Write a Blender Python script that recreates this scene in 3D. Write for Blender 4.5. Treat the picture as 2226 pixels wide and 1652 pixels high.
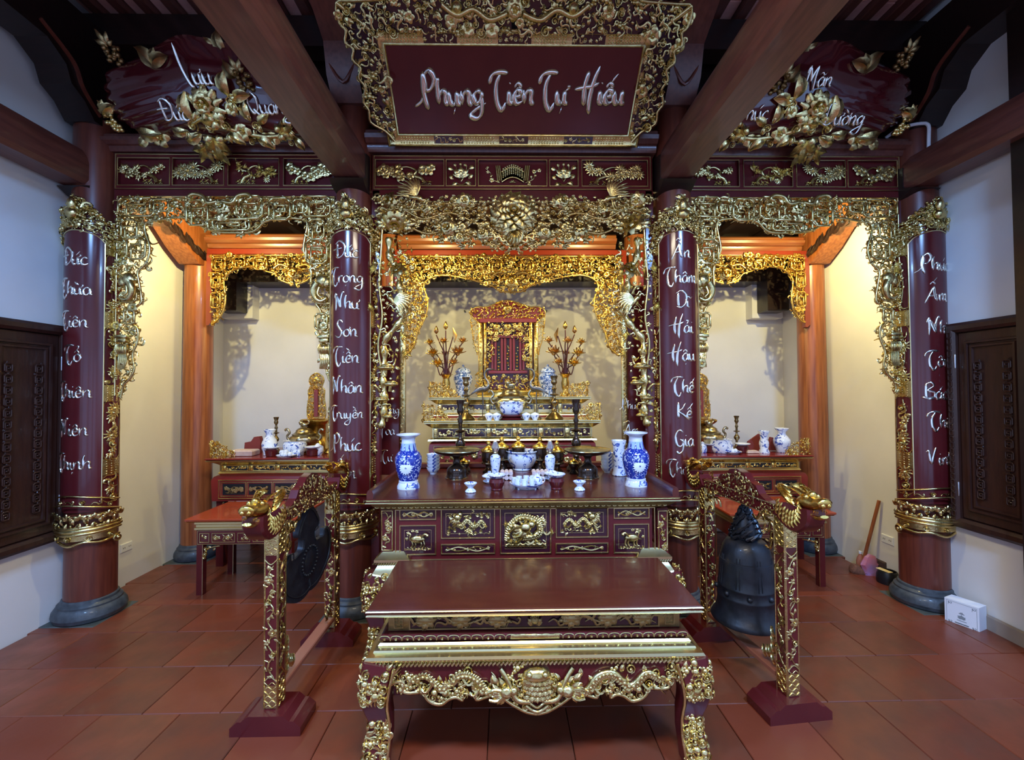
import bpy, math, random, unicodedata
import numpy as np
from mathutils import Matrix, Vector
PI = math.pi
sc = bpy.context.scene
COL = sc.collection
for o in list(bpy.data.objects): bpy.data.objects.remove(o)

# ---------------------------------------------------------------- camera
FPX, CAMH = 967.88, 1.69689
YAW, PITCH, ROLL = 0.0176106, 0.0229209, -0.00547685
AX = 0.08                       # the hall's axis of symmetry
def cam_axes():
    cy, sy, cp, sp = math.cos(YAW), math.sin(YAW), math.cos(PITCH), math.sin(PITCH)
    f = np.array([sy*cp, cy*cp, sp]); r = np.array([cy, -sy, 0.]); u = np.cross(r, f)
    c, s = math.cos(ROLL), math.sin(ROLL)
    return c*r+s*u, -s*r+c*u, f
CR, CU, CF = cam_axes()
cd = bpy.data.cameras.new('camera'); cam = bpy.data.objects.new('camera', cd); COL.objects.link(cam)
cam.matrix_world = Matrix(((CR[0], CU[0], -CF[0], 0), (CR[1], CU[1], -CF[1], 0), (CR[2], CU[2], -CF[2], CAMH), (0, 0, 0, 1)))
cd.sensor_fit = 'HORIZONTAL'; cd.sensor_width = 36; cd.lens = FPX/2226*36; cd.clip_start = .05; cd.clip_end = 60
sc.camera = cam
def ray(x, y): return (x-1113)/FPX*CR-(y-826)/FPX*CU+CF
C0 = np.array([0, 0, CAMH])
def P(x, y, Y):                 # the point at depth Y seen at a place of the photograph
    r = ray(x, y); return r*(Y/r[1])+C0
def PX(x, y, Y): return float(P(x, y, Y)[0])
def PZ(x, y, Y): return float(P(x, y, Y)[2])

# ---------------------------------------------------------------- world, lights, exposure
w = bpy.data.worlds.new('sky'); sc.world = w; w.use_nodes = True
w.node_tree.nodes['Background'].inputs[0].default_value = (.45, .55, .9, 1)
w.node_tree.nodes['Background'].inputs[1].default_value = .12
sc.view_settings.view_transform = 'Standard'; sc.view_settings.look = 'None'
sc.view_settings.exposure = 0.0; sc.view_settings.gamma = 1; sc.view_settings.use_curve_mapping = False
def area(name, loc, rot, sx, sy, power, col, spread=PI):
    l = bpy.data.lights.new(name, 'AREA'); l.shape = 'RECTANGLE'; l.size = sx; l.size_y = sy
    l.energy = power; l.color = col; l.spread = spread
    o = bpy.data.objects.new(name, l); o.location = loc; o.rotation_euler = rot; COL.objects.link(o); return o
def point(name, loc, power, col, r=.03):       # reflector lamp shining to the back of its niche
    l = bpy.data.lights.new(name, 'SPOT'); l.energy = power; l.color = col; l.shadow_soft_size = r; l.spot_size = math.radians(178); l.spot_blend = .12
    o = bpy.data.objects.new(name, l); o.location = loc; o.rotation_euler = (math.radians(62), 0, 0); COL.objects.link(o); return o
COOL = (.36, .54, 1.0); WARM = (1.0, .83, .33); NEUT = (1.0, .86, .66)
for i, (dx, pw) in enumerate(((-2.2, 19), (0, 17), (2.2, 19))):      # weak fill added at the three unseen front doorways, for gold reflections
    area('door_fill', (AX+dx, -2.3, 1.25), (PI/2, 0, 0), 1.5, 2.2, pw, COOL)
for sx in (-1, 1): area('hall_lamps_and_fill', (AX+sx*1.95, .35, 3.78), (0, 0, 0), .55, .40, 235, (.25, .49, 1.0))  # hooded ceiling lamps: nothing above them is lit directly
area('hall_lamps_and_fill', (AX, .3, 3.78), (0, 0, 0), 1.1, .5, 95, (1, .88, .68))    # added centre fill, to brighten and warm the gold carving
for sx in (-1, 1):
    point('niche_lamp', (AX+sx*2.66, 3.74, 3.08), 74, WARM, .012)
    point('niche_lamp', (AX+sx*.80, 3.74, 3.02), 50, WARM, .012)

# ---------------------------------------------------------------- materials
M = {}
def mat(name, col, rough=.5, metal=0., coat=0., var=None, vs=6., bump=0., bs=40., stretch=None, emit=0., trans=0., rv=0.):
    m = bpy.data.materials.new(name); m.use_nodes = True; nt = m.node_tree; b = nt.nodes['Principled BSDF']
    b.inputs['Base Color'].default_value = (*col, 1); b.inputs['Roughness'].default_value = rough
    b.inputs['Metallic'].default_value = metal; b.inputs['Coat Weight'].default_value = coat
    b.inputs['Coat Roughness'].default_value = .06
    if trans: b.inputs['Transmission Weight'].default_value = trans
    if emit: b.inputs['Emission Color'].default_value = (*col, 1); b.inputs['Emission Strength'].default_value = emit
    if var or bump or rv:
        tc = nt.nodes.new('ShaderNodeTexCoord'); mp = nt.nodes.new('ShaderNodeMapping')
        if stretch: mp.inputs['Scale'].default_value = stretch
        nt.links.new(tc.outputs['Object'], mp.inputs[0])
    if var or rv:
        n = nt.nodes.new('ShaderNodeTexNoise'); n.inputs['Scale'].default_value = vs; n.inputs['Detail'].default_value = 5
        nt.links.new(mp.outputs[0], n.inputs['Vector'])
        cr = nt.nodes.new('ShaderNodeMapRange'); cr.inputs[1].default_value = .32; cr.inputs[2].default_value = .68
        nt.links.new(n.outputs[0], cr.inputs[0])
    if var:
        mx = nt.nodes.new('ShaderNodeMix'); mx.data_type = 'RGBA'
        mx.inputs[6].default_value = (*col, 1); mx.inputs[7].default_value = (*var, 1)
        nt.links.new(cr.outputs[0], mx.inputs[0]); nt.links.new(mx.outputs[2], b.inputs['Base Color'])
    if rv:
        mr = nt.nodes.new('ShaderNodeMapRange'); mr.inputs[3].default_value = rough-rv; mr.inputs[4].default_value = rough+rv
        nt.links.new(cr.outputs[0], mr.inputs[0]); nt.links.new(mr.outputs[0], b.inputs['Roughness'])
    if bump:
        n2 = nt.nodes.new('ShaderNodeTexNoise'); n2.inputs['Scale'].default_value = bs; n2.inputs['Detail'].default_value = 4
        nt.links.new(mp.outputs[0], n2.inputs['Vector'])
        bp = nt.nodes.new('ShaderNodeBump'); bp.inputs['Strength'].default_value = bump; bp.inputs['Distance'].default_value = .004
        nt.links.new(n2.outputs[0], bp.inputs['Height']); nt.links.new(bp.outputs[0], b.inputs['Normal'])
    M[name] = m; return m
mat('gold', (.84, .69, .32), .24, 1., var=(.60, .45, .16), vs=25, bump=.35, bs=120)
mat('gold_leaf', (.86, .60, .17), .25, 1., var=(.60, .36, .07), vs=25, bump=.3, bs=120)
mat('gold_flat', (.80, .67, .34), .24, 1., bump=.05, bs=60)
mat('silver', (.90, .86, .76), .2, 1., bump=.1, bs=60)
mat('lacquer', (.080, .008, .010), .2, 0, .2, var=(.105, .012, .012), vs=3)
mat('lacquer_dark', (.035, .006, .012), .16, 0, .8)
mat('lacquer_top', (.095, .016, .008), .27, 0, .2, var=(.075, .011, .006), vs=4, stretch=(1, 8, 1))
mat('lacquer_bright', (.20, .022, .010), .3, 0, .4)
mat('wood_red', (.16, .036, .018), .36, 0, .1, var=(.10, .020, .011), vs=7, stretch=(6, 6, .5))
mat('wood_beam', (.15, .045, .030), .38, 0, .2, var=(.09, .024, .018), vs=7, stretch=(6, .6, 6))
mat('wood_orange', (.36, .115, .035), .34, 0, .12, var=(.20, .05, .014), vs=6, stretch=(7, 7, .4))
mat('wood_cornice', (.20, .07, .022), .3, 0, .3, var=(.17, .04, .014), vs=6, stretch=(.5, 7, 7))
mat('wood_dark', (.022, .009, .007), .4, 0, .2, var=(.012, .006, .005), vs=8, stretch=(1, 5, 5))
mat('wood_door', (.045, .014, .008), .45, 0, .15, var=(.028, .009, .006), vs=9, stretch=(6, 6, .6), bump=.2, bs=60)
mat('black', (.006, .005, .006), .5)
mat('plaster', (.78, .77, .75), .85, 0, 0, var=(.70, .69, .67), vs=1.6, bump=.15, bs=30)
mat('stone', (.062, .075, .085), .5, 0, .1, var=(.028, .034, .04), vs=22, bump=.4, bs=40)
mat('stone_slab', (.075, .085, .075), .6, 0, 0, var=(.04, .048, .042), vs=9, bump=.2, bs=60)
mat('grout', (.22, .085, .055), .8)
for k, (a, b) in enumerate((((.18, .038, .016), (.175, .037, .016)), ((.16, .033, .014), (.12, .033, .015)), ((.20, .044, .018), (.15, .041, .017)))):
    mat('terracotta%d' % k, a, .36, 0, .12, var=b, vs=5+k, bump=.12, bs=30, rv=.08)
mat('brick', (.74, .36, .30), .8, 0, 0, var=(.64, .29, .24), vs=10, bump=.2)
mat('iron', (.008, .009, .012), .45, .2, .1, var=(.014, .015, .02), vs=14, bump=.5, bs=30, rv=.1)
mat('bronze', (.30, .22, .11), .3, 1., var=(.16, .11, .05), vs=12, bump=.2)
mat('bronze_dark', (.055, .03, .018), .25, .7, .4, var=(.03, .016, .01), vs=12)
mat('brass', (.62, .52, .30), .22, 1., var=(.45, .36, .18), vs=14, bump=.15)
mat('white', (.78, .80, .84), .4)
mat('steel', (.6, .6, .62), .3, 1.)
mat('paper', (.78, .76, .70), .8, var=(.65, .66, .66), vs=6)
mat('note', (.85, .68, .32), .8)
mat('cardboard', (.30, .24, .19), .85)
mat('cloth_red', (.20, .03, .025), .8, bump=.3)
mat('cloth_pale', (.62, .50, .44), .8, var=(.5, .33, .28), vs=14)
mat('plastic_purple', (.36, .22, .42), .45, var=(.5, .12, .14), vs=12)
mat('glass', (.9, .93, .95), .05, trans=.9)
mat('tin_pink', (.55, .42, .42), .45, var=(.7, .6, .58), vs=60)
mat('lotus_bronze', (.50, .27, .12), .3, 1., var=(.72, .45, .15), vs=10)
mat('stem_brown', (.13, .045, .045), .3, .5)
def porcelain(name, white, blue, scale, lo, hi, kind='noise', rough=.12):
    m = bpy.data.materials.new(name); m.use_nodes = True; nt = m.node_tree; b = nt.nodes['Principled BSDF']
    tc = nt.nodes.new('ShaderNodeTexCoord')
    n = nt.nodes.new('ShaderNodeTexNoise'); n.inputs['Scale'].default_value = scale; n.inputs['Detail'].default_value = 2.5
    n.inputs['Distortion'].default_value = 1.3
    nt.links.new(tc.outputs['Object'], n.inputs['Vector'])
    r = nt.nodes.new('ShaderNodeMapRange'); r.inputs[1].default_value = lo; r.inputs[2].default_value = hi
    nt.links.new(n.outputs[0], r.inputs[0])
    mx = nt.nodes.new('ShaderNodeMix'); mx.data_type = 'RGBA'; mx.inputs[6].default_value = (*white, 1); mx.inputs[7].default_value = (*blue, 1)
    nt.links.new(r.outputs[0], mx.inputs[0]); nt.links.new(mx.outputs[2], b.inputs['Base Color'])
    b.inputs['Roughness'].default_value = rough; b.inputs['Coat Weight'].default_value = .5; M[name] = m
porcelain('porcelain', (.74, .80, .90), (.05, .10, .42), 26, .56, .60)
porcelain('porcelain_blue', (.62, .72, .92), (.012, .035, .30), 52, .405, .43)
porcelain('porcelain_jar', (.62, .68, .74), (.06, .12, .30), 42, .46, .54)
mat('glaze_white', (.74, .80, .90), .12, 0, .5)
mat('glaze_sky', (.36, .52, .88), .12, 0, .5)
mat('glaze_blue', (.015, .04, .32), .12, 0, .5)

mat('lacquer_gloss', (.075, .007, .010), .13, 0, .9)
mat('gold_shaded', (.45, .33, .15), .34, 1., var=(.30, .20, .08), vs=20, bump=.3, bs=90)  # darker copy of gold: shade above lamp height put into the colour
mat('gold_dim', (.42, .30, .12), .42, .8, var=(.30, .20, .07), vs=20)
mat('lacquer_mid', (.20, .018, .014), .26, 0, .5)
mat('lacquer_bench', (.38, .055, .018), .22, 0, .5)
mat('wood_rail', (.30, .10, .055), .3, 0, .3)
mat('bronze_light', (.52, .45, .30), .26, 1., var=(.36, .29, .17), vs=14, bump=.3, bs=90)
mat('steel_bronze', (.33, .29, .24), .3, 1., var=(.2, .17, .13), vs=20)
mat('coir', (.24, .09, .045), .9, var=(.13, .05, .025), vs=60, bump=.8, bs=160)
mat('print_grey', (.25, .28, .30), .6)
mat('clay_pink', (.42, .16, .11), .4)
mat('black_glaze', (.012, .012, .014), .35)
mat('block_brown', (.10, .06, .045), .7, var=(.05, .03, .025), vs=10, bump=.4)

# ---------------------------------------------------------------- mesh builder
def nrm(v):
    return v/(np.linalg.norm(v, axis=-1, keepdims=True)+1e-12)
class MB:
    def __init__(s, fmap=None, flip=False):
        s.V = []; s.F = []; s.Fm = []; s.n = 0; s.map = fmap; s.flip = flip; s.mi = 0
    def add(s, V, quads=None, tris=None, ngons=None):
        V = np.asarray(V, float)
        if s.map is not None: V = s.map(V)
        if s.flip: V = V.copy(); V[:, 0] = 2*AX-V[:, 0]
        s.V.append(V)
        for A in (quads, tris):
            if A is not None and len(A):
                A = np.asarray(A, np.int64)+s.n
                if s.flip: A = A[:, ::-1]
                s.F.append(A); s.Fm.append(s.mi)
        if ngons:
            for g in ngons:
                g = np.asarray([g], np.int64)+s.n
                if s.flip: g = g[:, ::-1]
                s.F.append(g); s.Fm.append(s.mi)
        s.n += len(V)
    def mirror(s):
        V = np.concatenate(s.V); W = V.copy(); W[:, 0] = 2*AX-W[:, 0]
        F = list(s.F); Fm = list(s.Fm); n = s.n
        s.V.append(W); s.F += [a[:, ::-1]+n for a in F]; s.Fm += Fm; s.n += len(W); return s
    # solids -------------------------------------------------
    def box(s, x0, x1, y0, y1, z0, z1, c=0.):
        if x1 < x0: x0, x1 = x1, x0
        if y1 < y0: y0, y1 = y1, y0
        if z1 < z0: z0, z1 = z1, z0
        c = min(c, (x1-x0)*.45, (y1-y0)*.45, (z1-z0)*.45)
        if c <= 0:
            V = [(x, y, z) for z in (z0, z1) for y in (y0, y1) for x in (x0, x1)]
            s.add(V, [(0, 2, 3, 1), (4, 5, 7, 6), (0, 1, 5, 4), (2, 6, 7, 3), (0, 4, 6, 2), (1, 3, 7, 5)]); return
        s.rl(x0, x1, y0, y1, [(-c, z0), (0, z0+c), (0, z1-c), (-c, z1)])
    def rl(s, x0, x1, y0, y1, prof, caps=True):   # rectangle stacked along z with outsets: mouldings, table tops, plinths
        V = []
        for o, z in prof: V += [(x0-o, y0-o, z), (x1+o, y0-o, z), (x1+o, y1+o, z), (x0-o, y1+o, z)]
        Q = []
        for i in range(len(prof)-1):
            a = i*4; b = a+4
            for k in range(4): Q.append((a+k, a+(k+1) % 4, b+(k+1) % 4, b+k))
        if caps:
            Q.append((3, 2, 1, 0)); m = (len(prof)-1)*4; Q.append((m, m+1, m+2, m+3))
        s.add(V, Q)
    def ring(s, x0, x1, z0, z1, prof):            # closed section swept round a rectangle: frames. prof = (outset, height)
        V = []
        for o, w in prof: V += [(x0-o, z0-o, w), (x1+o, z0-o, w), (x1+o, z1+o, w), (x0-o, z1+o, w)]
        Q = []; n = len(prof)
        for i in range(n):
            a = i*4; b = ((i+1) % n)*4
            for k in range(4): Q.append((a+k, a+(k+1) % 4, b+(k+1) % 4, b+k))
        s.add(V, Q)
    def prism(s, poly, d0, d1, ax=2):             # polygon extruded along axis ax
        n = len(poly); V = []
        for d in (d0, d1):
            for a, b in poly:
                V.append((a, b, d) if ax == 2 else ((a, d, b) if ax == 1 else (d, a, b)))
        Q = [(i, (i+1) % n, n+(i+1) % n, n+i) for i in range(n)]
        s.add(V, Q, ngons=[list(range(n))[::-1], list(range(n, 2*n))])
    def lathe(s, prof, c=(0, 0, 0), n=20, ax=2, sx=1., sy=1., rib=None):
        a = np.arange(n)*2*PI/n; V = []
        for r, z in prof:
            rr = r*(1+(rib[1]*np.cos(rib[0]*a) if rib else 0))
            V.append(np.stack([np.cos(a)*rr*sx, np.sin(a)*rr*sy, np.full(n, z)], 1))
        V = np.concatenate(V)
        if ax == 1: V = V[:, [0, 2, 1]]
        if ax == 0: V = V[:, [2, 0, 1]]
        V = V+np.array(c); m = len(prof); i = np.arange(n); j = (i+1) % n; Q = []
        for k in range(m-1): Q.append(np.stack([i+k*n, j+k*n, j+(k+1)*n, i+(k+1)*n], 1))
        g = []
        if prof[0][0] > 1e-5: g.append(list(range(n))[::-1])
        if prof[-1][0] > 1e-5: g.append(list(range((m-1)*n, m*n)))
        s.add(V, np.concatenate(Q), ngons=g)
    def ball(s, c, r, n=8, sc=(1, 1, 1)):
        m = max(3, n//2+1); t = np.linspace(0, PI, m+1); V = []
        a = np.arange(n)*2*PI/n
        for k in t: V.append(np.stack([np.sin(k)*np.cos(a)*r*sc[0], np.sin(k)*np.sin(a)*r*sc[1], np.full(n, -math.cos(k)*r*sc[2])], 1))
        i = np.arange(n); j = (i+1) % n
        s.add(np.concatenate(V)+np.array(c), np.concatenate([np.stack([i+k*n, j+k*n, j+(k+1)*n, i+(k+1)*n], 1) for k in range(m)]))
    def sweep(s, path, wd, ht=None, k=6, up=(0, 0, 1), closed=False, prof=None):
        p = np.asarray(path, float); n = len(p)
        if closed: T = np.roll(p, -1, 0)-np.roll(p, 1, 0)
        else: T = np.gradient(p, axis=0)
        T = nrm(T); up = np.broadcast_to(np.asarray(up, float), p.shape)
        S_ = nrm(np.cross(up, T)); U_ = np.cross(T, S_)
        wd = np.broadcast_to(wd, (n,)); ht = wd if ht is None else np.broadcast_to(ht, (n,))
        if prof is None:
            a = np.arange(k)*2*PI/k+PI/k; prof = np.stack([np.cos(a), np.sin(a)], 1)
        else: prof = np.asarray(prof, float); k = len(prof)
        V = p[:, None]+S_[:, None]*(prof[None, :, 0:1]*wd[:, None, None])+U_[:, None]*(prof[None, :, 1:2]*ht[:, None, None])
        i = np.arange(k); j = (i+1) % k; Q = []; m = n if closed else n-1
        for q in range(m):
            b = (q+1) % n; Q.append(np.stack([i+q*k, j+q*k, j+b*k, i+b*k], 1))
        s.add(V.reshape(-1, 3), np.concatenate(Q), ngons=None if closed else [list(range(k))[::-1], list(range((n-1)*k, n*k))])
    def tube(s, pts, r, k=6, sm=0, up=(0, 0, 1), taper=False, closed=False):
        p = spline(pts, sm, closed) if sm else np.asarray(pts, float)
        if taper:
            t = np.linspace(0, 1, len(p)); r = np.asarray(r)*(1-.75*t)
        s.sweep(p, r, k=k, up=up, closed=closed)
    def stamp(s, name, u, v, w=0., size=1., rot=0., fl=False, tilt=0., zs=1.):
        V, Q, G = TPL[name]; V = V*size; V[:, 2] *= zs
        if fl: V = V*np.array([-1, 1, 1])
        if tilt:
            c, q = math.cos(tilt), math.sin(tilt); V = np.stack([V[:, 0], V[:, 1]*c-V[:, 2]*q, V[:, 1]*q+V[:, 2]*c], 1)
        c, q = math.cos(rot), math.sin(rot)
        V = np.stack([V[:, 0]*c-V[:, 1]*q+u, V[:, 0]*q+V[:, 1]*c+v, V[:, 2]+w], 1)
        s.add(V, Q[:, ::-1] if fl else Q)
    def build(s, name, mats, parent=None, sharp=28, label=None):
        V = np.concatenate(s.V) if s.V else np.zeros((0, 3))
        org = np.array(parent['_w'] if parent is not None and '_w' in parent else (0, 0, 0), float)
        tmp = None
        if parent is None: tmp = np.array([(V[:, 0].min()+V[:, 0].max())/2, (V[:, 1].min()+V[:, 1].max())/2, V[:, 2].min()]); org = tmp
        V = V-org
        me = bpy.data.meshes.new(name)
        L = np.concatenate([a.ravel() for a in s.F]); tot = np.concatenate([np.full(len(a), a.shape[1]) for a in s.F])
        mi = np.concatenate([np.full(len(a), k) for a, k in zip(s.F, s.Fm)])
        st = np.concatenate([[0], np.cumsum(tot)[:-1]])
        me.vertices.add(len(V)); me.vertices.foreach_set('co', V.ravel().astype(np.float32))
        me.loops.add(len(L)); me.loops.foreach_set('vertex_index', L.astype(np.int32))
        me.polygons.add(len(tot)); me.polygons.foreach_set('loop_start', st.astype(np.int32))
        me.polygons.foreach_set('loop_total', tot.astype(np.int32)) if False else None
        me.polygons.foreach_set('material_index', mi.astype(np.int32))
        me.polygons.foreach_set('use_smooth', np.ones(len(tot), bool))
        me.update(calc_edges=True); me.validate()
        if sharp: me.set_sharp_from_angle(angle=math.radians({'gold': 70, 'silver': 70, 'lotus': 70, 'porcelain': 50, 'bronze': 55, 'glaze': 50, 'brass': 50, 'iron': 50, 'steel': 50}.get((mats if isinstance(mats, str) else mats[0]).split('_')[0], 28) if sharp == 28 and mats != 'gold_flat' else sharp))
        if isinstance(mats, str): mats = [mats]
        for m in mats: me.materials.append(M[m])
        o = bpy.data.objects.new(name, me); COL.objects.link(o)
        if parent is not None: o.parent = parent; o['_w'] = tuple(org)
        else: o.location = tmp; o['_w'] = tuple(tmp)
        if label: o['label'] = label
        if name in FINE: o['kind'] = 'stuff'      # hundreds of small carved leaves and scrolls in one relief
        return o
FINE = ('carved_fret', 'fret_border', 'carved_border', 'leaf_clusters', 'cabinet_carving', 'band_carving', 'post_carving', 'spandrel_carving', 'slots', 'frame_carving')
def spline(pts, sub=6, closed=False):
    p = np.asarray(pts, float); n = len(p)
    if n < 3 and not closed:
        t = np.linspace(0, 1, sub+1)[:, None]; return p[0]*(1-t)+p[-1]*t
    out = []; m = n if closed else n-1
    for i in range(m):
        if closed: a, b, c, d = p[(i-1) % n], p[i], p[(i+1) % n], p[(i+2) % n]
        else: a, b, c, d = p[max(i-1, 0)], p[i], p[i+1], p[min(i+2, n-1)]
        for t in np.arange(sub)/sub:
            out.append(.5*((2*b)+(c-a)*t+(2*a-5*b+4*c-d)*t*t+(-a+3*b-3*c+d)*t**3))
    if not closed: out.append(p[-1])
    return np.array(out)
def thing(name, label, cat, loc, group=None):
    o = bpy.data.objects.new(name, None); COL.objects.link(o); o.location = loc; o.empty_display_size = .05
    o['label'] = label; o['category'] = cat; o['_w'] = tuple(float(a) for a in loc)
    if group: o['group'] = group
    return o
def tag(o, label, cat, group=None):
    o['label'] = label; o['category'] = cat
    if group: o['group'] = group
    return o
def struct(o): o['kind'] = 'structure'; return o
def dup(root, loc, label=None, group=None, rz=0., scale=None):
    def cp(o, par):
        c = o.copy(); COL.objects.link(c); c.parent = par
        for ch in o.children: cp(ch, c)
        return c
    r = cp(root, None); r.location = loc; r.rotation_euler = (0, 0, rz)
    if scale: r.scale = scale
    if label: r['label'] = label
    if group: r['group'] = group
    return r

# ---------------------------------------------------------------- ornament templates, in (u, v, w): w is the relief height
TPL = {}
def tpl(name, fn):
    b = MB(); fn(b)
    Q = [];
    for a in b.F:
        if a.shape[1] == 4: Q.append(a)
        elif a.shape[1] > 4:
            g = a[0]; k = len(g); Q.append(np.array([(g[0], g[i], g[i+1], g[min(i+2, k-1)]) if i+2 < k else (g[0], g[i], g[i+1], g[i+1]) for i in range(1, k-1, 2) if i+1 < k]))
    Q = np.concatenate(Q); Q = np.array([q for q in Q if len(set(q)) == 4])
    TPL[name] = (np.concatenate(b.V), Q, None)
def petal(b, ang, L, W, r0=.05, lift=.35, curl=.25, z0=0., th=.03, n=5):
    t = np.linspace(0, 1, n); d = np.array([math.cos(ang), math.sin(ang)])
    r = r0+L*t; z = z0+lift*np.sin(t*PI*.62)-curl*t*t
    wd = W*np.sin(np.clip(t*.9+.12, 0, 1)*PI)**.75+.01; wd[-1] = .4*W
    b.sweep(np.stack([d[0]*r, d[1]*r, z], 1), wd, th, prof=[(-1, .5), (-.5, -.9), (0, -.3), (.5, -.9), (1, .5), (0, 1.6)])
def t_peony(b):
    for k in range(8): petal(b, k*PI/4+.2, .85, .36, .1, .15, .35, 0)
    for k in range(7): petal(b, k*2*PI/7, .6, .30, .06, .34, .18, .12)
    for k in range(5): petal(b, k*2*PI/5+.4, .36, .22, .02, .42, .0, .26)
    b.ball((0, 0, .5), .16, 6)
def t_flower(b):
    for k in range(5): petal(b, k*2*PI/5, .8, .42, .08, .3, .25, 0, .05, 4)
    b.ball((0, 0, .2), .22, 6)
def t_daisy(b):
    for k in range(10): petal(b, k*PI/5, .9, .17, .1, .2, .2, 0, .05, 3)
    b.ball((0, 0, .1), .24, 6)
def t_leaf(b):
    t = np.linspace(0, 1, 6); w = .30*np.sin(np.clip(t*.95+.03, 0, 1)*PI)**.8; w[-1] = .01
    b.sweep(np.stack([t, .12*np.sin(t*PI), .16*np.sin(t*PI)], 1), w, .06, prof=[(-1, .3), (0, -.8), (1, .3), (.4, .5), (0, 1.8), (-.4, .5)])
def t_maple(b):
    for a, L in ((0, 1), (.75, .8), (-.75, .8), (1.5, .5), (-1.5, .5)):
        t = np.linspace(0, 1, 4); w = .2*np.sin(np.clip(t*.9+.08, 0, 1)*PI)+.01
        b.sweep(np.stack([np.cos(a)*t*L, np.sin(a)*t*L, .16*np.sin(t*PI)+.02], 1), w, .06, prof=[(-1, 0), (0, -.8), (1, 0), (0, 1.8)])
def t_tuft(b):
    for k in range(7):
        a = -1.2+k*.4; L = .75+.25*math.cos(k*2.1); t = np.linspace(0, 1, 4); w = .085*np.sin(np.clip(t*.85+.1, 0, 1)*PI)+.004
        b.sweep(np.stack([np.cos(a)*t*L, np.sin(a)*t*L, .2*np.sin(t*PI*.9)+.03*(k % 2)], 1), w, .05, prof=[(-1, 0), (0, -.8), (1, 0), (0, 1.8)])
def t_curl(b):
    t = np.linspace(0, 1, 15); a = t*PI*3.1; r = .62*(1-t*.80)
    r_ = .15*(.55+.45*np.sin(np.clip(t*1.1, 0, 1)*PI))
    b.sweep(np.stack([np.cos(a)*r, np.sin(a)*r, .10+.2*t], 1), r_, r_*1.1, k=5)
    b.ball((0, 0, .30), .17, 6)
def t_swirl(b):
    p = spline([(-1, -.3, .05), (-.5, .25, .12), (.1, .1, .15), (.55, -.3, .12), (1., .05, .12), (.85, .42, .12), (.55, .3, .14)], 3)
    t = np.linspace(0, 1, len(p)); b.sweep(p, .06+.11*np.sin(t*PI), .1, k=5)
def t_cloud(b):
    for x, y, r in ((0, 0, .42), (.5, -.1, .30), (-.5, -.08, .32), (.2, .34, .26), (-.26, .30, .22), (.85, -.14, .17), (-.85, -.12, .16)): b.ball((x, y, .05), r, 6, (1, 1, .8))
def t_bud(b):
    b.sweep([(0, 0, .02), (.25, 0, .12), (.6, 0, .16), (.9, 0, .08), (1.05, 0, .05)], [.08, .24, .28, .12, .01], [.08, .2, .22, .1, .01], k=6)
    for s_ in (-1, 1): b.sweep([(0, 0, .05), (.3, s_*.22, .18), (.75, s_*.28, .12)], [.08, .13, .01], .05, k=4)
def t_lotus(b):
    for k in range(7):
        a = -1.35+k*.45+PI/2; L = .95 if k % 2 else .8; t = np.linspace(0, 1, 5); w = .24*np.sin(np.clip(t*.85+.12, 0, 1)*PI)+.01
        b.sweep(np.stack([np.cos(a)*t*L, np.sin(a)*t*L, .28*np.sin(t*PI*.8)+.08*(k % 2)], 1), w, .05, prof=[(-1, 0), (0, -.8), (1, 0), (0, 1.8)])
def t_pearl(b): b.ball((0, 0, .1), .5, 8, (1, 1, .8))
def t_rock(b):
    for x, y, r in ((0, 0, .5), (.5, -.2, .35), (-.5, -.2, .38), (.1, .4, .3)): b.ball((x, y, 0), r, 5, (1, .8, .7))
for nm in ('peony', 'flower', 'daisy', 'leaf', 'maple', 'tuft', 'curl', 'swirl', 'cloud', 'bud', 'lotus', 'pearl', 'rock'): tpl(nm, globals()['t_'+nm])

def inpoly(poly, x, y):
    n = len(poly); r = False; j = n-1
    for i in range(n):
        xi, yi = poly[i]; xj, yj = poly[j]
        if (yi > y) != (yj > y) and x < (xj-xi)*(y-yi)/(yj-yi+1e-12)+xi: r = not r
        j = i
    return r
def scatter(b, rnd, poly, size, kinds, gap=.62, w=0., wr=.02, tries=None, avoid=(), mirror_u=None):
    """fill a closed outline with carved ornaments, set close without touching centres"""
    xs = [p[0] for p in poly]; ys = [p[1] for p in poly]; got = []
    A = (max(xs)-min(xs))*(max(ys)-min(ys)); tries = tries or int(A/(size*size)*14)+30
    for _ in range(tries):
        u = rnd.uniform(min(xs), max(xs)); v = rnd.uniform(min(ys), max(ys))
        if not inpoly(poly, u, v): continue
        if any((u-a)**2+(v-c)**2 < r*r for a, c, r in avoid): continue
        sz = size*rnd.uniform(.7, 1.25)
        if any((u-a)**2+(v-c)**2 < (gap*(sz+q))**2 for a, c, q in got): continue
        got.append((u, v, sz)); k = rnd.choice(kinds)
        b.stamp(k, u, v, w+rnd.uniform(0, wr), sz, rnd.uniform(0, 2*PI), rnd.random() < .5, rnd.uniform(-.25, .25))
    return got
def bar(b, pts, r, w=0., closed=False, h=None):   # squared ribbon following straight runs (fretwork)
    p = np.array([(q[0], q[1], w) for q in pts], float)
    n = len(p); m = n if closed else n-1
    for i in range(m):
        a, c = p[i], p[(i+1) % n]; d = c-a; L = np.linalg.norm(d)
        if L < 1e-6: continue
        d /= L; b.sweep([a-d*r*.8, a, c, c+d*r*.8], [r*.3, r, r, r*.3], (h or r)*np.array([.3, 1, 1, .3]), k=6)
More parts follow.
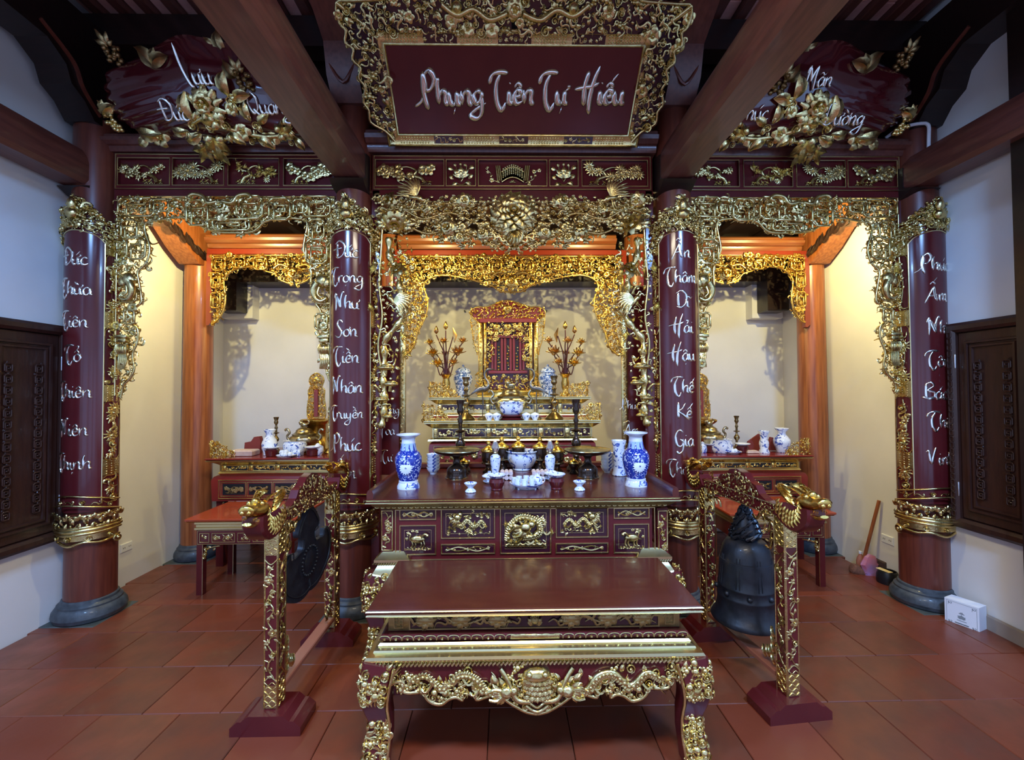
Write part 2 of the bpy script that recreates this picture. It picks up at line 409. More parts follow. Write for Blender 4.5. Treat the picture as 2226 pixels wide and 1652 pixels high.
def fret_box(b, cx, cz, w_, h_, r, w=0., key=True):
    c = min(w_, h_)*.18
    bar(b, [(cx-w_/2+c, cz-h_/2), (cx+w_/2-c, cz-h_/2), (cx+w_/2, cz-h_/2+c), (cx+w_/2, cz+h_/2-c), (cx+w_/2-c, cz+h_/2), (cx-w_/2+c, cz+h_/2), (cx-w_/2, cz+h_/2-c), (cx-w_/2, cz-h_/2+c)], r, w, True)
    if key:
        a = w_*.26; d = h_*.26
        bar(b, [(cx-a, cz-h_/2), (cx-a, cz+d*.6), (cx+a, cz+d*.6), (cx+a, cz-d*.5), (cx, cz-d*.5)], r*.8, w)
def edge_tube(b, poly, r, w=0., sm=3): b.tube([(x, z, w) for x, z in poly], r, 6, sm)
def vine(b, rnd, pts, r, size, kinds, w=0., step=3, sm=5):
    p = spline([(x, z, w) for x, z in pts], sm); t = np.linspace(0, 1, len(p)); b.sweep(p, r*(1-.5*t), k=6)
    for i in range(1, len(p)-1, step):
        d = p[i+1]-p[i-1]; a = math.atan2(d[1], d[0]); sd = 1 if (i//step) % 2 else -1
        aa = a+sd*rnd.uniform(.7, 1.3); L = size*rnd.uniform(.4, 1.)
        q = p[i]+np.array([math.cos(aa)*L, math.sin(aa)*L, r*.6])
        b.tube([p[i], (p[i]+q)/2+np.array([0, 0, r*.5]), q], r*.45, 5, 2)
        b.stamp(rnd.choice(kinds), q[0], q[1], q[2], size*rnd.uniform(.7, 1.1), aa, sd < 0, rnd.uniform(-.3, .1))
def front(Y):                   # carving plane facing the camera side of the hall: (x, z, relief) -> world
    return lambda V: np.stack([V[:, 0], Y-V[:, 2], V[:, 1]], 1)
def cyl(cx, cy, R):             # wrapped round a column: (arc, z, relief)
    def f(V):
        a = V[:, 0]/R; q = R+V[:, 2]; return np.stack([cx+np.sin(a)*q, cy-np.cos(a)*q, V[:, 1]], 1)
    return f
def frame(O, U, Vv):
    O = np.array(O, float); U = nrm(np.array(U, float)); Vv = nrm(np.array(Vv, float)); N = np.cross(U, Vv)
    return lambda A: O+A[:, 0:1]*U+A[:, 1:2]*Vv+A[:, 2:3]*N
def pp(pts, Y):                 # outline read off the photograph, at depth Y
    return [(PX(x, y, Y), PZ(x, y, Y)) for x, y in pts]

# ---------------------------------------------------------------- brush lettering
G = {
 'a': (1.0, [[(.72, .82), (.42, 1), (.1, .62), (.16, .1), (.45, 0), (.75, .5), (.78, .98)], [(.78, 1), (.76, .2), (1.02, .08)]]),
 'c': (.85, [[(.74, .78), (.48, 1), (.12, .62), (.16, .12), (.5, 0), (.88, .22)]]),
 'e': (.85, [[(.12, .48), (.66, .62), (.58, .96), (.3, .96), (.1, .5), (.3, .02), (.86, .22)]]),
 'g': (1.0, [[(.72, .84), (.42, 1), (.1, .66), (.2, .2), (.5, .2), (.76, .6), (.78, 1)], [(.78, 1), (.72, -.5), (.3, -1.), (-.25, -.75), (.3, -.3), (1.1, .15)]]),
 'h': (1.0, [[(.3, 1.9), (.12, 1.4), (.14, 0)], [(.14, .5), (.48, 1), (.74, .8), (.7, .15), (1., .06)]]),
 'i': (.5, [[(.18, 1), (.16, .15), (.5, .06)]]),
 'm': (1.5, [[(.1, 1), (.12, 0)], [(.12, .55), (.36, 1), (.58, .8), (.58, 0)], [(.58, .55), (.85, 1), (1.08, .8), (1.06, .14), (1.4, .05)]]),
 'n': (1.05, [[(.1, 1), (.12, 0)], [(.12, .5), (.46, 1), (.72, .8), (.7, .14), (1.02, .05)]]),
 'o': (.95, [[(.5, 1), (.14, .7), (.14, .22), (.45, 0), (.8, .3), (.78, .8), (.46, 1), (.9, .95)]]),
 'r': (.75, [[(.1, 1), (.12, 0)], [(.12, .55), (.38, .98), (.72, .86)]]),
 'u': (1.05, [[(.08, 1), (.1, .3), (.36, 0), (.66, .3), (.72, 1)], [(.72, 1), (.72, .14), (1.02, .06)]]),
 'y': (1.05, [[(.08, 1), (.1, .3), (.36, .05), (.66, .3), (.72, 1)], [(.72, 1), (.66, -.6), (.2, -1.1), (-.2, -.7), (.9, .1)]]),
 'T': (1.15, [[(-.35, 1.35), (-.15, 1.95), (.4, 2.2), (1.2, 2.15)], [(.6, 2.15), (.2, 1.3), (.25, .1), (.65, -.5), (.95, .1)]]),
 'P': (1.2, [[(-.75, -.15), (-.1, .3), (.25, 1.2), (.2, 2.3)], [(.2, 2.3), (.1, .9), (.35, -.4)], [(.1, 1.9), (.7, 2.4), (1.05, 1.8), (.7, 1.1), (.25, 1.)]]),
 'D': (1.4, [[(.25, 2.1), (.2, 1.), (.3, .05)], [(-.1, 1.85), (.6, 2.3), (1.3, 1.7), (1.2, .6), (.6, 0), (0, .15)]]),
 'S': (1.1, [[(1., 1.9), (.55, 2.3), (.2, 1.8), (.5, 1.2), (.85, .6), (.5, -.1), (-.2, .2)]]),
 'N': (1.5, [[(-.1, 1.5), (.1, 2.2), (.2, 1.2), (.12, -.2)], [(.2, 2.), (.6, .9), (.9, .1)], [(.9, .1), (.85, 1.2), (1.15, 2.3), (1.35, 2.1)]]),
 'M': (1.7, [[(-.1, 1.4), (.12, 2.2), (.1, .9), (0, -.3)], [(.2, 2.1), (.55, 1.), (.62, .5)], [(.62, .5), (.85, 1.6), (1.15, 2.2)], [(1.15, 2.2), (1.1, 1.), (1.25, -.5)]]),
 'H': (1.5, [[(.5, 2.3), (.25, 1.2), (.3, -.2)], [(-.55, 1.), (.2, 1.15), (.9, 1.25), (1.4, 1.5)], [(1.3, 2.6), (.9, 1.4), (.75, .2), (.8, -.8)]]),
 'A': (1.4, [[(-.3, -.2), (.3, 1.1), (.75, 2.1)], [(.75, 2.1), (.8, 1.), (1.05, 0)], [(.1, .75), (.6, .8), (1.1, .95)]]),
 'G': (1.2, [[(1., 1.9), (.5, 2.2), (.05, 1.4), (.2, .2), (.7, 0), (1., .6), (.6, 1.)], [(1., 1.), (.95, -.5), (.4, -1.), (.2, -.6)]]),
 'K': (1.3, [[(.2, 2.2), (.15, 1.), (.2, 0)], [(1.1, 2.1), (.6, 1.3), (.15, 1.), (.7, .6), (1.6, -.2)]]),
 'L': (1.0, [[(.1, 3.4), (.15, 1.6), (.5, .1), (.9, -.3)]]),
 'Q': (1.4, [[(.7, 2.3), (.1, 1.7), (.1, .6), (.6, 0), (1.1, .7), (1.1, 1.7), (.6, 2.3)], [(.5, .6), (1., 0), (1.5, -.3)]]),
 'B': (1.2, [[(.2, 2.2), (.15, 1.), (.2, 0)], [(0, 1.9), (.6, 2.3), (.95, 1.8), (.3, 1.2), (1.05, .9), (.9, .1), (.1, 0)], [(-.3, .3), (.3, .1), (1.1, .3)]]),
 'V': (1.2, [[(-.2, 1.6), (.1, 1.9), (.25, .8), (.4, 0)], [(.4, 0), (.6, 1.2), (.9, 2.4)]]),
 'C': (1.1, [[(1., 1.8), (.6, 2.2), (.1, 1.5), (.15, .4), (.6, 0), (1.1, .35)]]),
}
def brush(b, st, sc_, ox, oz, wd, w, lift):
    p = spline([(ox+x*sc_, oz+z*sc_, w) for x, z in st], 4 if len(st) > 2 else 3)
    d = np.gradient(p, axis=0); a = np.arctan2(d[:, 1], d[:, 0]); t = np.linspace(0, 1, len(p))
    k = wd*(.42+.58*np.abs(np.sin(a-.75)))*np.clip(np.minimum(t, 1-t)*7+.22, .1, 1)
    b.sweep(p, k, np.maximum(k*.7, lift), k=6)
def letters(b, word, cx, cz, h, w=0., wd=.13, maxw=None, lift=.002):
    items = []; x = 0
    for ch in word:
        dd = ch in 'Đđ'; n = unicodedata.normalize('NFD', 'D' if dd else ch); base = n[0]
        adv, st = G[base]; items.append((x, base, st, n[1:], dd, adv)); x += adv*.92+.02
    tw = x; s_ = h/2.3
    if maxw and tw*s_ > maxw: s_ = maxw/tw
    ox = cx-tw*s_/2; oz = cz-.9*s_
    for x0, base, st, marks, dd, adv in items:
        up = base.isupper(); top = 2.35 if up else 1.15; mx_ = x0+(.6 if up else .42)
        for q in st: brush(b, [(x0+a, c) for a, c in q], s_, ox, oz, wd*s_, w, lift)
        if dd: brush(b, [(x0-.5, 1.1), (x0+.1, 1.2), (x0+.9, 1.25)], s_, ox, oz, wd*s_*.9, w, lift)
        if base == 'i' and not marks: brush(b, [(x0+.2, 1.4), (x0+.3, 1.5)], s_, ox, oz, wd*s_, w, lift)
        for m in marks:
            c = ord(m)
            if c == 0x302: brush(b, [(mx_-.3, top), (mx_, top+.35), (mx_+.3, top)], s_, ox, oz, wd*s_*.7, w, lift); top += .35
            elif c == 0x301: brush(b, [(mx_+.1, top+.05), (mx_+.55, top+.6)], s_, ox, oz, wd*s_*.8, w, lift)
            elif c == 0x300: brush(b, [(mx_-.3, top+.55), (mx_+.15, top+.1)], s_, ox, oz, wd*s_*.8, w, lift)
            elif c == 0x303: brush(b, [(mx_-.4, top+.1), (mx_-.1, top+.35), (mx_+.2, top+.1), (mx_+.5, top+.4)], s_, ox, oz, wd*s_*.7, w, lift)
            elif c == 0x309: brush(b, [(mx_-.1, top+.5), (mx_+.2, top+.55), (mx_+.15, top+.25), (mx_, top+.1)], s_, ox, oz, wd*s_*.7, w, lift)
            elif c == 0x323: brush(b, [(mx_-.06, -.45), (mx_+.08, -.5)], s_, ox, oz, wd*s_*1.2, w, lift)
            elif c == 0x31b: brush(b, [(x0+adv*.75, .95), (x0+adv*.95, 1.1), (x0+adv*.95, 1.35)], s_, ox, oz, wd*s_*.7, w, lift)
# ================================================================ THE HALL
WL, WR, YB, YF = -3.31, 3.36, 5.30, -2.6
ZC = 4.62
def sb(name, x0, x1, y0, y1, z0, z1, m, parent=None, c=0.):
    b = MB(); b.box(x0, x1, y0, y1, z0, z1, c); o = b.build(name, m, parent)
    if parent is None: struct(o)
    return o
fl = MB(); fl.box(-3.5, 3.5, YF-.1, YB+.1, -.12, -.008); floor = struct(fl.build('floor', 'grout'))
rnd = random.Random(4)
X0, Y0, TS = -1.886, 3.578, .4
far = MB(); nt = 0; tmesh = []
for k in range(3):
    b = MB(); b.rl(-.1985, .1985, -.1985, .1985, [(-.002, -.03), (0, -.004), (-.003, 0)]); o = b.build('tile', 'terracotta%d' % k, None)
    tmesh.append(o.data); bpy.data.objects.remove(o)
for j in range(-5, 16):
    yc = Y0+.2-TS*j+TS*0      # row centres
    off = 0 if (j % 2 == 1) else .5
    for i in range(-6, 16):
        xc = X0+(i+off)*TS+.2
        if xc < -3.3 or xc > 3.35 or yc > 5.2 or yc < -2.4: continue
        if yc > 1.25:
            t = bpy.data.objects.new('tile', tmesh[rnd.randrange(3)]); COL.objects.link(t); t.parent = floor
            t.location = (xc-floor['_w'][0], yc-floor['_w'][1], 0-floor['_w'][2]+rnd.uniform(-.0012, .0004)); nt += 1
        else: far.rl(xc-.1985, xc+.1985, yc-.1985, yc+.1985, [(-.002, -.03), (0, -.004), (-.003, 0)])
o = far.build('tiles_near_the_door', 'terracotta1', floor); o['kind'] = 'stuff'

sb('wall_left', WL-.12, WL, YF, YB+.1, 0, 5.4, 'plaster')
sb('wall_right', WR, WR+.12, YF, YB+.1, 0, 5.4, 'plaster')
sb('wall_back', WL, WR, YB, YB+.12, 0, 5.4, 'plaster')
wf = MB()
for a, c in ((WL, AX-2.95), (AX-1.45, AX-.75), (AX+.75, AX+1.45), (AX+2.95, WR)): wf.box(a, c, YF-.12, YF, 0, 2.4)
wf.box(WL, WR, YF-.12, YF, 2.4, 5.4); struct(wf.build('wall_front', 'plaster'))
# ceiling: terracotta roofing bricks on battens over purlins
cl = MB(); cl.box(WL-.1, WR+.1, YF-.1, YB+.1, ZC+.12, ZC+.3); ceiling = struct(cl.build('ceiling', 'brick'))
bt = MB(); bt.box(-.04, .04, -3.0, 1.4, 0, .06, .004); pb = bt.build('batten', 'wood_beam'); pm = pb.data; bpy.data.objects.remove(pb)
bk = MB(); bk.box(-.058, .058, -.128, .128, 0, .02, .003); pb = bk.build('ceiling_brick', 'brick'); bm_ = pb.data; bpy.data.objects.remove(pb)
cw = floor['_w']; cw = ceiling['_w']; nb = 0; rest = MB()
for i in range(-16, 17):
    x = AX+i*.2
    t = bpy.data.objects.new('batten', pm); COL.objects.link(t); t.parent = ceiling; t.location = (x-cw[0], 2.3-cw[1]-.2+.0, ZC-cw[2])
    for j in range(8):
        y = 3.45-j*.262
        if j < 5 and nb < 290:
            t = bpy.data.objects.new('brick', bm_); COL.objects.link(t); t.parent = ceiling; t.location = (x+.1-cw[0], y-cw[1], ZC+.052-cw[2]+(.003 if (i+j) % 2 else 0)); nb += 1
        else: rest.box(x+.042, x+.158, y-.128, y+.128, ZC+.052, ZC+.072)
o = rest.build('bricks_towards_the_door', 'brick', ceiling); o['kind'] = 'stuff'
sb('trim_1', WL, WR, 3.50, 3.68, ZC-.16, ZC+.02, 'wood_beam', c=.02)      # purlin at the edge of the lit ceiling
sb('trim_2', WL, WR, 1.1, 1.28, ZC-.22, ZC-.0, 'wood_beam', c=.02)
# a dark loft over the altar niches
lf = MB(); lf.box(WL, WR, 3.72, YB, 3.42, 3.50); lf.box(WL, WR, 3.70, 3.76, 3.3, ZC+.1)
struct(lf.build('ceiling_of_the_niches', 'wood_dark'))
rb = MB()
for i in range(14): rb.box(-3.2+i*.5, -3.12+i*.5, 3.78, YB-.02, 3.36, 3.42, .006)
struct(rb.build('trim_3', 'wood_dark'))
sb('trim_blocker', WL, WR, .2, .5, 3.83, 4.1, 'wood_beam')  # unseen beam added as a light blocker above the hall
# back wall band over the niches
sb('trim_5', WL, WR, YB-.30, YB, PZ(600, 613, YB-.3), 3.42, 'wood_dark')

# ---------------------------------------------------------------- columns
COLX = {'L': -3.125, 'ML': -1.155, 'MR': 1.335, 'R': 3.27}
def column(name, label, x, y, r, zt, wood, pl=.20, base=True, group=None, zb=.21):
    t = thing(name, label, 'column', (x, y, 0), group)
    b = MB(); n = 9; zz = np.linspace(zb-.12, zt, n)
    b.lathe([(r*(1.02-.10*max(0, (z-1.2)/3)), z) for z in zz], (x, y, 0), 40); b.build('shaft', wood, t)
    b = MB(); b.lathe([(r*1.22, .03), (r*1.38, .042), (r*1.45, .07), (r*1.42, .10), (r*1.30, .128), (r*1.25, .134), (r*1.25, .146), (r*1.18, .156), (r*1.12, .162), (r*1.10, .178), (r*1.05, .184), (r*.9, .184)], (x, y, 0), 40)
    b.build('stone_base', 'stone', t)
    b = MB(); b.rl(x-pl, x+pl, y-pl, y+pl, [(0, -.01), (0, .028), (-.006, .034)]); b.build('plinth_slab', 'stone_slab', t)
    return t
column('wooden_column', 'dark red wooden column beside the left wall, carved shutter next to it', COLX['L'], 3.45, .150, 3.75, 'wood_red')
column('wooden_column', 'red wooden column between left niche and central altar', COLX['ML'], 3.45, .138, 3.9, 'wood_red')
column('wooden_column', 'wooden column between central altar and right niche, behind the bell stand', COLX['MR'], 3.45, .138, 3.9, 'wood_red')
column('wooden_column', 'dark red wooden column beside the right wall, behind the white box', COLX['R'], 3.45, .150, 3.75, 'wood_red')
RCL, RCR = PX(431, 800, 4.6), PX(1765, 800, 4.6)
column('wooden_column', 'orange brown column at the back of the left niche', RCL, 4.6, .130, PZ(430, 560, 4.6), 'wood_orange')
column('wooden_column', 'orange brown column at the back of the right niche', RCR, 4.6, .130, PZ(1765, 560, 4.6), 'wood_orange')
column('wooden_column', 'orange column glimpsed behind the left hanging of the central gate', PX(846, 550, 4.6), 4.66, .135, 3.3, 'wood_orange')
column('wooden_column', 'orange column glimpsed behind the right hanging of the central gate', PX(1388, 550, 4.6), 4.66, .135, 3.3, 'wood_orange')
b = MB(); _x = PX(2200, 430, 2.72); b.box(_x, min(_x+.2, WR-.006), 2.60, 2.72, 0, 4.6, .012); tag(b.build('foreground_post', 'wood_dark'), 'nearly black post cut by the right edge of the picture', 'post')

# tie beams: bracket ended beams running from the columns towards the photographer
def tie_beam(name, label, x0, x1, ya, yb, z0, z1, m='wood_beam'):
    t = thing(name, label, 'beam', ((x0+x1)/2, yb, z0))
    xm = (x0+x1)/2; h = z1-z0; hw = (x1-x0)/2
    sec = [(-hw*.80, 0), (hw*.80, 0), (hw, h*.13), (hw, h*.62), (hw*.9, h*.8), (hw*.62, h), (-hw*.62, h), (-hw*.9, h*.8), (-hw, h*.62), (-hw, h*.13)]
    b = MB(); b.prism([(xm+a, z0+c) for a, c in sec], ya, yb, 1); b.build('beam', m, t)
    b = MB()                       # notched seat where it enters the column
    b.prism([(yb-.02, z0+.02), (yb-.10, z0-.012), (yb-.02, z0-.055), (yb+.10, z0-.07), (yb+.10, z0+h*.8), (yb-.02, z0+h*.7)], xm-hw*1.06, xm+hw*1.06, 0); b.build('notched_end', 'wood_dark', t)
    return t
zb = 3.27
tie_beam('tie_beam', 'heavy beam from the column left of the central altar, slanting to the top left', -1.268, -1.035, .2, 3.34, zb, zb+.30)
tie_beam('tie_beam', 'heavy beam from the column right of the central altar, slanting to the top right', 1.195, 1.43, .2, 3.34, zb, zb+.30)
tie_beam('side_beam', 'dark red beam along the left wall with a grey underside', WL+.03, WL+.24, .3, 3.40, 3.235, 3.49)
tie_beam('side_beam', 'dark red beam along the right wall, ending behind the dark column', WR-.24, WR-.03, .3, 3.40, 3.235, 3.49)
# bracket timbers leaning out above the columns
for nm, lb, x, sgn in (('roof_bracket', 'dark scroll bracket above the left wall column', COLX['L'], 1), ('roof_bracket', 'dark scroll bracket above the right wall column', COLX['R'], -1)):
    t = thing(nm, lb, 'bracket', (x, 3.4, 3.7)); b = MB(); s_ = sgn
    b.prism([(3.62, 3.70), (3.30, 3.70), (3.22, 3.80), (3.12, 3.86), (3.08, 3.97), (2.95, 4.06), (2.0, 4.10), (2.0, 4.42), (3.62, 4.42)], x-.11, x+.11, 0); b.build('bracket_arm', 'wood_dark', t)  # scroll bracket; its dark forward arm also stands in for wall shadow
    b = MB(); b.tube([(x+s_*.11, 3.34, 3.76), (x+s_*.115, 3.20, 3.88), (x+s_*.115, 3.12, 4.02), (x+s_*.11, 2.9, 4.14)], .016, 6, 5, up=(1, 0, 0)); b.build('scroll_moulding', 'wood_red', t)
for lb, x in (('dark polished bracket above the column left of the signboard', COLX['ML']), ('dark polished bracket above the column right of the signboard', COLX['MR'])):
    t = thing('roof_bracket', lb, 'bracket', (x, 3.4, 3.8)); b = MB()
    b.prism([(3.62, 3.85), (3.30, 3.85), (3.18, 3.98), (3.12, 4.18), (2.85, 4.30), (2.2, 4.34), (2.2, 4.52), (3.62, 4.52)], x-.115, x+.115, 0)
    b.build('bracket_arm', 'wood_beam', t)
    b = MB(); b.tube([(x-.09, 3.17, 4.05), (x, 3.19, 3.93), (x+.09, 3.17, 4.05)], .012, 6, 4, up=(0, 1, 0)); b.build('carved_tip', 'wood_red', t)
# dark purlin line and struts seen above the boards
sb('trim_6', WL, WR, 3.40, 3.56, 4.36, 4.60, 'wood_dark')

# inner brackets in the side niches (orange, lit from behind)
for lb, x, sg in (('orange carved bracket from the left niche column up to the left', RCL, 1), ('orange carved bracket from the right niche column up to the right', RCR, -1)):
    t = thing('niche_bracket', lb, 'bracket', (x, 4.5, 3.0)); b = MB(); zt = 3.0
    b.prism([(4.62, zt-.02), (4.45, zt-.03), (4.28, zt+.08), (4.12, zt+.22), (3.92, zt+.26), (3.76, zt+.27), (3.76, zt+.40), (4.62, zt+.40)], x-.10, x+.10, 0); b.build('bracket_arm', 'wood_orange', t)
    b = MB()
    rr = random.Random(3)
    for k in range(16): b.stamp('leaf', 4.58-k*.045, zt+.02+.015*k, 0, .12, rr.uniform(2., 2.7))
    for a in b.V: a[:] = np.stack([x+sg*(.105+a[:, 2]*.5), a[:, 0], a[:, 1]], 1)
    b.build('carving', 'wood_dark', t)

# ---------------------------------------------------------------- side shutters and small wall things
def shutter(label, X, s, y0, y1, z0, z1):
    # frame, two leaves with moulded panels carrying carved fret
    t = thing('carved_shutter', label, 'window shutter', (X, (y0+y1)/2, z0))
    def fm(V): return np.stack([X+s*V[:, 2], V[:, 0], V[:, 1]], 1)
    b = MB(fm); b.ring(y0+.07, y1-.07, z0+.07, z1-.07, [(0, 0), (0, .05), (.02, .065), (.05, .065), (.07, .05), (.07, 0)])
    b.box(y0+.06, y1-.06, z0+.06, z1-.06, -.02, .012); b.build('frame', 'wood_door', t)
    b = MB(fm); rr = random.Random(7)
    for z in np.arange(z0+.1, z1-.08, .045):
        for yy in (y0+.04, y1-.04): fret_box(b, yy, z, .026, .036, .0035, .068, False)
    b.build('fret_border', 'wood_door', t)
    ym = (y0+y1)/2
    for a, c in ((y0+.075, ym-.004), (ym+.004, y1-.075)):
        b = MB(fm); b.box(a, c, z0+.075, z1-.075, .01, .035, .004)
        for k in (0, 1):
            i0, i1 = a+.075+.03*k, c-.075-.03*k
            b.ring(i0, i1, z0+.16+.03*k, z1-.16-.03*k, [(0, .03), (.004, .052-.004*k), (.018, .052-.004*k), (.024, .03)])
        lf_ = b.build('shutter_leaf', 'wood_door', t)
        b = MB(fm)
        for z in np.arange(z0+.27, z1-.25, .075):
            for q in (.3, .7):
                yy = a+(c-a)*q; fret_box(b, yy, z, .045, .055, .005, .045, True)
                b.stamp('curl', yy+rr.uniform(-.02, .02), z+.035, .042, .018, rr.uniform(0, 6))
        b.build('carved_fret', 'wood_door', lf_)
        for z in (z0+.28, z1-.28):
            b = MB(fm); yy = a-.01 if a < ym-.2 else c+.012
            b.lathe([(.008, -.05), (.009, -.045), (.009, .045), (.008, .05)], (yy, z, .05), 10, ax=1); b.build('hinge', 'steel', lf_)
    return t
shutter('dark carved wooden shutter on the left wall, cut by the picture edge', WL, 1, 2.28, 3.40, .62, 2.19)
shutter('dark carved wooden shutter on the right wall behind the dark column', WR, -1, 2.2, 3.27, .68, 2.17)
def socket(label, X, s, y, z):
    t = thing('wall_socket', label, 'socket', (X, y, z))
    def fm(V): return np.stack([X+s*V[:, 2], V[:, 0], V[:, 1]], 1)
    b = MB(fm); b.rl(y-.06, y+.06, z-.036, z+.036, [(0, 0), (0, .008), (-.004, .012)]); b.build('plate', 'white', t)
    b = MB(fm)
    for dy in (-.03, .03):
        for k in (-1, 1): b.box(y+dy+k*.008-.002, y+dy+k*.008+.002, z-.006, z+.006, .0115, .0135)
    b.build('slots', 'black', t)
p0 = (PX(273, 1190, 4.0), 0)
def wy(x, y, X):   # depth and height where a view line meets a side wall
    r = ray(x, y); t = X/r[0]; q = r*t+C0; return float(q[1]), float(q[2])
y_, z_ = wy(273, 1189, WL); socket('white double wall socket low on the left wall', WL, 1, y_, z_)
y_, z_ = wy(1931, 1173, WR); socket('white double wall socket low on the right wall, beside the mallet', WR, -1, y_, z_)
# white conduit looping from the right cornice to the wall
t = MB(); t.tube([P(1925, 300, 3.42), P(1955, 280, 3.36), P(1990, 270, 3.3), P(2012, 268, 3.28)], .012, 8, 6, up=(0, 1, 0))
t.tube([P(2012, 268, 3.28), P(2019, 275, 3.27), P(2019, 300, 3.28), P(2018, 345, 3.3)], .012, 8, 6, up=(0, 1, 0))
tag(t.build('cable_conduit', 'white'), 'white plastic conduit looping over the beam at the upper right', 'conduit')
t = MB(); t.tube([P(2072, 700, 3.3), P(2076, 900, 3.3), P(2078, 1170, 3.3)], .010, 8, 2, up=(0, 1, 0))
tag(t.build('cable_conduit', 'white'), 'thin pale vertical conduit between right column and right shutter', 'conduit')
# ================================================================ GATES between the columns
FY = 3.42
GOLDLINE = [(0, 0), (0, .006), (.002, .0085), (.005, .0085), (.007, .006), (.007, 0)]
def goldline(b, x0, x1, z0, z1, w=0., s_=1.): b.ring(x0, x1, z0, z1, [(o*s_, w+h*s_) for o, h in GOLDLINE])
def bonsai(b, rd, x0, x1, z0, z1, kind, w=0.):
    W, Hh = x1-x0, z1-z0; q = lambda a, c: (x0+a*W, z0+c*Hh)
    s_ = Hh
    if kind == 'lotus':
        b.stamp('lotus', *q(.5, .38), w, s_*.42); b.stamp('lotus', *q(.5, .34), w+.01, s_*.28)
        for a, c, r in ((.22, .3, 2.4), (.8, .3, .7), (.2, .7, 2.8), (.8, .72, .2), (.35, .15, 3.5), (.65, .15, -.4)): b.stamp('leaf', *q(a, c), w, s_*.26, r)
        for a, c in ((.3, .82), (.7, .82), (.5, .85)): b.stamp('bud', *q(a, c), w, s_*.16, rd.uniform(.5, 2.5))
        b.tube([(*q(.3, .8), w), (*q(.35, .5), w), (*q(.5, .2), w)], s_*.018, 5, 4); b.tube([(*q(.72, .85), w), (*q(.66, .5), w), (*q(.5, .2), w)], s_*.018, 5, 4)
        b.tube([(*q(.3, .12), w), (*q(.5, .04), w), (*q(.7, .12), w)], s_*.03, 5, 4); return
    if kind == 'scroll':
        n = 12; t = np.linspace(-.5, .5, n)
        P_ = np.stack([x0+W*(.5+t*.34), z0+Hh*(.56+.20*np.cos(t*PI)), np.full(n, w+.014)], 1); R_ = P_.copy(); R_[:, 1] -= Hh*.42
        b.tube(P_, s_*.03, 6); b.tube(R_, s_*.03, 6)
        V = np.concatenate([P_, R_]); b.add(V, [(i, i+1, n+i+1, n+i) for i in range(n-1)][::1]); b.add(V, [(n+i, n+i+1, i+1, i) for i in range(n-1)])
        for r in range(6):
            for c in range(10): b.stamp('pearl', x0+W*(.355+c*.032), z0+Hh*(.33+r*.07+.16*math.sin(c*PI/9)), w+.016, s_*.075)
        for sg in (-1, 1):
            for k in range(3): b.tube([(x0+W*(.5+sg*(.20+k*.028)), z0+Hh*.82, w+.012), (x0+W*(.5+sg*(.17+k*.03)), z0+Hh*.2, w+.012)], s_*.034, 6, 2)
            vine(b, rd, [q(.5+sg*.2, .15), q(.5+sg*.32, .3), q(.5+sg*.34, .55), q(.5+sg*.42, .75)], s_*.02, s_*.12, ['maple', 'flower', 'leaf'], w)
        b.stamp('cloud', *q(.5, .18), w, s_*.14); return
    # old tree with trunk, branches and tufts
    fl_ = rd.random() < .5; g = (lambda a, c: q(1-a, c)) if fl_ else q
    tx = rd.uniform(.24, .36)
    tr = [g(tx-.06, .08), g(tx, .3), g(tx+.12, .42), g(tx+.08, .62), g(tx+.22, .78), g(tx+.4, .70)]
    p = spline([(*a, w+.006) for a in tr], 6); b.sweep(p, s_*(.085-.06*np.linspace(0, 1, len(p))), k=6)
    for st in ([g(tx+.12, .42), g(tx+.3, .35), g(tx+.42, .5), g(tx+.56, .42)], [g(tx+.05, .55), g(tx-.1, .66), g(tx-.16, .8)], [g(tx+.3, .74), g(tx+.46, .55), g(tx+.58, .66), g(.93, .5)]):
        p = spline([(*a, w+.008) for a in st], 5); b.sweep(p, s_*.036, k=5)
        for i in range(2, len(p), 3):
            k = {'pine': 'tuft', 'plum': 'flower', 'mum': 'daisy', 'maple': 'maple'}[kind]
            b.stamp(k, p[i][0]+rd.uniform(-.02, .02)*W, p[i][1]+rd.uniform(-.07, .07)*Hh, w+.014, s_*rd.uniform(.18, .27), rd.uniform(0, 6))
            b.stamp('leaf', p[i][0], p[i][1], w+.006, s_*.15, rd.uniform(0, 6)); b.stamp('tuft', p[i][0]+rd.uniform(-.04, .04)*W, p[i][1]+rd.uniform(-.1, .1)*Hh, w+.003, s_*.13, rd.uniform(0, 6))
    for a in (-.12, -.02, .08, .18): b.stamp('rock', *g(tx+a, .10), w, s_*.10, 0); b.stamp('tuft', *g(tx+a, .12), w+.01, s_*.14, rd.uniform(.6, 2.4))
    if kind == 'pine': b.stamp('daisy', *g(.75, .25), w, s_*.14, 0)

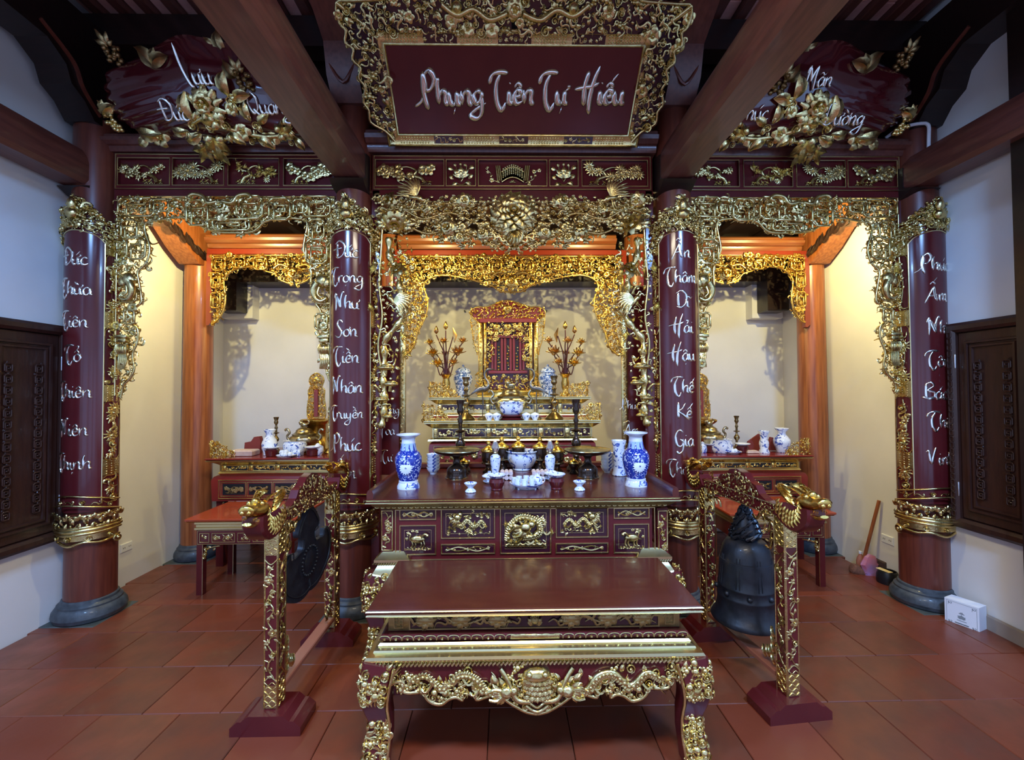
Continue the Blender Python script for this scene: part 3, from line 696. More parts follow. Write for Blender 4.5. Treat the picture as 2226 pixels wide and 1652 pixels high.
def frieze(t, x0, x1, z0, z1, cells, kinds, Y, seed, flip=False):
    """carved frieze: a lacquer board with recessed panels edged in gold, a gilt carving in each"""
    fm = front(Y); rd = random.Random(seed)
    b = MB(fm, flip); xs = [x0]+[c for pr in cells for c in pr]+[x1]
    b.box(x0, x1, z0, z1, -.07, -.022)
    c0 = z0+(z1-z0)*.13; c1 = z1-(z1-z0)*.13
    b.box(x0, x1, z0, c0, -.03, 0); b.box(x0, x1, c1, z1, -.03, 0)
    for i in range(0, len(xs), 2): b.box(xs[i], xs[i+1], c0, c1, -.03, 0)
    b.build('frieze_board', 'lacquer', t)
    b = MB(fm, flip); goldline(b, x0+.018, x1-.018, z0+.008, z1-.008, 0)
    b.build('gold_line', 'gold_flat', t)
    for (a, c), kd in zip(cells, kinds):
        b = MB(fm, flip); goldline(b, a, c, c0, c1, -.002); pn = b.build('panel_edge', 'gold_flat', t)
        b = MB(fm, flip); m = .05*(c1-c0); bonsai(b, rd, a+m, c-m, c0+m*.3, c1-m*.6, kd, -.018)
        b.build('relief_carving', 'gold', pn)
def cornice(label, x0, x1, Y, z0, mat_='wood_beam', k=1., name='cornice', d=.12):
    b = MB(); b.prism([(Y+.08, z0), (Y-.02*k, z0), (Y-.03*k, z0+.02*k), (Y-.035*k, z0+.05*k), (Y-.06*k, z0+.055*k), (Y-.09*k, z0+.08*k), (Y-.10*k, z0+.11*k), (Y-.07*k, z0+.125*k), (Y-.07*k, z0+.15*k), (Y-.05*k, z0+.17*k), (Y+.08, z0+.17*k)], x0, x1, 0)
    return tag(b.build(name, mat_), label, 'cornice')

LP = [(255, 430), (255, 866), (262, 866), (268, 838), (283, 822), (292, 800), (288, 770), (298, 745), (300, 716), (286, 700), (296, 668), (308, 655), (302, 612), (300, 590), (318, 572), (326, 540), (318, 512), (316, 486), (350, 478), (400, 472), (430, 488), (455, 500), (480, 505), (540, 505), (560, 497), (575, 482), (610, 474), (655, 476), (668, 486), (664, 512), (660, 545), (676, 580), (676, 620), (684, 655), (698, 680), (690, 716), (700, 750), (697, 780), (708, 800), (716, 826), (726, 840), (727, 430)]
def side_gate(label, flip, seed):
    t = thing('carved_gate', label, 'gate', (AX+(1 if flip else -1)*2.13, FY, 1.5))
    X = lambda x, y=500: PX(x, y, FY)
    fm = front(FY); rd = random.Random(seed)
    zt, zm, z0_ = PZ(490, 335, FY), PZ(490, 412, FY), PZ(490, 424, FY)
    x0, x1 = X(246), X(733)
    cells = [(X(255), X(367)), (X(375), X(485)), (X(496), X(605)), (X(617), X(724))]
    frieze(t, x0, x1, zm, zt, cells, ['maple', 'mum', 'pine', 'plum'] if not flip else ['plum', 'mum', 'pine', 'maple'], FY, seed, flip)
    b = MB(fm, flip)
    b.box(x0, x1, z0_-.01, zm, -.05, 0, .004); b.box(x0, X(253), PZ(250, 885, FY), z0_, -.05, 0, .004); b.box(X(729), x1, PZ(250, 885, FY), z0_, -.05, 0, .004); b.build('gate_frame', 'lacquer', t)
    b = MB(fm, flip); za = PZ(260, 860, FY)
    b.tube([(X(255), za, .002), (X(255), z0_-.012, .002), (X(727), z0_-.012, .002), (X(727), za, .002)], .005, 6); b.build('gold_line', 'gold_flat', t)
    poly = pp(LP, FY); sc1 = lambda a, c: (PX(a, c, FY), PZ(a, c, FY))
    top = [q for q in poly]
    b = MB(fm, flip)
    edge_tube(b, poly[2:-1], .0085, .0, 3)
    av = []
    for (a, c, w_, h_) in ((300, 452, 78, 40), (432, 464, 46, 56), (610, 456, 46, 48), (690, 450, 60, 44), (300, 540, 40, 50), (285, 500, 34, 40), (690, 500, 34, 44), (690, 548, 46, 54), (350, 448, 40, 26), (655, 450, 30, 30), (285, 690, 22, 30), (700, 700, 26, 34), (545, 452, 56, 50), (500, 490, 90, 24)):
        u, v = sc1(a, c); kx = (X(300)-X(200))/100; fret_box(b, u, v, w_*kx, h_*kx, .0085, .018)
    scatter(b, rd, poly, .050, ['swirl', 'curl', 'maple', 'swirl'], .52, -.04, .02)
    scatter(b, rd, poly, .036, ['leaf', 'curl', 'flower', 'swirl', 'leaf', 'cloud', 'maple', 'bud'], .62, -.02, .045)
    scatter(b, rd, poly, .025, ['leaf', 'curl', 'pearl', 'swirl', 'bud'], .6, -.03, .02)
    b.build('fretwork', 'gold', t)
    # centre medallion: bat-winged basket of fruit with lotus beneath
    b = MB(fm, flip); u, v = sc1(487, 452)
    b.stamp('peony', u, v, .03, .062); b.stamp('lotus', *sc1(490, 482), .03, .06)
    for sg in (-1, 1):
        b.tube([(u+sg*.02, v+.03, .05), (u+sg*.09, v+.02, .05), (u+sg*.13, v+.07, .05), (u+sg*.20, v+.085, .05), (u+sg*.235, v+.06, .05), (u+sg*.21, v+.045, .05)], .014, 7, 5)
        for k in range(3): b.stamp('leaf', u+sg*(.07+.03*k), v+.02, .04, .05, 1.2-sg*.4)
    b.build('centre_medallion', 'gold', t)
    # elephants' heads carved in the hangings
    for (cx, cy, sg) in ((287, 625, 1), (700, 628, -1)):
        b = MB(fm, flip); u, v = sc1(cx, cy); 
        b.ball((u-sg*.01, v+.055, .02), .055, 10, (1, 1.05, .6)); b.ball((u-sg*.045, v+.04, .03), .042, 8, (.8, 1.1, .5)); b.ball((u+sg*.035, v+.035, .045), .012, 6)
        b.sweep(spline([(u+sg*.02, v+.03, .05), (u+sg*.045, v-.02, .055), (u+sg*.03, v-.08, .05), (u-sg*.01, v-.105, .05), (u-sg*.05, v-.085, .05)], 5), np.linspace(.03, .010, 21), k=7)
        b.sweep(spline([(u+sg*.0, v+.0, .05), (u+sg*.01, v-.05, .06), (u-sg*.02, v-.08, .06)], 4), np.linspace(.012, .004, 9), k=6)
        bar(b, [(u-sg*.07, v-.115), (u+sg*.03, v-.115), (u+sg*.05, v-.09), (u+sg*.05, v-.03)], .009, .02)
        b.build('elephant_head', 'gold', t)
    # lantern and tassel at the foot of each hanging
    for cx, sg in ((275, 1), (708, -1)):
        b = MB(fm, flip); u = X(cx); v = PZ(cx, 765, FY)
        c = fm(np.array([[u, v, .015]]))[0]
        b.box(u-.045, u+.045, v+.10, v+.125, -.01, .05, .004); b.box(u-.035, u+.035, v+.07, v+.10, -.01, .04, .004)
        b.ball((u, v+.02, .015), .045, 16, (1, .95, .75))
        for k in range(-3, 4): b.tube([(u+k*.011, v+.055, .03), (u+k*.0135, v+.02, .052-.0025*abs(k)**1.5), (u+k*.011, v-.015, .03)], .0045, 5, 3)
        for k in range(5): b.tube([(u+(k-2)*.012, v-.02, .02), (u+(k-2)*.014+.01, v-.07, .03), (u+(k-2)*.010-.01, v-.13, .02)], .007, 5, 3)
        b.build('lantern', 'gold', t)
    return t
side_gate('gilded fretwork gate of the left niche, dark frieze with four reliefs', False, 11)
side_gate('gilded fretwork gate of the right niche, dark frieze with four reliefs', True, 12)
cornice('brown moulded cornice above the left niche gate, under the curved board', PX(235, 330, FY), PX(745, 330, FY), FY, PZ(490, 333, FY)+.003, 'wood_beam', .75)
cornice('brown moulded cornice above the right niche gate, under the curved board', PX(1480, 330, FY), PX(1965, 330, FY), FY, PZ(1720, 341, FY)+.003, 'wood_beam', .75)
cornice('purplish moulded cornice above the central gate, under the signboard', PX(800, 330, FY), PX(1424, 330, FY), FY, PZ(1112, 335, FY)+.003, 'wood_beam', .95)

# ---- central gate: free carved branches, peonies, birds
def bird(b, O, k, ang, fl=False, wing=True):
    """crane: body, neck, head, legs, spread wing and long tail plumes; O = (u, v, w)"""
    ca, sa = math.cos(ang), math.sin(ang); m = -1 if fl else 1
    def T(p): return (O[0]+m*k*(p[0]*ca-p[1]*sa), O[1]+k*(p[0]*sa+p[1]*ca), O[2]+k*p[2])
    b.sweep(spline([T(p) for p in ((-.35, 0, 0), (0, .05, .05), (.35, .08, .05), (.55, .0, .03), (.75, .05, .05), (.9, -.05, .06), (.86, -.2, .06), (1.05, -.28, .05))], 4),
            k*np.interp(np.linspace(0, 1, 29), [0, .15, .35, .5, .65, .9, 1], [.03, .14, .17, .09, .05, .05, .012]), k=7)
    if wing:
        for i in range(9):
            a = 1.45+i*.20; L = 1.15+.30*math.sin(i*.45); st = T((.15, .1, .12)); md = T((.15+math.cos(a)*L*.5, .1+math.sin(a)*L*.55, .2)); en = T((.15+math.cos(a+.25)*L, .1+math.sin(a+.25)*L, .1))
            b.sweep(spline([st, md, en], 3), k*np.array([.03, .06, .075, .075, .06, .04, .008]), k*.03, k=6)
    for i in range(4):
        a = PI+.15-i*.22; L = .95-.1*i; b.sweep(spline([T((-.25, 0, .02)), T((-.25+math.cos(a)*L*.5, math.sin(a)*L*.5+.06, .08)), T((-.25+math.cos(a)*L, math.sin(a)*L, .02))], 3), k*np.array([.03, .05, .065, .07, .065, .05, .015]), k*.03, k=6)
    for i in (0, 1): b.tube([T((.0+.12*i, -.1, .04)), T((.02+.12*i, -.35, .05)), T((-.05+.16*i, -.6, .02))], k*.02, 5, 3)
VP = [(816, 432), (816, 480), (826, 500), (880, 506), (900, 480), (930, 500), (960, 520), (980, 528), (1010, 532), (1040, 528), (1062, 540), (1080, 548), (1111, 553)]
def centre_gate():
    t = thing('carved_gate', 'tall gilded central gate with peonies, birds and tree trunk hangings', 'gate', (AX, FY, 1.3))
    fm = front(FY); rd = random.Random(5); X = lambda x, y=400: PX(x, y, FY); S1 = lambda a, c: (PX(a, c, FY), PZ(a, c, FY))
    zt, zm = PZ(1112, 339, FY), PZ(1112, 413, FY)
    cells = [(X(817), X(964)), (X(971), X(1033)), (X(1041), X(1188)), (X(1196), X(1256)), (X(1266), X(1407))]
    frieze(t, X(809), X(1418), zm, zt, cells, ['plum', 'lotus', 'scroll', 'lotus', 'mum'], FY, 21)
    b = MB(fm); b.box(X(809), X(1418), zm-.085, zm, -.05, 0, .004)
    for a, c in ((806, 826), (1405, 1424)): b.box(X(a, 700), X(c, 700), .12, zm, -.06, 0, .006)
    b.build('gate_frame', 'lacquer', t)
    # valance carving
    half = [(1111-2*(1111-a) if False else a, c) for a, c in VP]
    L = pp([(812, 430)]+VP[1:]+[(1111, 430)], FY)
    b = MB(fm)
    scatter(b, rd, L, .065, ['maple', 'swirl', 'leaf', 'maple'], .50, -.05, .02)
    scatter(b, rd, L, .042, ['leaf', 'maple', 'leaf', 'swirl', 'flower', 'bud', 'leaf'], .56, -.03, .05, avoid=[(*S1(1111, 468), .17)])
    scatter(b, rd, L, .030, ['leaf', 'curl', 'bud', 'leaf'], .55, .0, .05)
    for st in ([(820, 470), (870, 455), (920, 478), (980, 465), (1040, 490), (1090, 515)], [(830, 500), (880, 492), (930, 510), (985, 500), (1035, 520), (1085, 538)], [(850, 445), (900, 460), (960, 445), (1020, 452)]):
        vine(b, rd, [S1(*q) for q in st], .011, .045, ['leaf', 'maple', 'bud'], .02, 2)
    b.mirror(); b.build('branches', 'gold', t)
    for q, s_, ti, w_ in (((850, 440), .070, -.6, .04), ((862, 492), .095, -.9, .06), ((975, 500), .070, -.3, .06), ((1010, 440), .062, -.3, .04), ((1050, 512), .060, -.2, .06), ((925, 455), .05, -.4, .03), ((1000, 520), .05, .2, .05)):
        for fl_ in (False, True):
            b = MB(fm, fl_); b.stamp('peony', *S1(*q), w_, s_, rd.uniform(0, 6), tilt=ti, zs=1.2); b.stamp('maple', S1(*q)[0]-s_*.8, S1(*q)[1], w_-.02, s_*.9, 2.8); b.stamp('maple', S1(*q)[0]+s_*.8, S1(*q)[1]-.01, w_-.02, s_*.9, .2)
            b.build('peony', 'gold', t)
    # the great central peony with its hanging acanthus leaf
    b = MB(fm); u, v = AX, PZ(1111, 468, FY)
    for k in range(12): petal(b0 := MB(), 0, .01, .01); 
    for n_, R_, W_, z0, lf_ in ((12, .135, .034, 0, .03), (9, .11, .036, .02, .045), (7, .075, .030, .045, .04), (5, .045, .022, .07, .03)):
        for k in range(n_):
            a = k*2*PI/n_+z0*9; tt = np.linspace(0, 1, 5); r = .02+R_*tt
            wd = W_*np.sin(np.clip(tt*.9+.12, 0, 1)*PI)**.7+.002
            b.sweep(np.stack([u+np.cos(a)*r, v+np.sin(a)*r*.95, .03+z0+lf_*np.sin(tt*PI*.7)], 1), wd, .006, prof=[(-1, .5), (-.5, -.9), (0, -.3), (.5, -.9), (1, .5), (0, 1.6)])
    for k in range(16): b.stamp('leaf', u, v, .0, .19, k*PI/8+.1, zs=.8)
    b.ball((u, v, .13), .022, 10)
    b.build('great_peony', 'gold', t)
    b = MB(fm)
    for k in range(7):
        a = -PI/2+(k-3)*.28; b.stamp('leaf', AX, PZ(1111, 508, FY), .06, .125-.012*abs(k-3), a, zs=1.4)
    for sg in (-1, 1):
        for k in range(3): b.stamp('swirl', AX+sg*(.06+.05*k), PZ(1111, 530-8*k, FY), .04, .05, sg*.4)
    b.build('hanging_leaf', 'gold', t)
    for fl_ in (False, True):
        b = MB(fm, fl_); bird(b, (*S1(905, 443), .10), .12, -.25); b.build('flying_bird', 'gold', t)
    # hangings: knotted trunk with leaves, cranes, mushrooms and bamboo
    def hang(fl_, seed):
        rd = random.Random(seed)
        b = MB(fm, fl_)
        tr = [(848, 520), (850, 560), (868, 600), (872, 640), (885, 672), (868, 705), (840, 740), (838, 780), (835, 820), (838, 860), (836, 900), (830, 930)]
        p = spline([(*S1(*q), .03) for q in tr], 6); r_ = .024+.008*np.sin(np.arange(len(p))*1.3)
        b.sweep(p, r_, k=8)
        b.sweep(spline([(*S1(*q), .05) for q in ((835, 505), (832, 560), (828, 620), (835, 690), (826, 750), (832, 800))], 6), .008, k=6)
        for q, rr in (((842, 600), .9), ((860, 640), 2.), ((880, 690), .3), ((850, 730), 2.6), ((846, 800), .4), ((828, 850), 2.2)):
            u, v = S1(*q); b.sweep(spline([(u, v, .03), (u+.05*math.cos(rr), v+.05*math.sin(rr), .05), (u+.09*math.cos(rr+.5), v+.09*math.sin(rr+.5), .03)], 4), np.linspace(.012, .004, 9), k=6)
        b.build('trunk', 'gold', t)
        b = MB(fm, fl_); poly = pp([(818, 520), (890, 522), (902, 570), (900, 640), (905, 690), (880, 720), (872, 760), (866, 800), (866, 850), (850, 900), (822, 925), (818, 800), (824, 690), (820, 600)], FY)
        scatter(b, rd, poly, .034, ['tuft', 'leaf', 'leaf', 'maple', 'swirl', 'tuft'], .62, .02, .05)
        for q, a in (((815, 668), -2.6), ((880, 770), -.3), ((875, 735), .2), ((884, 600), .5), ((820, 590), 2.9)): b.stamp('tuft', *S1(*q), .06, .075, a)
        b.build('leaf_clusters', 'gold', t)
        for q, k in (((880, 640), .085),): b = MB(fm, fl_); bird(b, (*S1(862, 665), .09), .105, .9, True); b.build('perched_crane', 'gold', t)
        b = MB(fm, fl_); b.stamp('peony', *S1(868, 590), .06, .075, .5, tilt=-.8); b.build('peony', 'gold', t)
        b = MB(fm, fl_)
        for q, s_ in (((842, 800), .07), ((852, 835), .06), ((832, 868), .052), ((846, 905), .04)):
            u, v = S1(*q); b.ball((u, v, .05), s_, 12, (1, .32, .6)); b.ball((u+s_*.15, v+s_*.22, .06), s_*.7, 10, (1, .32, .6)); b.tube([(u, v, .04), (u-.01, v-s_*.9, .03)], s_*.2, 6, 2)
        b.build('mushrooms', 'gold', t)
        b = MB(fm, fl_); bird(b, (*S1(838, 880), .06), .06, .1, False, False); b.build('small_duck', 'gold', t)
    hang(False, 31); hang(True, 32)
    return t
centre_gate()

# ================================================================ couplets wrapped round the columns
def couplet(label, cx, words, ys, ztop, zbot, a0=.96, cols=None):
    R = .172; t = thing('carved_couplet', label, 'couplet board', (cx, 3.45, zbot)); fm = cyl(cx, 3.45, R); rd = random.Random(int(cx*100))
    H_ = ztop-zbot; zc = ztop-.25; zl = zbot+.30         # crown above zc, lotus bowl below zl
    pw = R*a0*1.06; bw = R*1.72                             # half width of panel, outer edge of the border
    def strip(b, u0, u1, z0, z1, w0, w1, n=10):
        us = np.linspace(u0, u1, n+1); V = []; Q = []
        for w_ in (w0, w1):
            for z in (z0, z1): V += [(u, z, w_) for u in us]
        m = n+1
        for i in range(n): Q += [(i, i+m, i+m+1, i+1), (2*m+i, 2*m+i+1, 3*m+i+1, 3*m+i), (i, i+1, 2*m+i+1, 2*m+i), (m+i, 3*m+i, 3*m+i+1, m+i+1)]
        Q += [(0, 2*m, 3*m, m), (n, m+n, 3*m+n, 2*m+n)]; b.add(V, Q)
    b = MB(fm); strip(b, -bw, bw, zl-.05, zc+.10, -.022, -.004, 24); strip(b, -pw, pw, zl, zc+.02, -.008, .004, 16); b.build('board', 'lacquer_dark' if False else 'lacquer', t)
    b = MB(fm)
    for sg in (-1, 1): b.tube([(sg*pw, zl, .004), (sg*pw, zc-.06, .004)], .0045, 6, 8); b.tube([(sg*bw, zl, .0), (sg*bw, zc+.05, .0)], .0045, 6, 8)
    b.tube([(-pw, zc-.06, .004), (-pw*.75, zc-.015, .004), (-pw*.3, zc+.01, .004), (0, zc+.016, .004), (pw*.3, zc+.01, .004), (pw*.75, zc-.015, .004), (pw, zc-.06, .004)], .005, 6, 4)
    b.build('gold_line', 'gold_flat', t)
    # side borders: long cartouches of carving between strips of gilt diaper
    b = MB(fm); mid = (pw+bw)/2; hw = (bw-pw)/2-.006; zs = np.linspace(zl, zc-.02, 10)
    for sg in (-1, 1):
        lo = zl
        segs = []; z = zc-.02; k = 0
        while z > zl+.02:
            h_ = (.42 if k % 2 else .12)*H_/2.5; z2 = max(zl, z-h_); segs.append((z2, z, k % 2)); z = z2; k += 1
        for z0, z1, kd in segs:
            if kd:
                b.tube([(sg*mid-hw, z0+.02, .003), (sg*mid, z0+.004, .003), (sg*mid+hw, z0+.02, .003), (sg*mid+hw, z1-.02, .003), (sg*mid, z1-.004, .003), (sg*mid-hw, z1-.02, .003)], .003, 5, 2, closed=True)
                for zz in np.arange(z0+.035, z1-.02, .034): b.stamp(rd.choice(['swirl', 'curl', 'leaf', 'daisy', 'maple']), sg*mid+rd.uniform(-.3, .3)*hw, zz, .0, hw*.9, rd.uniform(0, 6))
                b.tube([(sg*mid, z0+.02, 0), (sg*mid+hw*.4, (z0+z1)/2, .0), (sg*mid, z1-.02, 0)], .0035, 5, 5)
            else:
                strip(b, sg*mid-hw*1.05, sg*mid+hw*1.05, z0, z1, -.006, .003, 4)
                for zz in np.arange(z0+.012, z1-.006, .018):
                    for q in (-.6, 0, .6): b.stamp('pearl', sg*mid+q*hw, zz, .0, .011)
    b.build('carved_border', 'gold', t)
    # crown of flames and clouds
    b = MB(fm)
    poly = [(-bw, zc-.16), (-bw, zc+.13), (-bw*.62, zc+.10), (-bw*.4, zc+.17), (-bw*.22, zc+.20), (0, ztop-zc+zc+.02), (bw*.22, zc+.20), (bw*.4, zc+.17), (bw*.62, zc+.10), (bw, zc+.13), (bw, zc-.16), (pw*1.02, zc-.05), (pw*.7, zc+.01), (pw*.3, zc+.03), (0, zc+.035), (-pw*.3, zc+.03), (-pw*.7, zc+.01), (-pw*1.02, zc-.05)]
    scatter(b, rd, poly, .040, ['cloud', 'rock'], .50, -.018, .01); scatter(b, rd, poly, .030, ['swirl', 'curl', 'leaf', 'cloud', 'curl'], .55, .0, .03)
    scatter(b, rd, poly, .017, ['swirl', 'curl', 'pearl', 'leaf'], .5, .0, .02)
    for sg in (-1, 1): b.tube([(sg*bw, zc+.05, .01), (sg*bw, zc+.12, .015), (sg*bw*.93, zc+.175, .02), (sg*bw*.82, zc+.15, .02)], .011, 6, 4)
    b.tube([(-bw, zc-.02, .008), (-pw*.8, zc+.045, .008), (0, zc+.075, .008), (pw*.8, zc+.045, .008), (bw, zc-.02, .008)], .006, 6, 5)
    scatter(b, rd, poly, .048, ['curl', 'cloud', 'leaf'], .62, .0, .03)
    b.ball((0, ztop-.05, .03), .034, 8, (.8, 1.5, .7)); b.ball((0, ztop-.12, .03), .042, 8, (1, 1, .7)); b.ball((0, ztop-.005, .02), .014, 8)
    b.stamp('daisy', 0, zc+.048, .012, .032)
    b.build('crown', 'gold', t)
    # lotus bowl at the foot
    b = MB(fm); zt = zl+.045
    b.tube([(-bw, zt-.03, .01), (-pw*.6, zt+.015, .015), (0, zt+.03, .018), (pw*.6, zt+.015, .015), (bw, zt-.03, .01)], .0055, 6, 5)
    b.tube([(-bw, zt-.10, .02), (-pw*.6, zt-.05, .03), (0, zt-.035, .032), (pw*.6, zt-.05, .03), (bw, zt-.10, .02)], .006, 6, 5)
    for k in range(7): u = (k-3)*pw*.42; b.stamp('swirl' if k % 2 else 'curl', u, zt-.02-.004*(k-3)**2, .008, .028)
    for row in range(3):
        for k in range(9-row % 2):
            u = (k-4+(row % 2)*.5)*bw*.235; b.stamp('lotus' if row == 0 else 'leaf', u, zl-.095-.035*row, .012+.006*row, .045, PI/2 if row else 0, zs=1.3)
    for z, r in ((zl-.155, .012), (zl-.175, .016), (zl-.20, .011), (zl-.07, .004)): b.tube([(-bw, z+.01, .018), (-pw*.5, z, .024), (0, z-.003, .026), (pw*.5, z, .024), (bw, z+.01, .018)], r, 8, 5)
    for k in range(14): b.stamp('pearl', (k-6.5)*bw*.14, zl-.138, .022, .018)
    strip(b, -bw*.9, bw*.9, zl-.25, zl-.19, -.01, .018, 20)
    for k in range(5): b.stamp('curl', (k-2)*bw*.38, zl-.235, .018, .032, k)
    b.tube([(-bw, zl-.25, .01), (-bw*.6, zl-.275, .01), (-bw*.3, zl-.262, .012), (0, zl-.285, .012), (bw*.3, zl-.262, .012), (bw*.6, zl-.275, .01), (bw, zl-.25, .01)], .010, 6, 4)
    for sg in (-1, 1): b.stamp('curl', sg*bw*.92, zl-.275, .01, .055, 1 if sg > 0 else 2, sg < 0)
    b.build('lotus_bowl', 'gold', t)
    # lettering, one mesh per word
    al = cols
    for wd_, z in zip(words, ys):
        b = MB(fm); letters(b, wd_, 0 if al is None else al, z, .125, .005, .19, pw*1.36, .003); b.build('lettering', 'silver', t)
    return t
def zs_(xs, ys, Y=3.3): return [PZ(xs, y, Y) for y in ys]
zt_, zb_ = PZ(768, 432, 3.28), PZ(768, 1185, 3.28)
couplet('curved couplet board on the leftmost column, reading Đức to Thịnh', COLX['L'], ['Đức', 'Thừa', 'Tiên', 'Tổ', 'Thiên', 'Niên', 'Thịnh'], zs_(180, (562, 627, 698, 772, 850, 932, 1005)), zt_-.0, zb_)
couplet('curved couplet board left of the altar, silver words starting Đức Trọng', COLX['ML'], ['Đức', 'Trọng', 'Như', 'Sơn', 'Tiền', 'Nhân', 'Truyền', 'Phúc', 'Ấm'], zs_(765, (547, 602, 658, 718, 775, 840, 898, 965, 1025)), zt_, zb_, cols=.0)
couplet('curved couplet board right of the altar, silver words starting Ân Thâm', COLX['MR'], ['Ân', 'Thâm', 'Dĩ', 'Hải', 'Hậu', 'Thế', 'Kế', 'Gia', 'Thanh'], zs_(1480, (548, 602, 655, 710, 770, 840, 895, 955, 1017)), zt_, zb_)
couplet('curved couplet board on the rightmost column, reading from Phúc to Vinh', COLX['R'], ['Phúc', 'Ấm', 'Nhi', 'Tôn', 'Bách', 'Thế', 'Vinh'], zs_(2020, (575, 642, 712, 783, 853, 915, 995)), zt_, zb_)
# ================================================================ boards above the gates
def plane_frame(pb, pt):        # leaning plane through two points on the axis: (u, v, w) with w out of the board
    O = np.array(pb, float); Vv = nrm(np.array(pt, float)-O); U = np.array([1., 0, 0]); N = np.cross(U, Vv)
    fm = frame(O, U, Vv)
    def PL(x, y, w=0.):
        r = ray(x, y); O2 = O+N*w; t = np.dot(O2-C0, N)/np.dot(r, N); q = r*t+C0-O
        return float(q@U), float(q@Vv)
    return fm, PL
def signboard():
    Yb, Yt = 3.27, 2.885
    fm, PL = plane_frame((AX, Yb, PZ(1112, 290, Yb)), (AX, Yt, PZ(1112, 100, Yt)))
    t = thing('signboard', 'large leaning signboard with four silver words in a flared gilded frame', 'signboard', (AX, 3.2, 3.6)); rd = random.Random(9)
    uL, v0 = PL(866, 290); uR, _ = PL(1362, 290); _, v1 = PL(1112, 100); uL, uR = -(uR-uL)/2, (uR-uL)/2
    b = MB(fm); b.box(uL-.05, uR+.05, v0-.05, v1+.05, -.03, 0); b.build('board', 'lacquer', t)
    b = MB(fm); fw = .082
    b.ring(uL, uR, v0, v1, [(0, -.01), (0, .012), (.006, .018), (.012, .012), (fw-.014, .012), (fw-.006, .028), (fw, .022), (fw, -.01)])
    fr = b.build('inner_frame', 'gold', t)
    class Cart:
        def box(s, *a): q = MB(fm); q.box(*a); q.build('cartouche', 'lacquer_dark', fr)
    cart = Cart(); b = MB(fm)
    for a, c, ver in ((uL, uR, False), (uL, uR, None), (v0, v1, -1), (v0, v1, 1)):
        L = c-a; n = 7
        for k in range(n):
            s0, s1 = a+L*k/n+.012, a+L*(k+1)/n-.012
            if k % 2:
                m = rd.random; q0 = .012; e0, e1 = s0, s1
                if ver is False: cart.box(e0, e1, v1+q0, v1+fw-q0-.004, .008, .0135, .002)
                elif ver is None: cart.box(e0, e1, v0-fw+q0+.004, v0-q0, .008, .0135, .002)
                elif ver < 0: cart.box(uL-fw+q0+.004, uL-q0, e0, e1, .008, .0135, .002)
                else: cart.box(uR+q0, uR+fw-q0-.004, e0, e1, .008, .0135, .002)
                for q in np.arange(s0+.015, s1, .034):
                    h_ = fw*.46; nm = rd.choice(['swirl', 'curl', 'leaf', 'maple'])
                    if ver is False: b.stamp(nm, q, v1+h_, .012, .024, rd.uniform(0, 6))
                    elif ver is None: b.stamp(nm, q, v0-h_, .012, .024, rd.uniform(0, 6))
                    else: b.stamp(nm, (uL-h_ if ver < 0 else uR+h_), q, .012, .024, rd.uniform(0, 6))
            else:
                for q in np.arange(s0, s1, .02):
                    for e in (.3, .5, .7):
                        h_ = fw*e
                        if ver is False: b.stamp('pearl', q, v1+h_, .012, .013)
                        elif ver is None: b.stamp('pearl', q, v0-h_, .012, .013)
                        else: b.stamp('pearl', (uL-h_ if ver < 0 else uR+h_), q, .012, .013)
    b.build('frame_carving', 'gold', fr)
    # flared openwork outside the frame
    W = .05
    side = [PL(*q, W) for q in ((858, 307), (838, 285), (806, 266), (802, 240), (790, 222), (794, 190), (780, 170), (784, 148), (766, 130), (768, 106), (750, 92), (752, 66), (738, 50), (731, 6), (815, 71))]
    half = side[:-1]+[PL(*q, W) for q in ((760, 2), (830, -2), (900, -14), (980, -10), (1040, -24), (1112, -34), (1112, 74), (815, 71))]
    hp = half
    for fl_ in (False, True):
        def fm2(V, s=fl_):
            V = V.copy();
            if s: V[:, 0] = -V[:, 0]
            return fm(V)
        class MM(MB):
            def add(s, V, quads=None, tris=None, ngons=None):
                if fl_:
                    quads = None if quads is None else np.asarray(quads)[:, ::-1]; ngons = [g[::-1] for g in ngons] if ngons else None
                MB.add(s, V, quads, tris, ngons)
        b = MM(fm2)
        b.prism([(a, c) for a, c in hp], W-.035, W-.02); b.build('flare_backing', 'lacquer_dark', t)
        b = MM(fm2)
        b.tube([(a, c, W) for a, c in half[:-2]], .010, 6, 3); c0 = PL(815, 71, .02); c1 = half[13-0]
        b.tube([(uL-fw, v1+fw, .02), (*PL(731, 6, W), W)], .016, 6, 2); b.tube([(uL-fw, v0-fw, .02), (uL-fw, v1+fw, .02), (0, v1+fw, .02)], .010, 6)
        avoid = []
        scatter(b, rd, hp, .048, ['swirl', 'curl', 'leaf', 'flower', 'cloud', 'leaf'], .60, W-.025, .03)
        scatter(b, rd, hp, .032, ['swirl', 'curl', 'leaf'], .58, W-.02, .02)
        b.build('flare_carving', 'gold', t)
    b = MB(fm); u, v = PL(1112, 20, W); b.stamp('peony', 0, v, W, .07, .3, zs=1.3)
    for sg in (-1, 1):
        b.tube([(sg*.05, v-.02, W+.02), (sg*.16, v-.05, W+.02), (sg*.26, v, W+.02), (sg*.36, v-.03, W+.02), (sg*.45, v+.02, W+.02)], .016, 7, 5)
        b.ball((sg*.36, v+.01, W+.02), .035, 8)
    b.build('crest', 'gold', t)
    for wd_, x, y, h_, mw in (('Phụng', 985, 200, .155, .40), ('Tiên', 1118, 198, .155, .25), ('Tự', 1208, 198, .155, .2), ('Hiếu', 1312, 198, .155, .32)):
        u, v = PL(x, y); b = MB(fm); letters(b, wd_, u, v, h_*1.28, .004, .27, mw*1.2, .004); b.build('lettering', 'silver', t)
signboard()

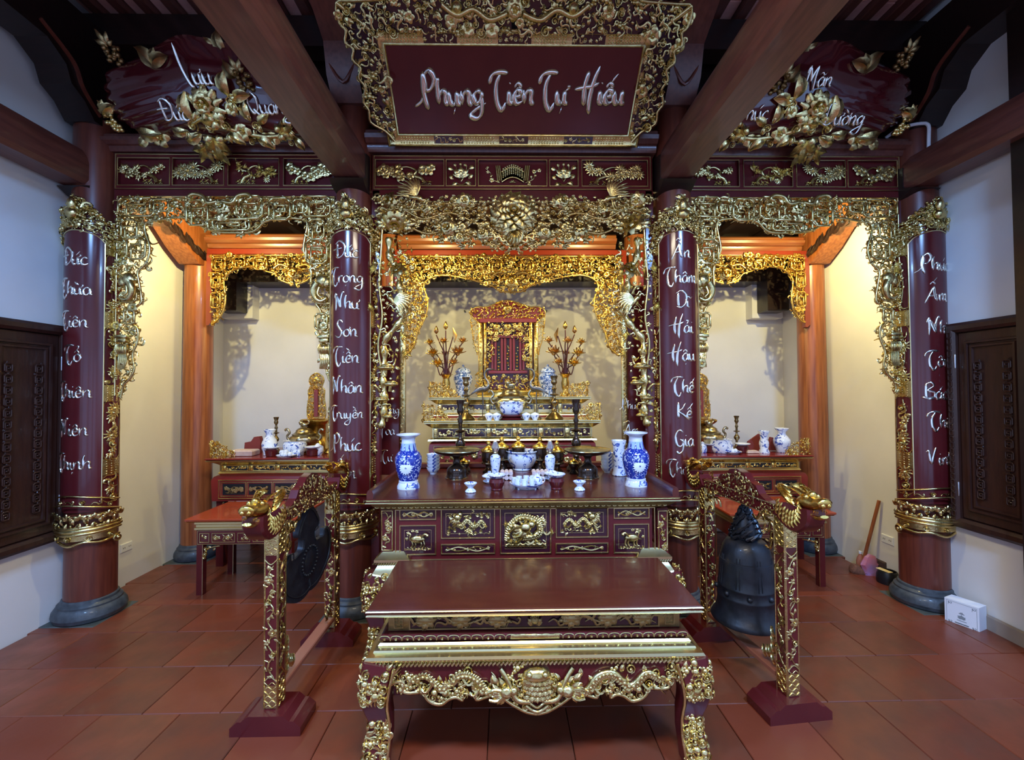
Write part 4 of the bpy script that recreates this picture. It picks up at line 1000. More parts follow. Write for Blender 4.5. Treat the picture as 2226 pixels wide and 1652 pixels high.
def leaf_board(label, flip, words):
    Yb, Yt = 3.33, 2.92
    xm = 480
    zb2, zt2 = PZ(xm, 318, Yb), PZ(xm, 70, Yt)
    cx = PX(xm, 318, Yb)
    cxr = 2*AX-cx if flip else cx
    fm, PL0 = plane_frame((cxr, Yb, zb2), (cxr, Yt, zt2))
    fmL, PL = plane_frame((cx, Yb, zb2), (cx, Yt, zt2))
    sg = -1 if flip else 1
    t = thing('curved_wall_board', label, 'carved board', (cxr, 3.2, 3.7)); rd = random.Random(13)
    def MBx():
        b = MB(lambda V: fm(np.stack([sg*V[:, 0], V[:, 1], V[:, 2]], 1)))
        if flip:
            add = b.add
            def ad(V, quads=None, tris=None, ngons=None): add(V, None if quads is None else np.asarray(quads)[:, ::-1], tris, [g[::-1] for g in ngons] if ngons else None)
            b.add = ad
        return b
    out = [PL(*q) for q in ((228, 185), (240, 150), (290, 128), (340, 100), (385, 76), (430, 80), (500, 95), (560, 118), (620, 150), (680, 190), (715, 235), (722, 280), (690, 306), (600, 312), (500, 316), (420, 306), (370, 300), (310, 286), (262, 262), (238, 228))]
    o = spline([(a, c, 0) for a, c in out], 5, True); n = len(o); C = PL(470, 215); C = np.array([C[0], C[1], 0]); m = 14; V = []
    E_ = PL(250, 190)
    for i in range(m+1):
        f = i/m; q = C+(o-C)*f; w_ = .17*(1-f**2.4)
        dx = (q[:, 0]-E_[0]); dz = q[:, 1]-E_[1]; k = np.clip(1-dx/.55, 0, 1)
        w_ = w_+k*.017*np.sin((dz-.35*dx)*95+dx*12)*(1 if f > 0 else 0); V.append(np.stack([q[:, 0], q[:, 1], w_], 1))
    bk = o.copy(); bk[:, 2] = -.03; V.append(bk)
    Q = []; ii = np.arange(n); jj = (ii+1) % n
    for i in range(m+1): Q.append(np.stack([ii+i*n, ii+(i+1)*n, jj+(i+1)*n, jj+i*n], 1))
    b = MBx(); b.add(np.concatenate(V), np.concatenate(Q)[:, ::-1]); b.build('curved_board', 'lacquer_gloss', t, sharp=0)
    def surf(x, y):
        w_ = .10
        for _ in range(6):
            u, v = PL(x, y, w_)
            a = math.atan2(v-C[1], u-C[0]); d = o[:, :2]-C[:2]; aa = np.arctan2(d[:, 1], d[:, 0]); i = int(np.argmin(np.abs(np.angle(np.exp(1j*(aa-a)))))); R_ = np.linalg.norm(d[i])
            f = min(1.02, math.hypot(u-C[0], v-C[1])/R_); w_ = .17*(1-f**2.4) if f < 1 else 0.
        return u, v, w_
    for (x, y, s_, k, r) in ((250, 118, .10, 'grape', 0), (325, 130, .17, 'leaf', -.9), (350, 135, .14, 'leaf', .5), (482, 92, .13, 'leaf', 1.7), (505, 152, .13, 'leaf', 2.2), (532, 175, .10, 'grape', 1), (240, 242, .13, 'leaf', .6), (252, 265, .09, 'grape', 2), (325, 286, .16, 'leaf', 2.9), (350, 298, .08, 'flower', 0)):
        b = MBx(); u, v, w_ = surf(x, y)
        if k == 'grape':
            for q in range(16): b.ball((u+rd.uniform(-.5, .5)*s_, v+rd.uniform(-.55, .5)*s_, w_+.01+rd.uniform(0, .02)), .018, 6)
            b.stamp('maple', u-.02, v+.05, w_, .09, 2)
        else: b.stamp(k, u-(math.cos(r)*s_*.5 if k == 'leaf' else 0), v-(math.sin(r)*s_*.5 if k == 'leaf' else 0), w_, s_, r, zs=1.4); b.stamp('leaf', u-.03, v-.02, w_, s_*.7, r+.9)
        b.build('gilded_leaf', 'gold_shaded' if y < 180 else 'gold', t)  # upper leaves get the darker gold as painted shade
    b = MBx()
    for (x, y, s_, r, k) in ((432, 222, .07, 2.2, 'leaf'), (448, 222, .10, .4, 'peony'), (455, 232, .12, 1., 'daisy'), (500, 208, .14, 1.45, 'leaf'), (510, 222, .13, .3, 'leaf'), (505, 236, .05, 0, 'flower'), (425, 262, .17, 1.5, 'leaf'), (414, 284, .11, 3.0, 'leaf'), (450, 268, .12, .5, 'leaf'), (440, 290, .13, 3.4, 'leaf'), (480, 262, .15, 2.4, 'maple'), (470, 300, .15, -1.6, 'maple'), (452, 318, .13, -2.2, 'maple'), (478, 322, .12, -1.2, 'maple'), (500, 290, .12, -.6, 'leaf'), (530, 285, .07, 0, 'flower'), (548, 262, .12, 1.6, 'leaf'), (566, 270, .10, .6, 'leaf'), (560, 298, .12, -.6, 'leaf'), (590, 300, .08, 1, 'flower'), (612, 288, .11, .4, 'maple'), (632, 283, .10, 1.3, 'leaf'), (640, 300, .10, -.9, 'leaf')):
        u, v, w_ = surf(x, y); b.stamp(k, u, v, w_+.015, s_, r, tilt=rd.uniform(-.2, .2), zs=1.3)
        b.stamp('curl', u+rd.uniform(-.04, .04), v-.03, w_+.01, s_*.35, rd.uniform(0, 6)); b.stamp('bud', u, v, w_+.02, s_*.5, rd.uniform(0, 6))
    for st in ([(420, 270), (450, 255), (490, 275), (540, 290), (590, 296), (640, 290)], [(440, 230), (470, 250), (500, 280)], [(470, 312), (500, 300), (560, 300)]):
        b.tube([(*surf(*q)[:2], surf(*q)[2]+.02) for q in st], .016, 7, 5)
    b.build('gilded_branch', 'gold', t)
    for wd_, (x, y), h_, mw in words:
        if flip: x = 2*PX2-x
        u, v, w_ = surf(x, y); b = MB(fm); b2 = letters(b, wd_, sg*u, v, h_, w_+.03, .19, mw, .004); b.build('lettering', 'silver', t)
PX2 = 1115.5
leaf_board('curved glossy board with gilded leaves above the left niche, lettered Đức Lưu Quang', False, [('Lưu', (432, 160), .15, .2), ('Đức', (385, 242), .13, .24), ('Quang', (590, 228), .13, .30)])
leaf_board('curved glossy board with gilded leaves above the right niche, lettered Phúc Mãn Đường', True, [('Mãn', (1788, 160), .12, .2), ('Đường', (1846, 245), .13, .30), ('Phúc', (1640, 236), .13, .24)])

# ================================================================ rear gates
RY = 4.48
def rear_gate(label, half, xc, post, strip, seed, xr=None):
    """half: outline of the left half in the photograph; xc: its centre column"""
    t = thing('rear_gate', label, 'gate', (PX(xc, 560, RY), RY, 1.6)); rd = random.Random(seed); fm = front(RY)
    c = PX(xc, 560, RY); poly = pp(half, RY); x0 = PX(post[0], 560, RY); x1 = PX(post[1], 560, RY); z0, z1 = PZ(xc, strip[1], RY), PZ(xc, strip[0], RY); zb_ = PZ(post[0], post[2], RY)
    b = MB(fm); xr_ = 2*c-x0
    b.box(x0, xr_, z0, z1, -.05, 0, .004)
    for a, d in ((x0, x1), (2*c-x1, 2*c-x0)): b.prism([(a, z0), (d, z0), (d, zb_+.03), ((a+d)/2, zb_), (a, zb_)], -.05, .002, 2)
    b.build('gate_frame', 'lacquer_bright', t)
    for s_ in (1, -1):
        q = (lambda V, s=s_: fm(np.stack([c+(V[:, 0]-c)*s, V[:, 1], V[:, 2]], 1)))
        b = MB(q); b.tube([(*p_, .0) for p_ in poly[1:-1]], .009, 6, 2)
        scatter(b, rd, poly, .031, ['leaf', 'curl', 'swirl', 'leaf', 'flower'], .54, -.02, .035); scatter(b, rd, poly, .045, ['swirl', 'curl', 'maple'], .6, -.03, .01)
        scatter(b, rd, poly, .020, ['curl', 'swirl', 'leaf', 'bud'], .58, -.02, .02)
        xs = [p_[0] for p_ in poly]; zs = [p_[1] for p_ in poly]; xa, xb = min(xs), c; zt = max(zs)
        for fx, fz, w_, h_ in ((.10, .06, .13, .13), (.34, .05, .12, .10), (.60, .055, .13, .12), (.86, .06, .12, .12)):
            u = xa+(xb-xa)*fx; v = zt-(zt-min(zs))*0-.03-h_/2
            if inpoly(poly, u, v): fret_box(b, u, v, w_, h_, .009, .02)
        u = xa+.055
        for k in range(2): fret_box(b, u, zt-.26-.20*k, .09, .15, .009, .02)
        b.tube([(xa, zt-.005, 0), (xb, zt-.005, 0)], .008, 6, 2)
        for V in ([] if s_ == 1 else [1]): b.F = [a[:, ::-1] for a in b.F]
        b.build('fretwork', 'gold_leaf', t)
    b = MB(fm); u = c; v = min(z for x, z in poly if x > (min(xs)*.3+c*.7))+.10
    b.stamp('peony', u, v, .02, .075, .2); 
    for s_ in (-1, 1):
        b.stamp('cloud', u+s_*.07, v+.03, .02, .04); b.tube([(u+s_*.05, v+.07, .03), (u+s_*.13, v+.09, .03), (u+s_*.19, v+.05, .03)], .012, 6, 4)
    b.build('centre_medallion', 'gold_leaf', t)
SH = [(460, 554), (460, 704), (470, 700), (486, 675), (490, 640), (486, 610), (500, 592), (522, 582), (560, 580), (580, 590), (600, 596), (612, 610), (636, 618), (636, 554)]
rear_gate('golden fretwork gate at the back of the left niche in a red frame', SH, 640, (449, 460, 707), (540, 552), 41)
SR = [(2*1114-x-15 if False else x, y) for x, y in SH]
_c = PX(640, 560, RY); _cr = 2*AX-_c
def px_of(p):
    v = np.array([p[0], p[1], p[2]])-C0; return 1113+FPX*(v@CR)/(v@CF), 826-FPX*(v@CU)/(v@CF)
SRm = [px_of((2*AX-PX(x, y, RY), RY, PZ(x, y, RY))) for x, y in SH]
xcr = px_of((_cr, RY, PZ(640, 560, RY)))[0]
rear_gate('golden fretwork gate at the back of the right niche in a red frame', [px_of((_cr-(_cr-PX(x, y, RY))*-1 if False else _cr+(PX(x, y, RY)-_c), RY, PZ(x, y, RY))) for x, y in SH], xcr, (px_of((_cr+PX(449, 560, RY)-_c, RY, 2.9))[0], px_of((_cr+PX(460, 560, RY)-_c, RY, 2.9))[0], 712), (545, 557), 42)
CH = [(872, 556), (868, 600), (866, 660), (868, 720), (872, 772), (884, 770), (900, 752), (908, 722), (925, 690), (930, 650), (920, 622), (932, 606), (960, 598), (1000, 603), (1040, 612), (1070, 622), (1090, 634), (1111, 634), (1111, 556)]
rear_gate('golden carved gate behind the central gate, above the back altar', CH, 1111, (858, 868, 770), (543, 554), 43)
cornice('orange brown moulded cornice over the left rear gate', PX(452, 520, RY), PX(820, 520, RY), RY+.02, PZ(600, 539, RY), 'wood_cornice', .8)
cornice('orange brown moulded cornice over the right rear gate', PX(1410, 520, RY), PX(1742, 520, RY), RY+.02, PZ(1600, 545, RY), 'wood_cornice', .8)
cornice('orange brown moulded cornice over the central rear gate', PX(866, 520, RY), PX(1338, 520, RY), RY+.02, PZ(1112, 541, RY), 'wood_cornice', .8)
# dark timber ends let into the back wall, with a cream plaster surround
for lb, x0, x1 in (('dark timber end in a cream recess, upper left of the back wall', 487, 531), ('dark timber end in a cream recess, upper right of the back wall', 1652, 1697)):
    t = thing('recessed_timber_end', lb, 'beam end', (PX((x0+x1)/2, 650, 5.1), 5.15, 2.5))
    a, c = PX(x0, 650, 5.1), PX(x1, 650, 5.1); b = MB(); b.box(a, c, 4.95, 5.3, PZ(x0, 680, 5.1), 3.42, .01); b.build('timber', 'wood_dark', t)
    b = MB(); s_ = 1 if x0 < 1000 else -1
    b.box(min(a, c)-.06, max(a, c)+.06, 5.16, 5.3, PZ(x0, 690, 5.1), PZ(x0, 600, 5.1), .004); b.build('plaster_surround', 'plaster', t)

# inner flat couplets standing beside the altar, behind the central gate
def inner_couplet(label, fl_, words):
    Yc = 3.62; t = thing('flat_couplet', label, 'couplet board', (AX+(1 if fl_ else -1)*.88, Yc, .9)); fm = front(Yc)
    x0, x1 = PX(826, 800, Yc), PX(868, 800, Yc); x0a, x1a = (2*AX-x1, 2*AX-x0) if fl_ else (x0, x1); z0, z1 = 1.02, 2.55
    b = MB(fm); b.box(x0a, x1a, z0, z1, -.02, 0, .004); b.build('board', 'lacquer', t)
    b = MB(fm); rd = random.Random(3)
    s0, s1 = (x0a-.05, x0a) if fl_ else (x1a, x1a+.05)
    b.box(s0, s1, z0, z1, -.02, .004, .003)
    for z in np.arange(z0+.03, z1, .032): b.stamp(rd.choice(['swirl', 'curl', 'leaf']), (s0+s1)/2, z, .004, .020, rd.uniform(0, 6))
    b.build('gilded_border', 'gold', t)
    for wd_, (x, y) in words:
        b = MB(fm); letters(b, wd_, PX(x, y, Yc), PZ(x, y, Yc), .095, .004, .19, .15, .004); b.build('lettering', 'silver', t)
inner_couplet('flat red couplet board left of the altar with gilded edge, ending in Hoa Tư', False, [('Công', (848, 890)), ('Hoa', (840, 935)), ('Tư', (842, 993))])
inner_couplet('flat red couplet board right of the altar with gilded edge, word Phúc visible', True, [('Phúc', (1372, 880)), ('Âm', (1374, 934))])
# ================================================================ tables
def cabriole(t, x, y, zt, s, sx, sy, mat_='gold'):
    """one cabriole leg: knee, ankle and a claw on a ball"""
    b = MB(); n = 14; z = np.linspace(zt, .03, n); f = np.linspace(0, 1, n)
    off = .030*np.sin(f*PI*1.0+.2)-.022*np.exp(-((f-.55)/.2)**2)+.05*np.clip(f-.72, 0, 1)*2
    r = s*np.interp(f, [0, .2, .45, .6, .8, 1], [1.28, 1.20, .90, .82, .95, .9])
    p = np.stack([x+sx*off, y+sy*off, z], 1)
    b.sweep(p, r, k=8, up=(0, -1, 0), prof=[(-1, -.8), (-.8, -1), (.8, -1), (1, -.8), (1, .8), (.8, 1), (-.8, 1), (-1, .8)])
    o = b.build('leg', 'lacquer', t)
    b = MB(); rd = random.Random(int(x*50+y*9)+3)
    for i in range(n*3):
        q = i/(n*3-1); k = q*(n-1); a = int(min(k, n-2)); c = p[a]+(p[a+1]-p[a])*(k-a); rr = float(np.interp(k, range(n), r))
        if .34 < q < .52: continue
        for face in (0, 1):
            fm = (lambda V, c=c, rr=rr: np.stack([c[0]+V[:, 0], c[1]-sy*-1*(rr+V[:, 2])*1.0*1 if False else c[1]+sy*(rr+V[:, 2]), c[2]+V[:, 1]], 1)) if face == 0 else (lambda V, c=c, rr=rr: np.stack([c[0]+sx*(rr+V[:, 2]), c[1]+V[:, 0], c[2]+V[:, 1]], 1))
            b.map = fm
            for e in (-.6, .0, .6):
                if rd.random() < .62: b.stamp(rd.choice(['curl', 'pearl', 'leaf', 'curl', 'cloud', 'swirl']), e*rr, rd.uniform(-.01, .01), -.004, s*.62, rd.uniform(0, 6), zs=1.2)
    b.map = None
    for e in (-1, 1):
        qq = p[:, :]+np.array([sx*0, 0, 0]); 
        b.sweep(np.stack([p[:, 0]-sx*r*1.0, p[:, 1]+sy*r, p[:, 2]], 1), .007, k=6, up=(0, -1, 0)) if e < 0 else None
    b.ball((p[-2][0]+sx*.01, p[-2][1]+sy*s*.9, .055), s*.62, 12); b.ball((p[-2][0]+sx*s*.9, p[-2][1]+sy*.0, .055), s*.55, 10)
    b.build('leg_carving', mat_, o)
    return o
def dragon(b, rd, pts, r, head=1, w=.01):
    p = spline([(*q, w) for q in pts], 8); n = len(p); t = np.linspace(0, 1, n); rr = r*np.interp(t, [0, .15, .5, .85, 1], [.35, .8, 1, .95, .8])
    b.sweep(p, rr, k=8)
    for i in range(2, n-2, 1):
        d = p[i+1]-p[i-1]; a = math.atan2(d[1], d[0])
        b.stamp('leaf', p[i][0], p[i][1], w+rr[i]*.6, r*1.3, a+PI/2*.9, zs=1.2)
        if i % 2: b.stamp('pearl', p[i][0], p[i][1], w+rr[i]*.7, r*1.1)
    e = p[-1]; d = p[-1]-p[-3]; a = math.atan2(d[1], d[0])
    b.ball((e[0], e[1], w+r), r*1.7, 8, (1.1, 1, .8)); b.ball((e[0]+math.cos(a)*r*2, e[1]+math.sin(a)*r*2, w+r), r*1.2, 8)
    for k in (-1, 1): b.tube([(e[0], e[1], w+r), (e[0]-math.cos(a+k*.5)*r*3, e[1]-math.sin(a+k*.5)*r*3, w+r*1.4), (e[0]-math.cos(a+k*.2)*r*5, e[1]-math.sin(a+k*.2)*r*5, w+r)], r*.35, 5, 3)
    for k in range(5): b.stamp('leaf', e[0]-math.cos(a)*r, e[1]-math.sin(a)*r, w+r*.6, r*3.4, a+PI+(k-2)*.45)
    for i in (n//4, n//2, 3*n//4):
        for k in (-1, 1): b.tube([p[i], p[i]+np.array([k*r*2, -r*2.2, r*.5]), p[i]+np.array([k*r*3.4, -r*1.4, r*.5])], r*.42, 5, 3); b.stamp('tuft', p[i][0]+k*r*3.4, p[i][1]-r*1.5, w+r*.4, r*1.6, 0 if k > 0 else PI)
def apron(t, outline, Yf, z1, xc, rd_, face_mask=True, w=.0, s=1.):
    """carved table apron: outline is the left half of the lower edge, going from the leg to the middle"""
    fm = front(Yf); rd = random.Random(rd_)
    full = [(a, c) for a, c in outline]+[(2*xc-a, c) for a, c in outline[::-1]]
    poly = [(outline[0][0], z1)]+full+[(2*xc-outline[0][0], z1)]
    b = MB(fm); b.prism(poly, -.03, 0, 2); o = b.build('apron', 'lacquer', t)
    b = MB(fm); b.tube([(a, c, .006) for a, c in full], .0085*s, 6, 3)
    L = outline[-1][0]-outline[0][0]; x0 = outline[0][0]; zm = min(c for a, c in outline); h = z1-zm
    for sg in (-1, 1):
        X = lambda f: xc+sg*(L*(1-f))
        dragon(b, rd, [(X(.16), z1-.08*s), (X(.27), z1-.045*s), (X(.38), z1-.10*s), (X(.50), z1-.045*s), (X(.60), z1-.06*s), (X(.68), z1-.12*s), (X(.80), z1-.11*s)] if face_mask else [(X(.1), z1-.05*s), (X(.4), z1-.09*s), (X(.7), z1-.05*s), (X(.9), z1-.07*s)], .0165*s)
        for i in range(1, len(outline)-1):
            a, c = outline[i]; a = xc+sg*(xc-a)*1. if sg > 0 else a
            b.stamp(rd.choice(['curl', 'curl', 'cloud']), a, c+.024*s, .004, .032*s, rd.uniform(0, 6), sg > 0)
        for f in np.arange(.05, .92, .055): b.stamp(rd.choice(['swirl', 'leaf', 'cloud', 'curl']), X(f), z1-rd.uniform(.02, .11)*s, .002, .038*s, rd.uniform(0, 6))
        for f in (.33, .40, .64): b.ball((X(f), z1-.115*s, .012), .017*s, 8)
    b.build('apron_carving', 'gold', o)
    if face_mask:
        b = MB(fm); zc_ = z1-.5*h
        b.ball((xc, zc_+.02*s, 0), .07*s, 14, (1.15, 1, .5)); b.ball((xc, z1-.045*s, .01), .05*s, 12, (1.3, .7, .7))
        for r_ in range(5):
            for k in range(-3, 4): b.stamp('lotus', xc+k*.023*s+(r_ % 2)*.011, zc_+.06*s-r_*.019*s, .028+.004*r_-.0035*k*k, .020*s, PI, zs=1.2)
        for sg in (-1, 1):
            b.ball((xc+sg*.035*s, z1-.03*s, .04), .015*s, 8); b.stamp('curl', xc+sg*.075*s, zc_+.03*s, .01, .035*s, sg, sg > 0)
            b.tube([(xc+sg*.03*s, zc_-.04*s, .03), (xc+sg*.09*s, zc_-.03*s, .03), (xc+sg*.13*s, zc_+.05*s, .02), (xc+sg*.16*s, zc_+.09*s, .01)], .011*s, 6, 5)
            for k in range(4): b.stamp('leaf', xc+sg*(.07+.03*k)*s, zc_-.02*s+.012*k, .006, .06*s, .9 if sg > 0 else PI-.9)
            b.stamp('curl', xc+sg*.05*s, zm+.035*s, .01, .03*s)
        b.tube([(xc-.05*s, zm+.045*s, .02), (xc, zm+.02*s, .025), (xc+.05*s, zm+.045*s, .02)], .008*s, 6, 4); b.tube([(xc-.03*s, zm+.055*s, .02), (xc, zm+.04*s, .025), (xc+.03*s, zm+.055*s, .02)], .006*s, 6, 4)
        b.build('beast_mask', 'gold', o)
def table_top(t, x0, x1, y0, y1, z, o_, th=.033, m='lacquer_top'):
    b = MB(); b.rl(x0, x1, y0, y1, [(o_-.02, z-th-.004), (o_-.004, z-th), (o_-.002, z-.003), (o_-.006, z)]); b.build('tabletop', m, t)
    b = MB()
    for za, zb_ in ((z-th, z-th*.62), (z-th*.40, z-.003)):
        b.rl(x0, x1, y0, y1, [(o_-.004, za), (o_, za+.002), (o_+.003, (za+zb_)/2), (o_, zb_-.002), (o_-.004, zb_)], caps=False)
    b.build('gold_edge', 'gold_flat', t)
def rope(b, x0, x1, y, z, r=.007, st=.018, side=True, y1=None):
    for x in np.arange(x0, x1, st): b.tube([(x-st*.4, y, z-r), (x+st*.4, y-.002, z+r)], r*.8, 5, 1, up=(0, -1, 0))

def near_bench():
    Yf = 2.0; t = thing('offering_bench', 'low red lacquered bench with gilded lion legs, nearest the viewer', 'bench', (.136, 2.28, 0))
    x0, x1, y0, y1 = -.535, .805, 2.075, 2.50
    table_top(t, x0, x1, y0, y1, .728, .078)
    b = MB(); b.rl(x0, x1, y0, y1, [(.01, .595), (0, .60), (0, .69), (.02, .70)]); wa = b.build('waist', 'lacquer_dark', t)
    fm = front(y0); rd = random.Random(8); b = MB(fm)
    for a, c in ((x0, x0+.095), (x1-.095, x1)):
        b.box(a, c, .60, .692, 0, .006, .002); b.ring(a+.03, c-.03, .618, .676, [(0, .004), (0, .010), (.004, .010), (.004, .004)])
        for dx in (-.012, .012):
            for dz in (-.018, 0, .018): fret_box(b, (a+c)/2+dx, .647+dz, .016, .012, .0022, .007, False)
    b.ring(x0+.10, x1-.10, .608, .686, [(0, 0), (0, .006), (.006, .006), (.006, 0)]); b.build('gilded_corner_blocks', 'gold_dim', wa)
    b = MB(fm); xc = .135
    for sg in (-1, 1):
        for cx in (.17, .34, .50):
            u = xc+sg*cx; b.ball((u, .645, .0), .030, 10, (1.7, .8, .5))
            for k in range(6): b.stamp('leaf', u, .645, .002, .05, k*PI/3+.2)
            b.stamp('swirl', u+sg*.07, .65, .002, .04, .3*sg); b.stamp('swirl', u-sg*.07, .63, .002, .035, -.3*sg); b.stamp('cloud', u+.03, .675, 0, .018); b.stamp('curl', u-.05, .67, 0, .02)
        dragon(b, rd, [(xc+sg*.56, .62), (xc+sg*.45, .665), (xc+sg*.33, .625), (xc+sg*.2, .66), (xc+sg*.12, .64)], .006, w=.004)
    b.stamp('lotus', xc, .625, .004, .045, 0); b.ball((xc, .645, .01), .022, 8); b.stamp('peony', xc, .655, .01, .022)
    b.build('waist_carving', 'gold_dim', wa)
    b = MB(); b.rl(x0, x1, y0, y1, [(0, .560), (.024, .566), (.034, .580), (.026, .594), (.005, .598)]); m_ = b.build('red_moulding', 'lacquer', t)
    b = MB(front(y0-.034)); x = x0-.02; k = 0
    for x in np.arange(x0-.01, x1+.01, .052):
        b.tube([(x-.026, .572, .0), (x-.02, .588, 0), (x, .592, -.001), (x+.02, .588, 0), (x+.026, .572, .0)], .0026, 5, 3); b.stamp('curl', x, .578, -.002, .012, 1, k % 2 == 0); k += 1
    for a in (.135-.09, .135+.09): pass
    b.box(.135-.11, .135+.11, .571, .592, -.004, .003, .002); b.build('scalloped_inlay', 'gold', m_)
    b = MB(); b.rl(x0, x1, y0, y1, [(.0, .562), (.030, .560), (.038, .552), (.036, .545), (.052, .538), (.055, .530), (.078, .522), (.085, .512), (.084, .505), (.06, .503)]); b.build('gold_cove', 'gold_flat', t)
    b = MB(); rope(b, x0-.09, x1+.095, y0-.085, .495, .0075); b.rl(x0, x1, y0, y1, [(.06, .503), (.078, .502), (.078, .488), (.05, .486)], caps=False); b.build('rope_moulding', 'gold', t)
    out = [(836, 1496), (859, 1481), (878, 1481), (876, 1500), (893, 1504), (921, 1502), (927, 1515), (942, 1526), (961, 1528), (976, 1517), (993, 1513), (1006, 1519), (1004, 1504), (1004, 1490), (1015, 1485), (1028, 1487), (1034, 1505), (1036, 1518), (1055, 1513), (1081, 1506), (1102, 1521), (1123, 1534), (1145, 1545), (1167, 1549)]
    Ya = y0-.075; o_ = pp(out, Ya); xc = o_[-1][0]; apron(t, o_, Ya, .490, xc, 3)
    for sy, y in ((-1, y0-.03), (1, y1+.02)):
        for sx, x in ((-1, x0-.015), (1, x1+.015)): cabriole(t, x, y, .49, .056, sx, sy)
    b = MB()                                   # lion masks over the front knees
    for sx, x in ((-1, x0-.03), (1, x1+.03)):
        for k in range(7): b.tube([(x-sx*.10+sx*.022*k, Ya-.002, .486), (x-sx*.07+sx*.022*k, Ya-.018, .45), (x-sx*.055+sx*.014*k, Ya-.016, .40)], .007, 5, 3, up=(0, -1, 0))
        for dx, dz, r in ((-.03, .40, .02), (.03, .40, .02), (0, .375, .024), (-.022, .425, .014), (.022, .425, .014), (0, .41, .014), (-.04, .37, .014), (.04, .37, .014)): b.ball((x+dx, Ya-.03, dz), r, 8)
        for k in range(5): b.sweep([(x-.03+.015*k, Ya-.035, .365), (x-.03+.015*k, Ya-.04, .345), (x-.028+.014*k, Ya-.03, .325)], [.006, .005, .001], k=5, up=(0, -1, 0))
    b.build('lion_masks', 'gold', t)
    b = MB()
    for x_ in (x0-.02, x1+.02): b.box(x_-.012, x_+.012, y0, y1, .40, .50, .004)
    b.box(x0, x1, y1+.02, y1+.04, .40, .50, .004); b.build('side_rails', 'lacquer', t)
near_bench()

def relief_panel(b, rd, u0, u1, v0, v1, kind, w=-.008):
    W, Hh = u1-u0, v1-v0; cx, cz = (u0+u1)/2, (v0+v1)/2
    if kind == 'knot':
        for sg in (-1, 1): b.tube([(cx-sg*W*.42, cz-Hh*.2, w), (cx-sg*W*.2, cz+Hh*.3, w), (cx, cz, w), (cx+sg*W*.2, cz-Hh*.3, w), (cx+sg*W*.42, cz+Hh*.2, w)], Hh*.11, 5, 4)
        for f in np.linspace(-.4, .4, 7): b.stamp(rd.choice(['swirl', 'leaf', 'flower']), cx+f*W, cz+rd.uniform(-.15, .15)*Hh, w, Hh*.33, rd.uniform(0, 6))
        return
    P_ = lambda a, c: (u0+a*W, v0+c*Hh)
    f = (lambda a, c: P_(1-a, c)) if kind.endswith('r') else P_
    if kind.startswith('dragon'):
        dragon(b, rd, [f(.10, .35), f(.22, .62), f(.36, .38), f(.52, .66), f(.66, .42), f(.78, .60), f(.72, .80)], Hh*.09, w=w)
        for k in range(30): b.stamp(rd.choice(['cloud', 'swirl', 'curl', 'leaf']), *f(rd.uniform(.05, .95), rd.choice([rd.uniform(.04, .22), rd.uniform(.78, .96)])), w, Hh*.14, rd.uniform(0, 6))
    elif kind == 'centre':
        dragon(b, rd, [f(.1, .2), f(.15, .6), f(.4, .85), f(.75, .75), f(.8, .45), f(.5, .35), f(.35, .5), f(.5, .62)], Hh*.085, w=w)
        for k in range(7): b.stamp('lotus', *f(.12+.127*k, .10), w, Hh*.12, 0)
        for k in range(34): b.stamp(rd.choice(['cloud', 'swirl', 'curl']), *f(rd.uniform(.05, .95), rd.uniform(.15, .95)), w-.004, Hh*.11, rd.uniform(0, 6))
    else:   # unicorn or turtle on rocks
        b.ball((*f(.5, .55), w+.01), Hh*.17, 10, (1.9, 1, .5)); b.tube([(*f(.62, .6), w+.01), (*f(.75, .8), w+.02), (*f(.85, .75), w+.02)], Hh*.06, 6, 4); b.ball((*f(.84, .74), w+.02), Hh*.08, 8)
        for a in (.3, .4, .6, .7): b.tube([(*f(a, .5), w+.01), (*f(a+.04, .32), w+.01), (*f(a, .2), w+.01)], Hh*.035, 5, 3)
        for k in range(8): b.stamp(rd.choice(['swirl', 'curl', 'rock']), *f(.1+.11*k, .10), w, Hh*.11, rd.uniform(0, 3))
        for a, c in ((.2, .8), (.3, .92), (.45, .85), (.12, .6)): b.stamp('maple', *f(a, c), w, Hh*.13, rd.uniform(0, 6))
        b.stamp('swirl', *f(.25, .62), w, Hh*.2, 2)
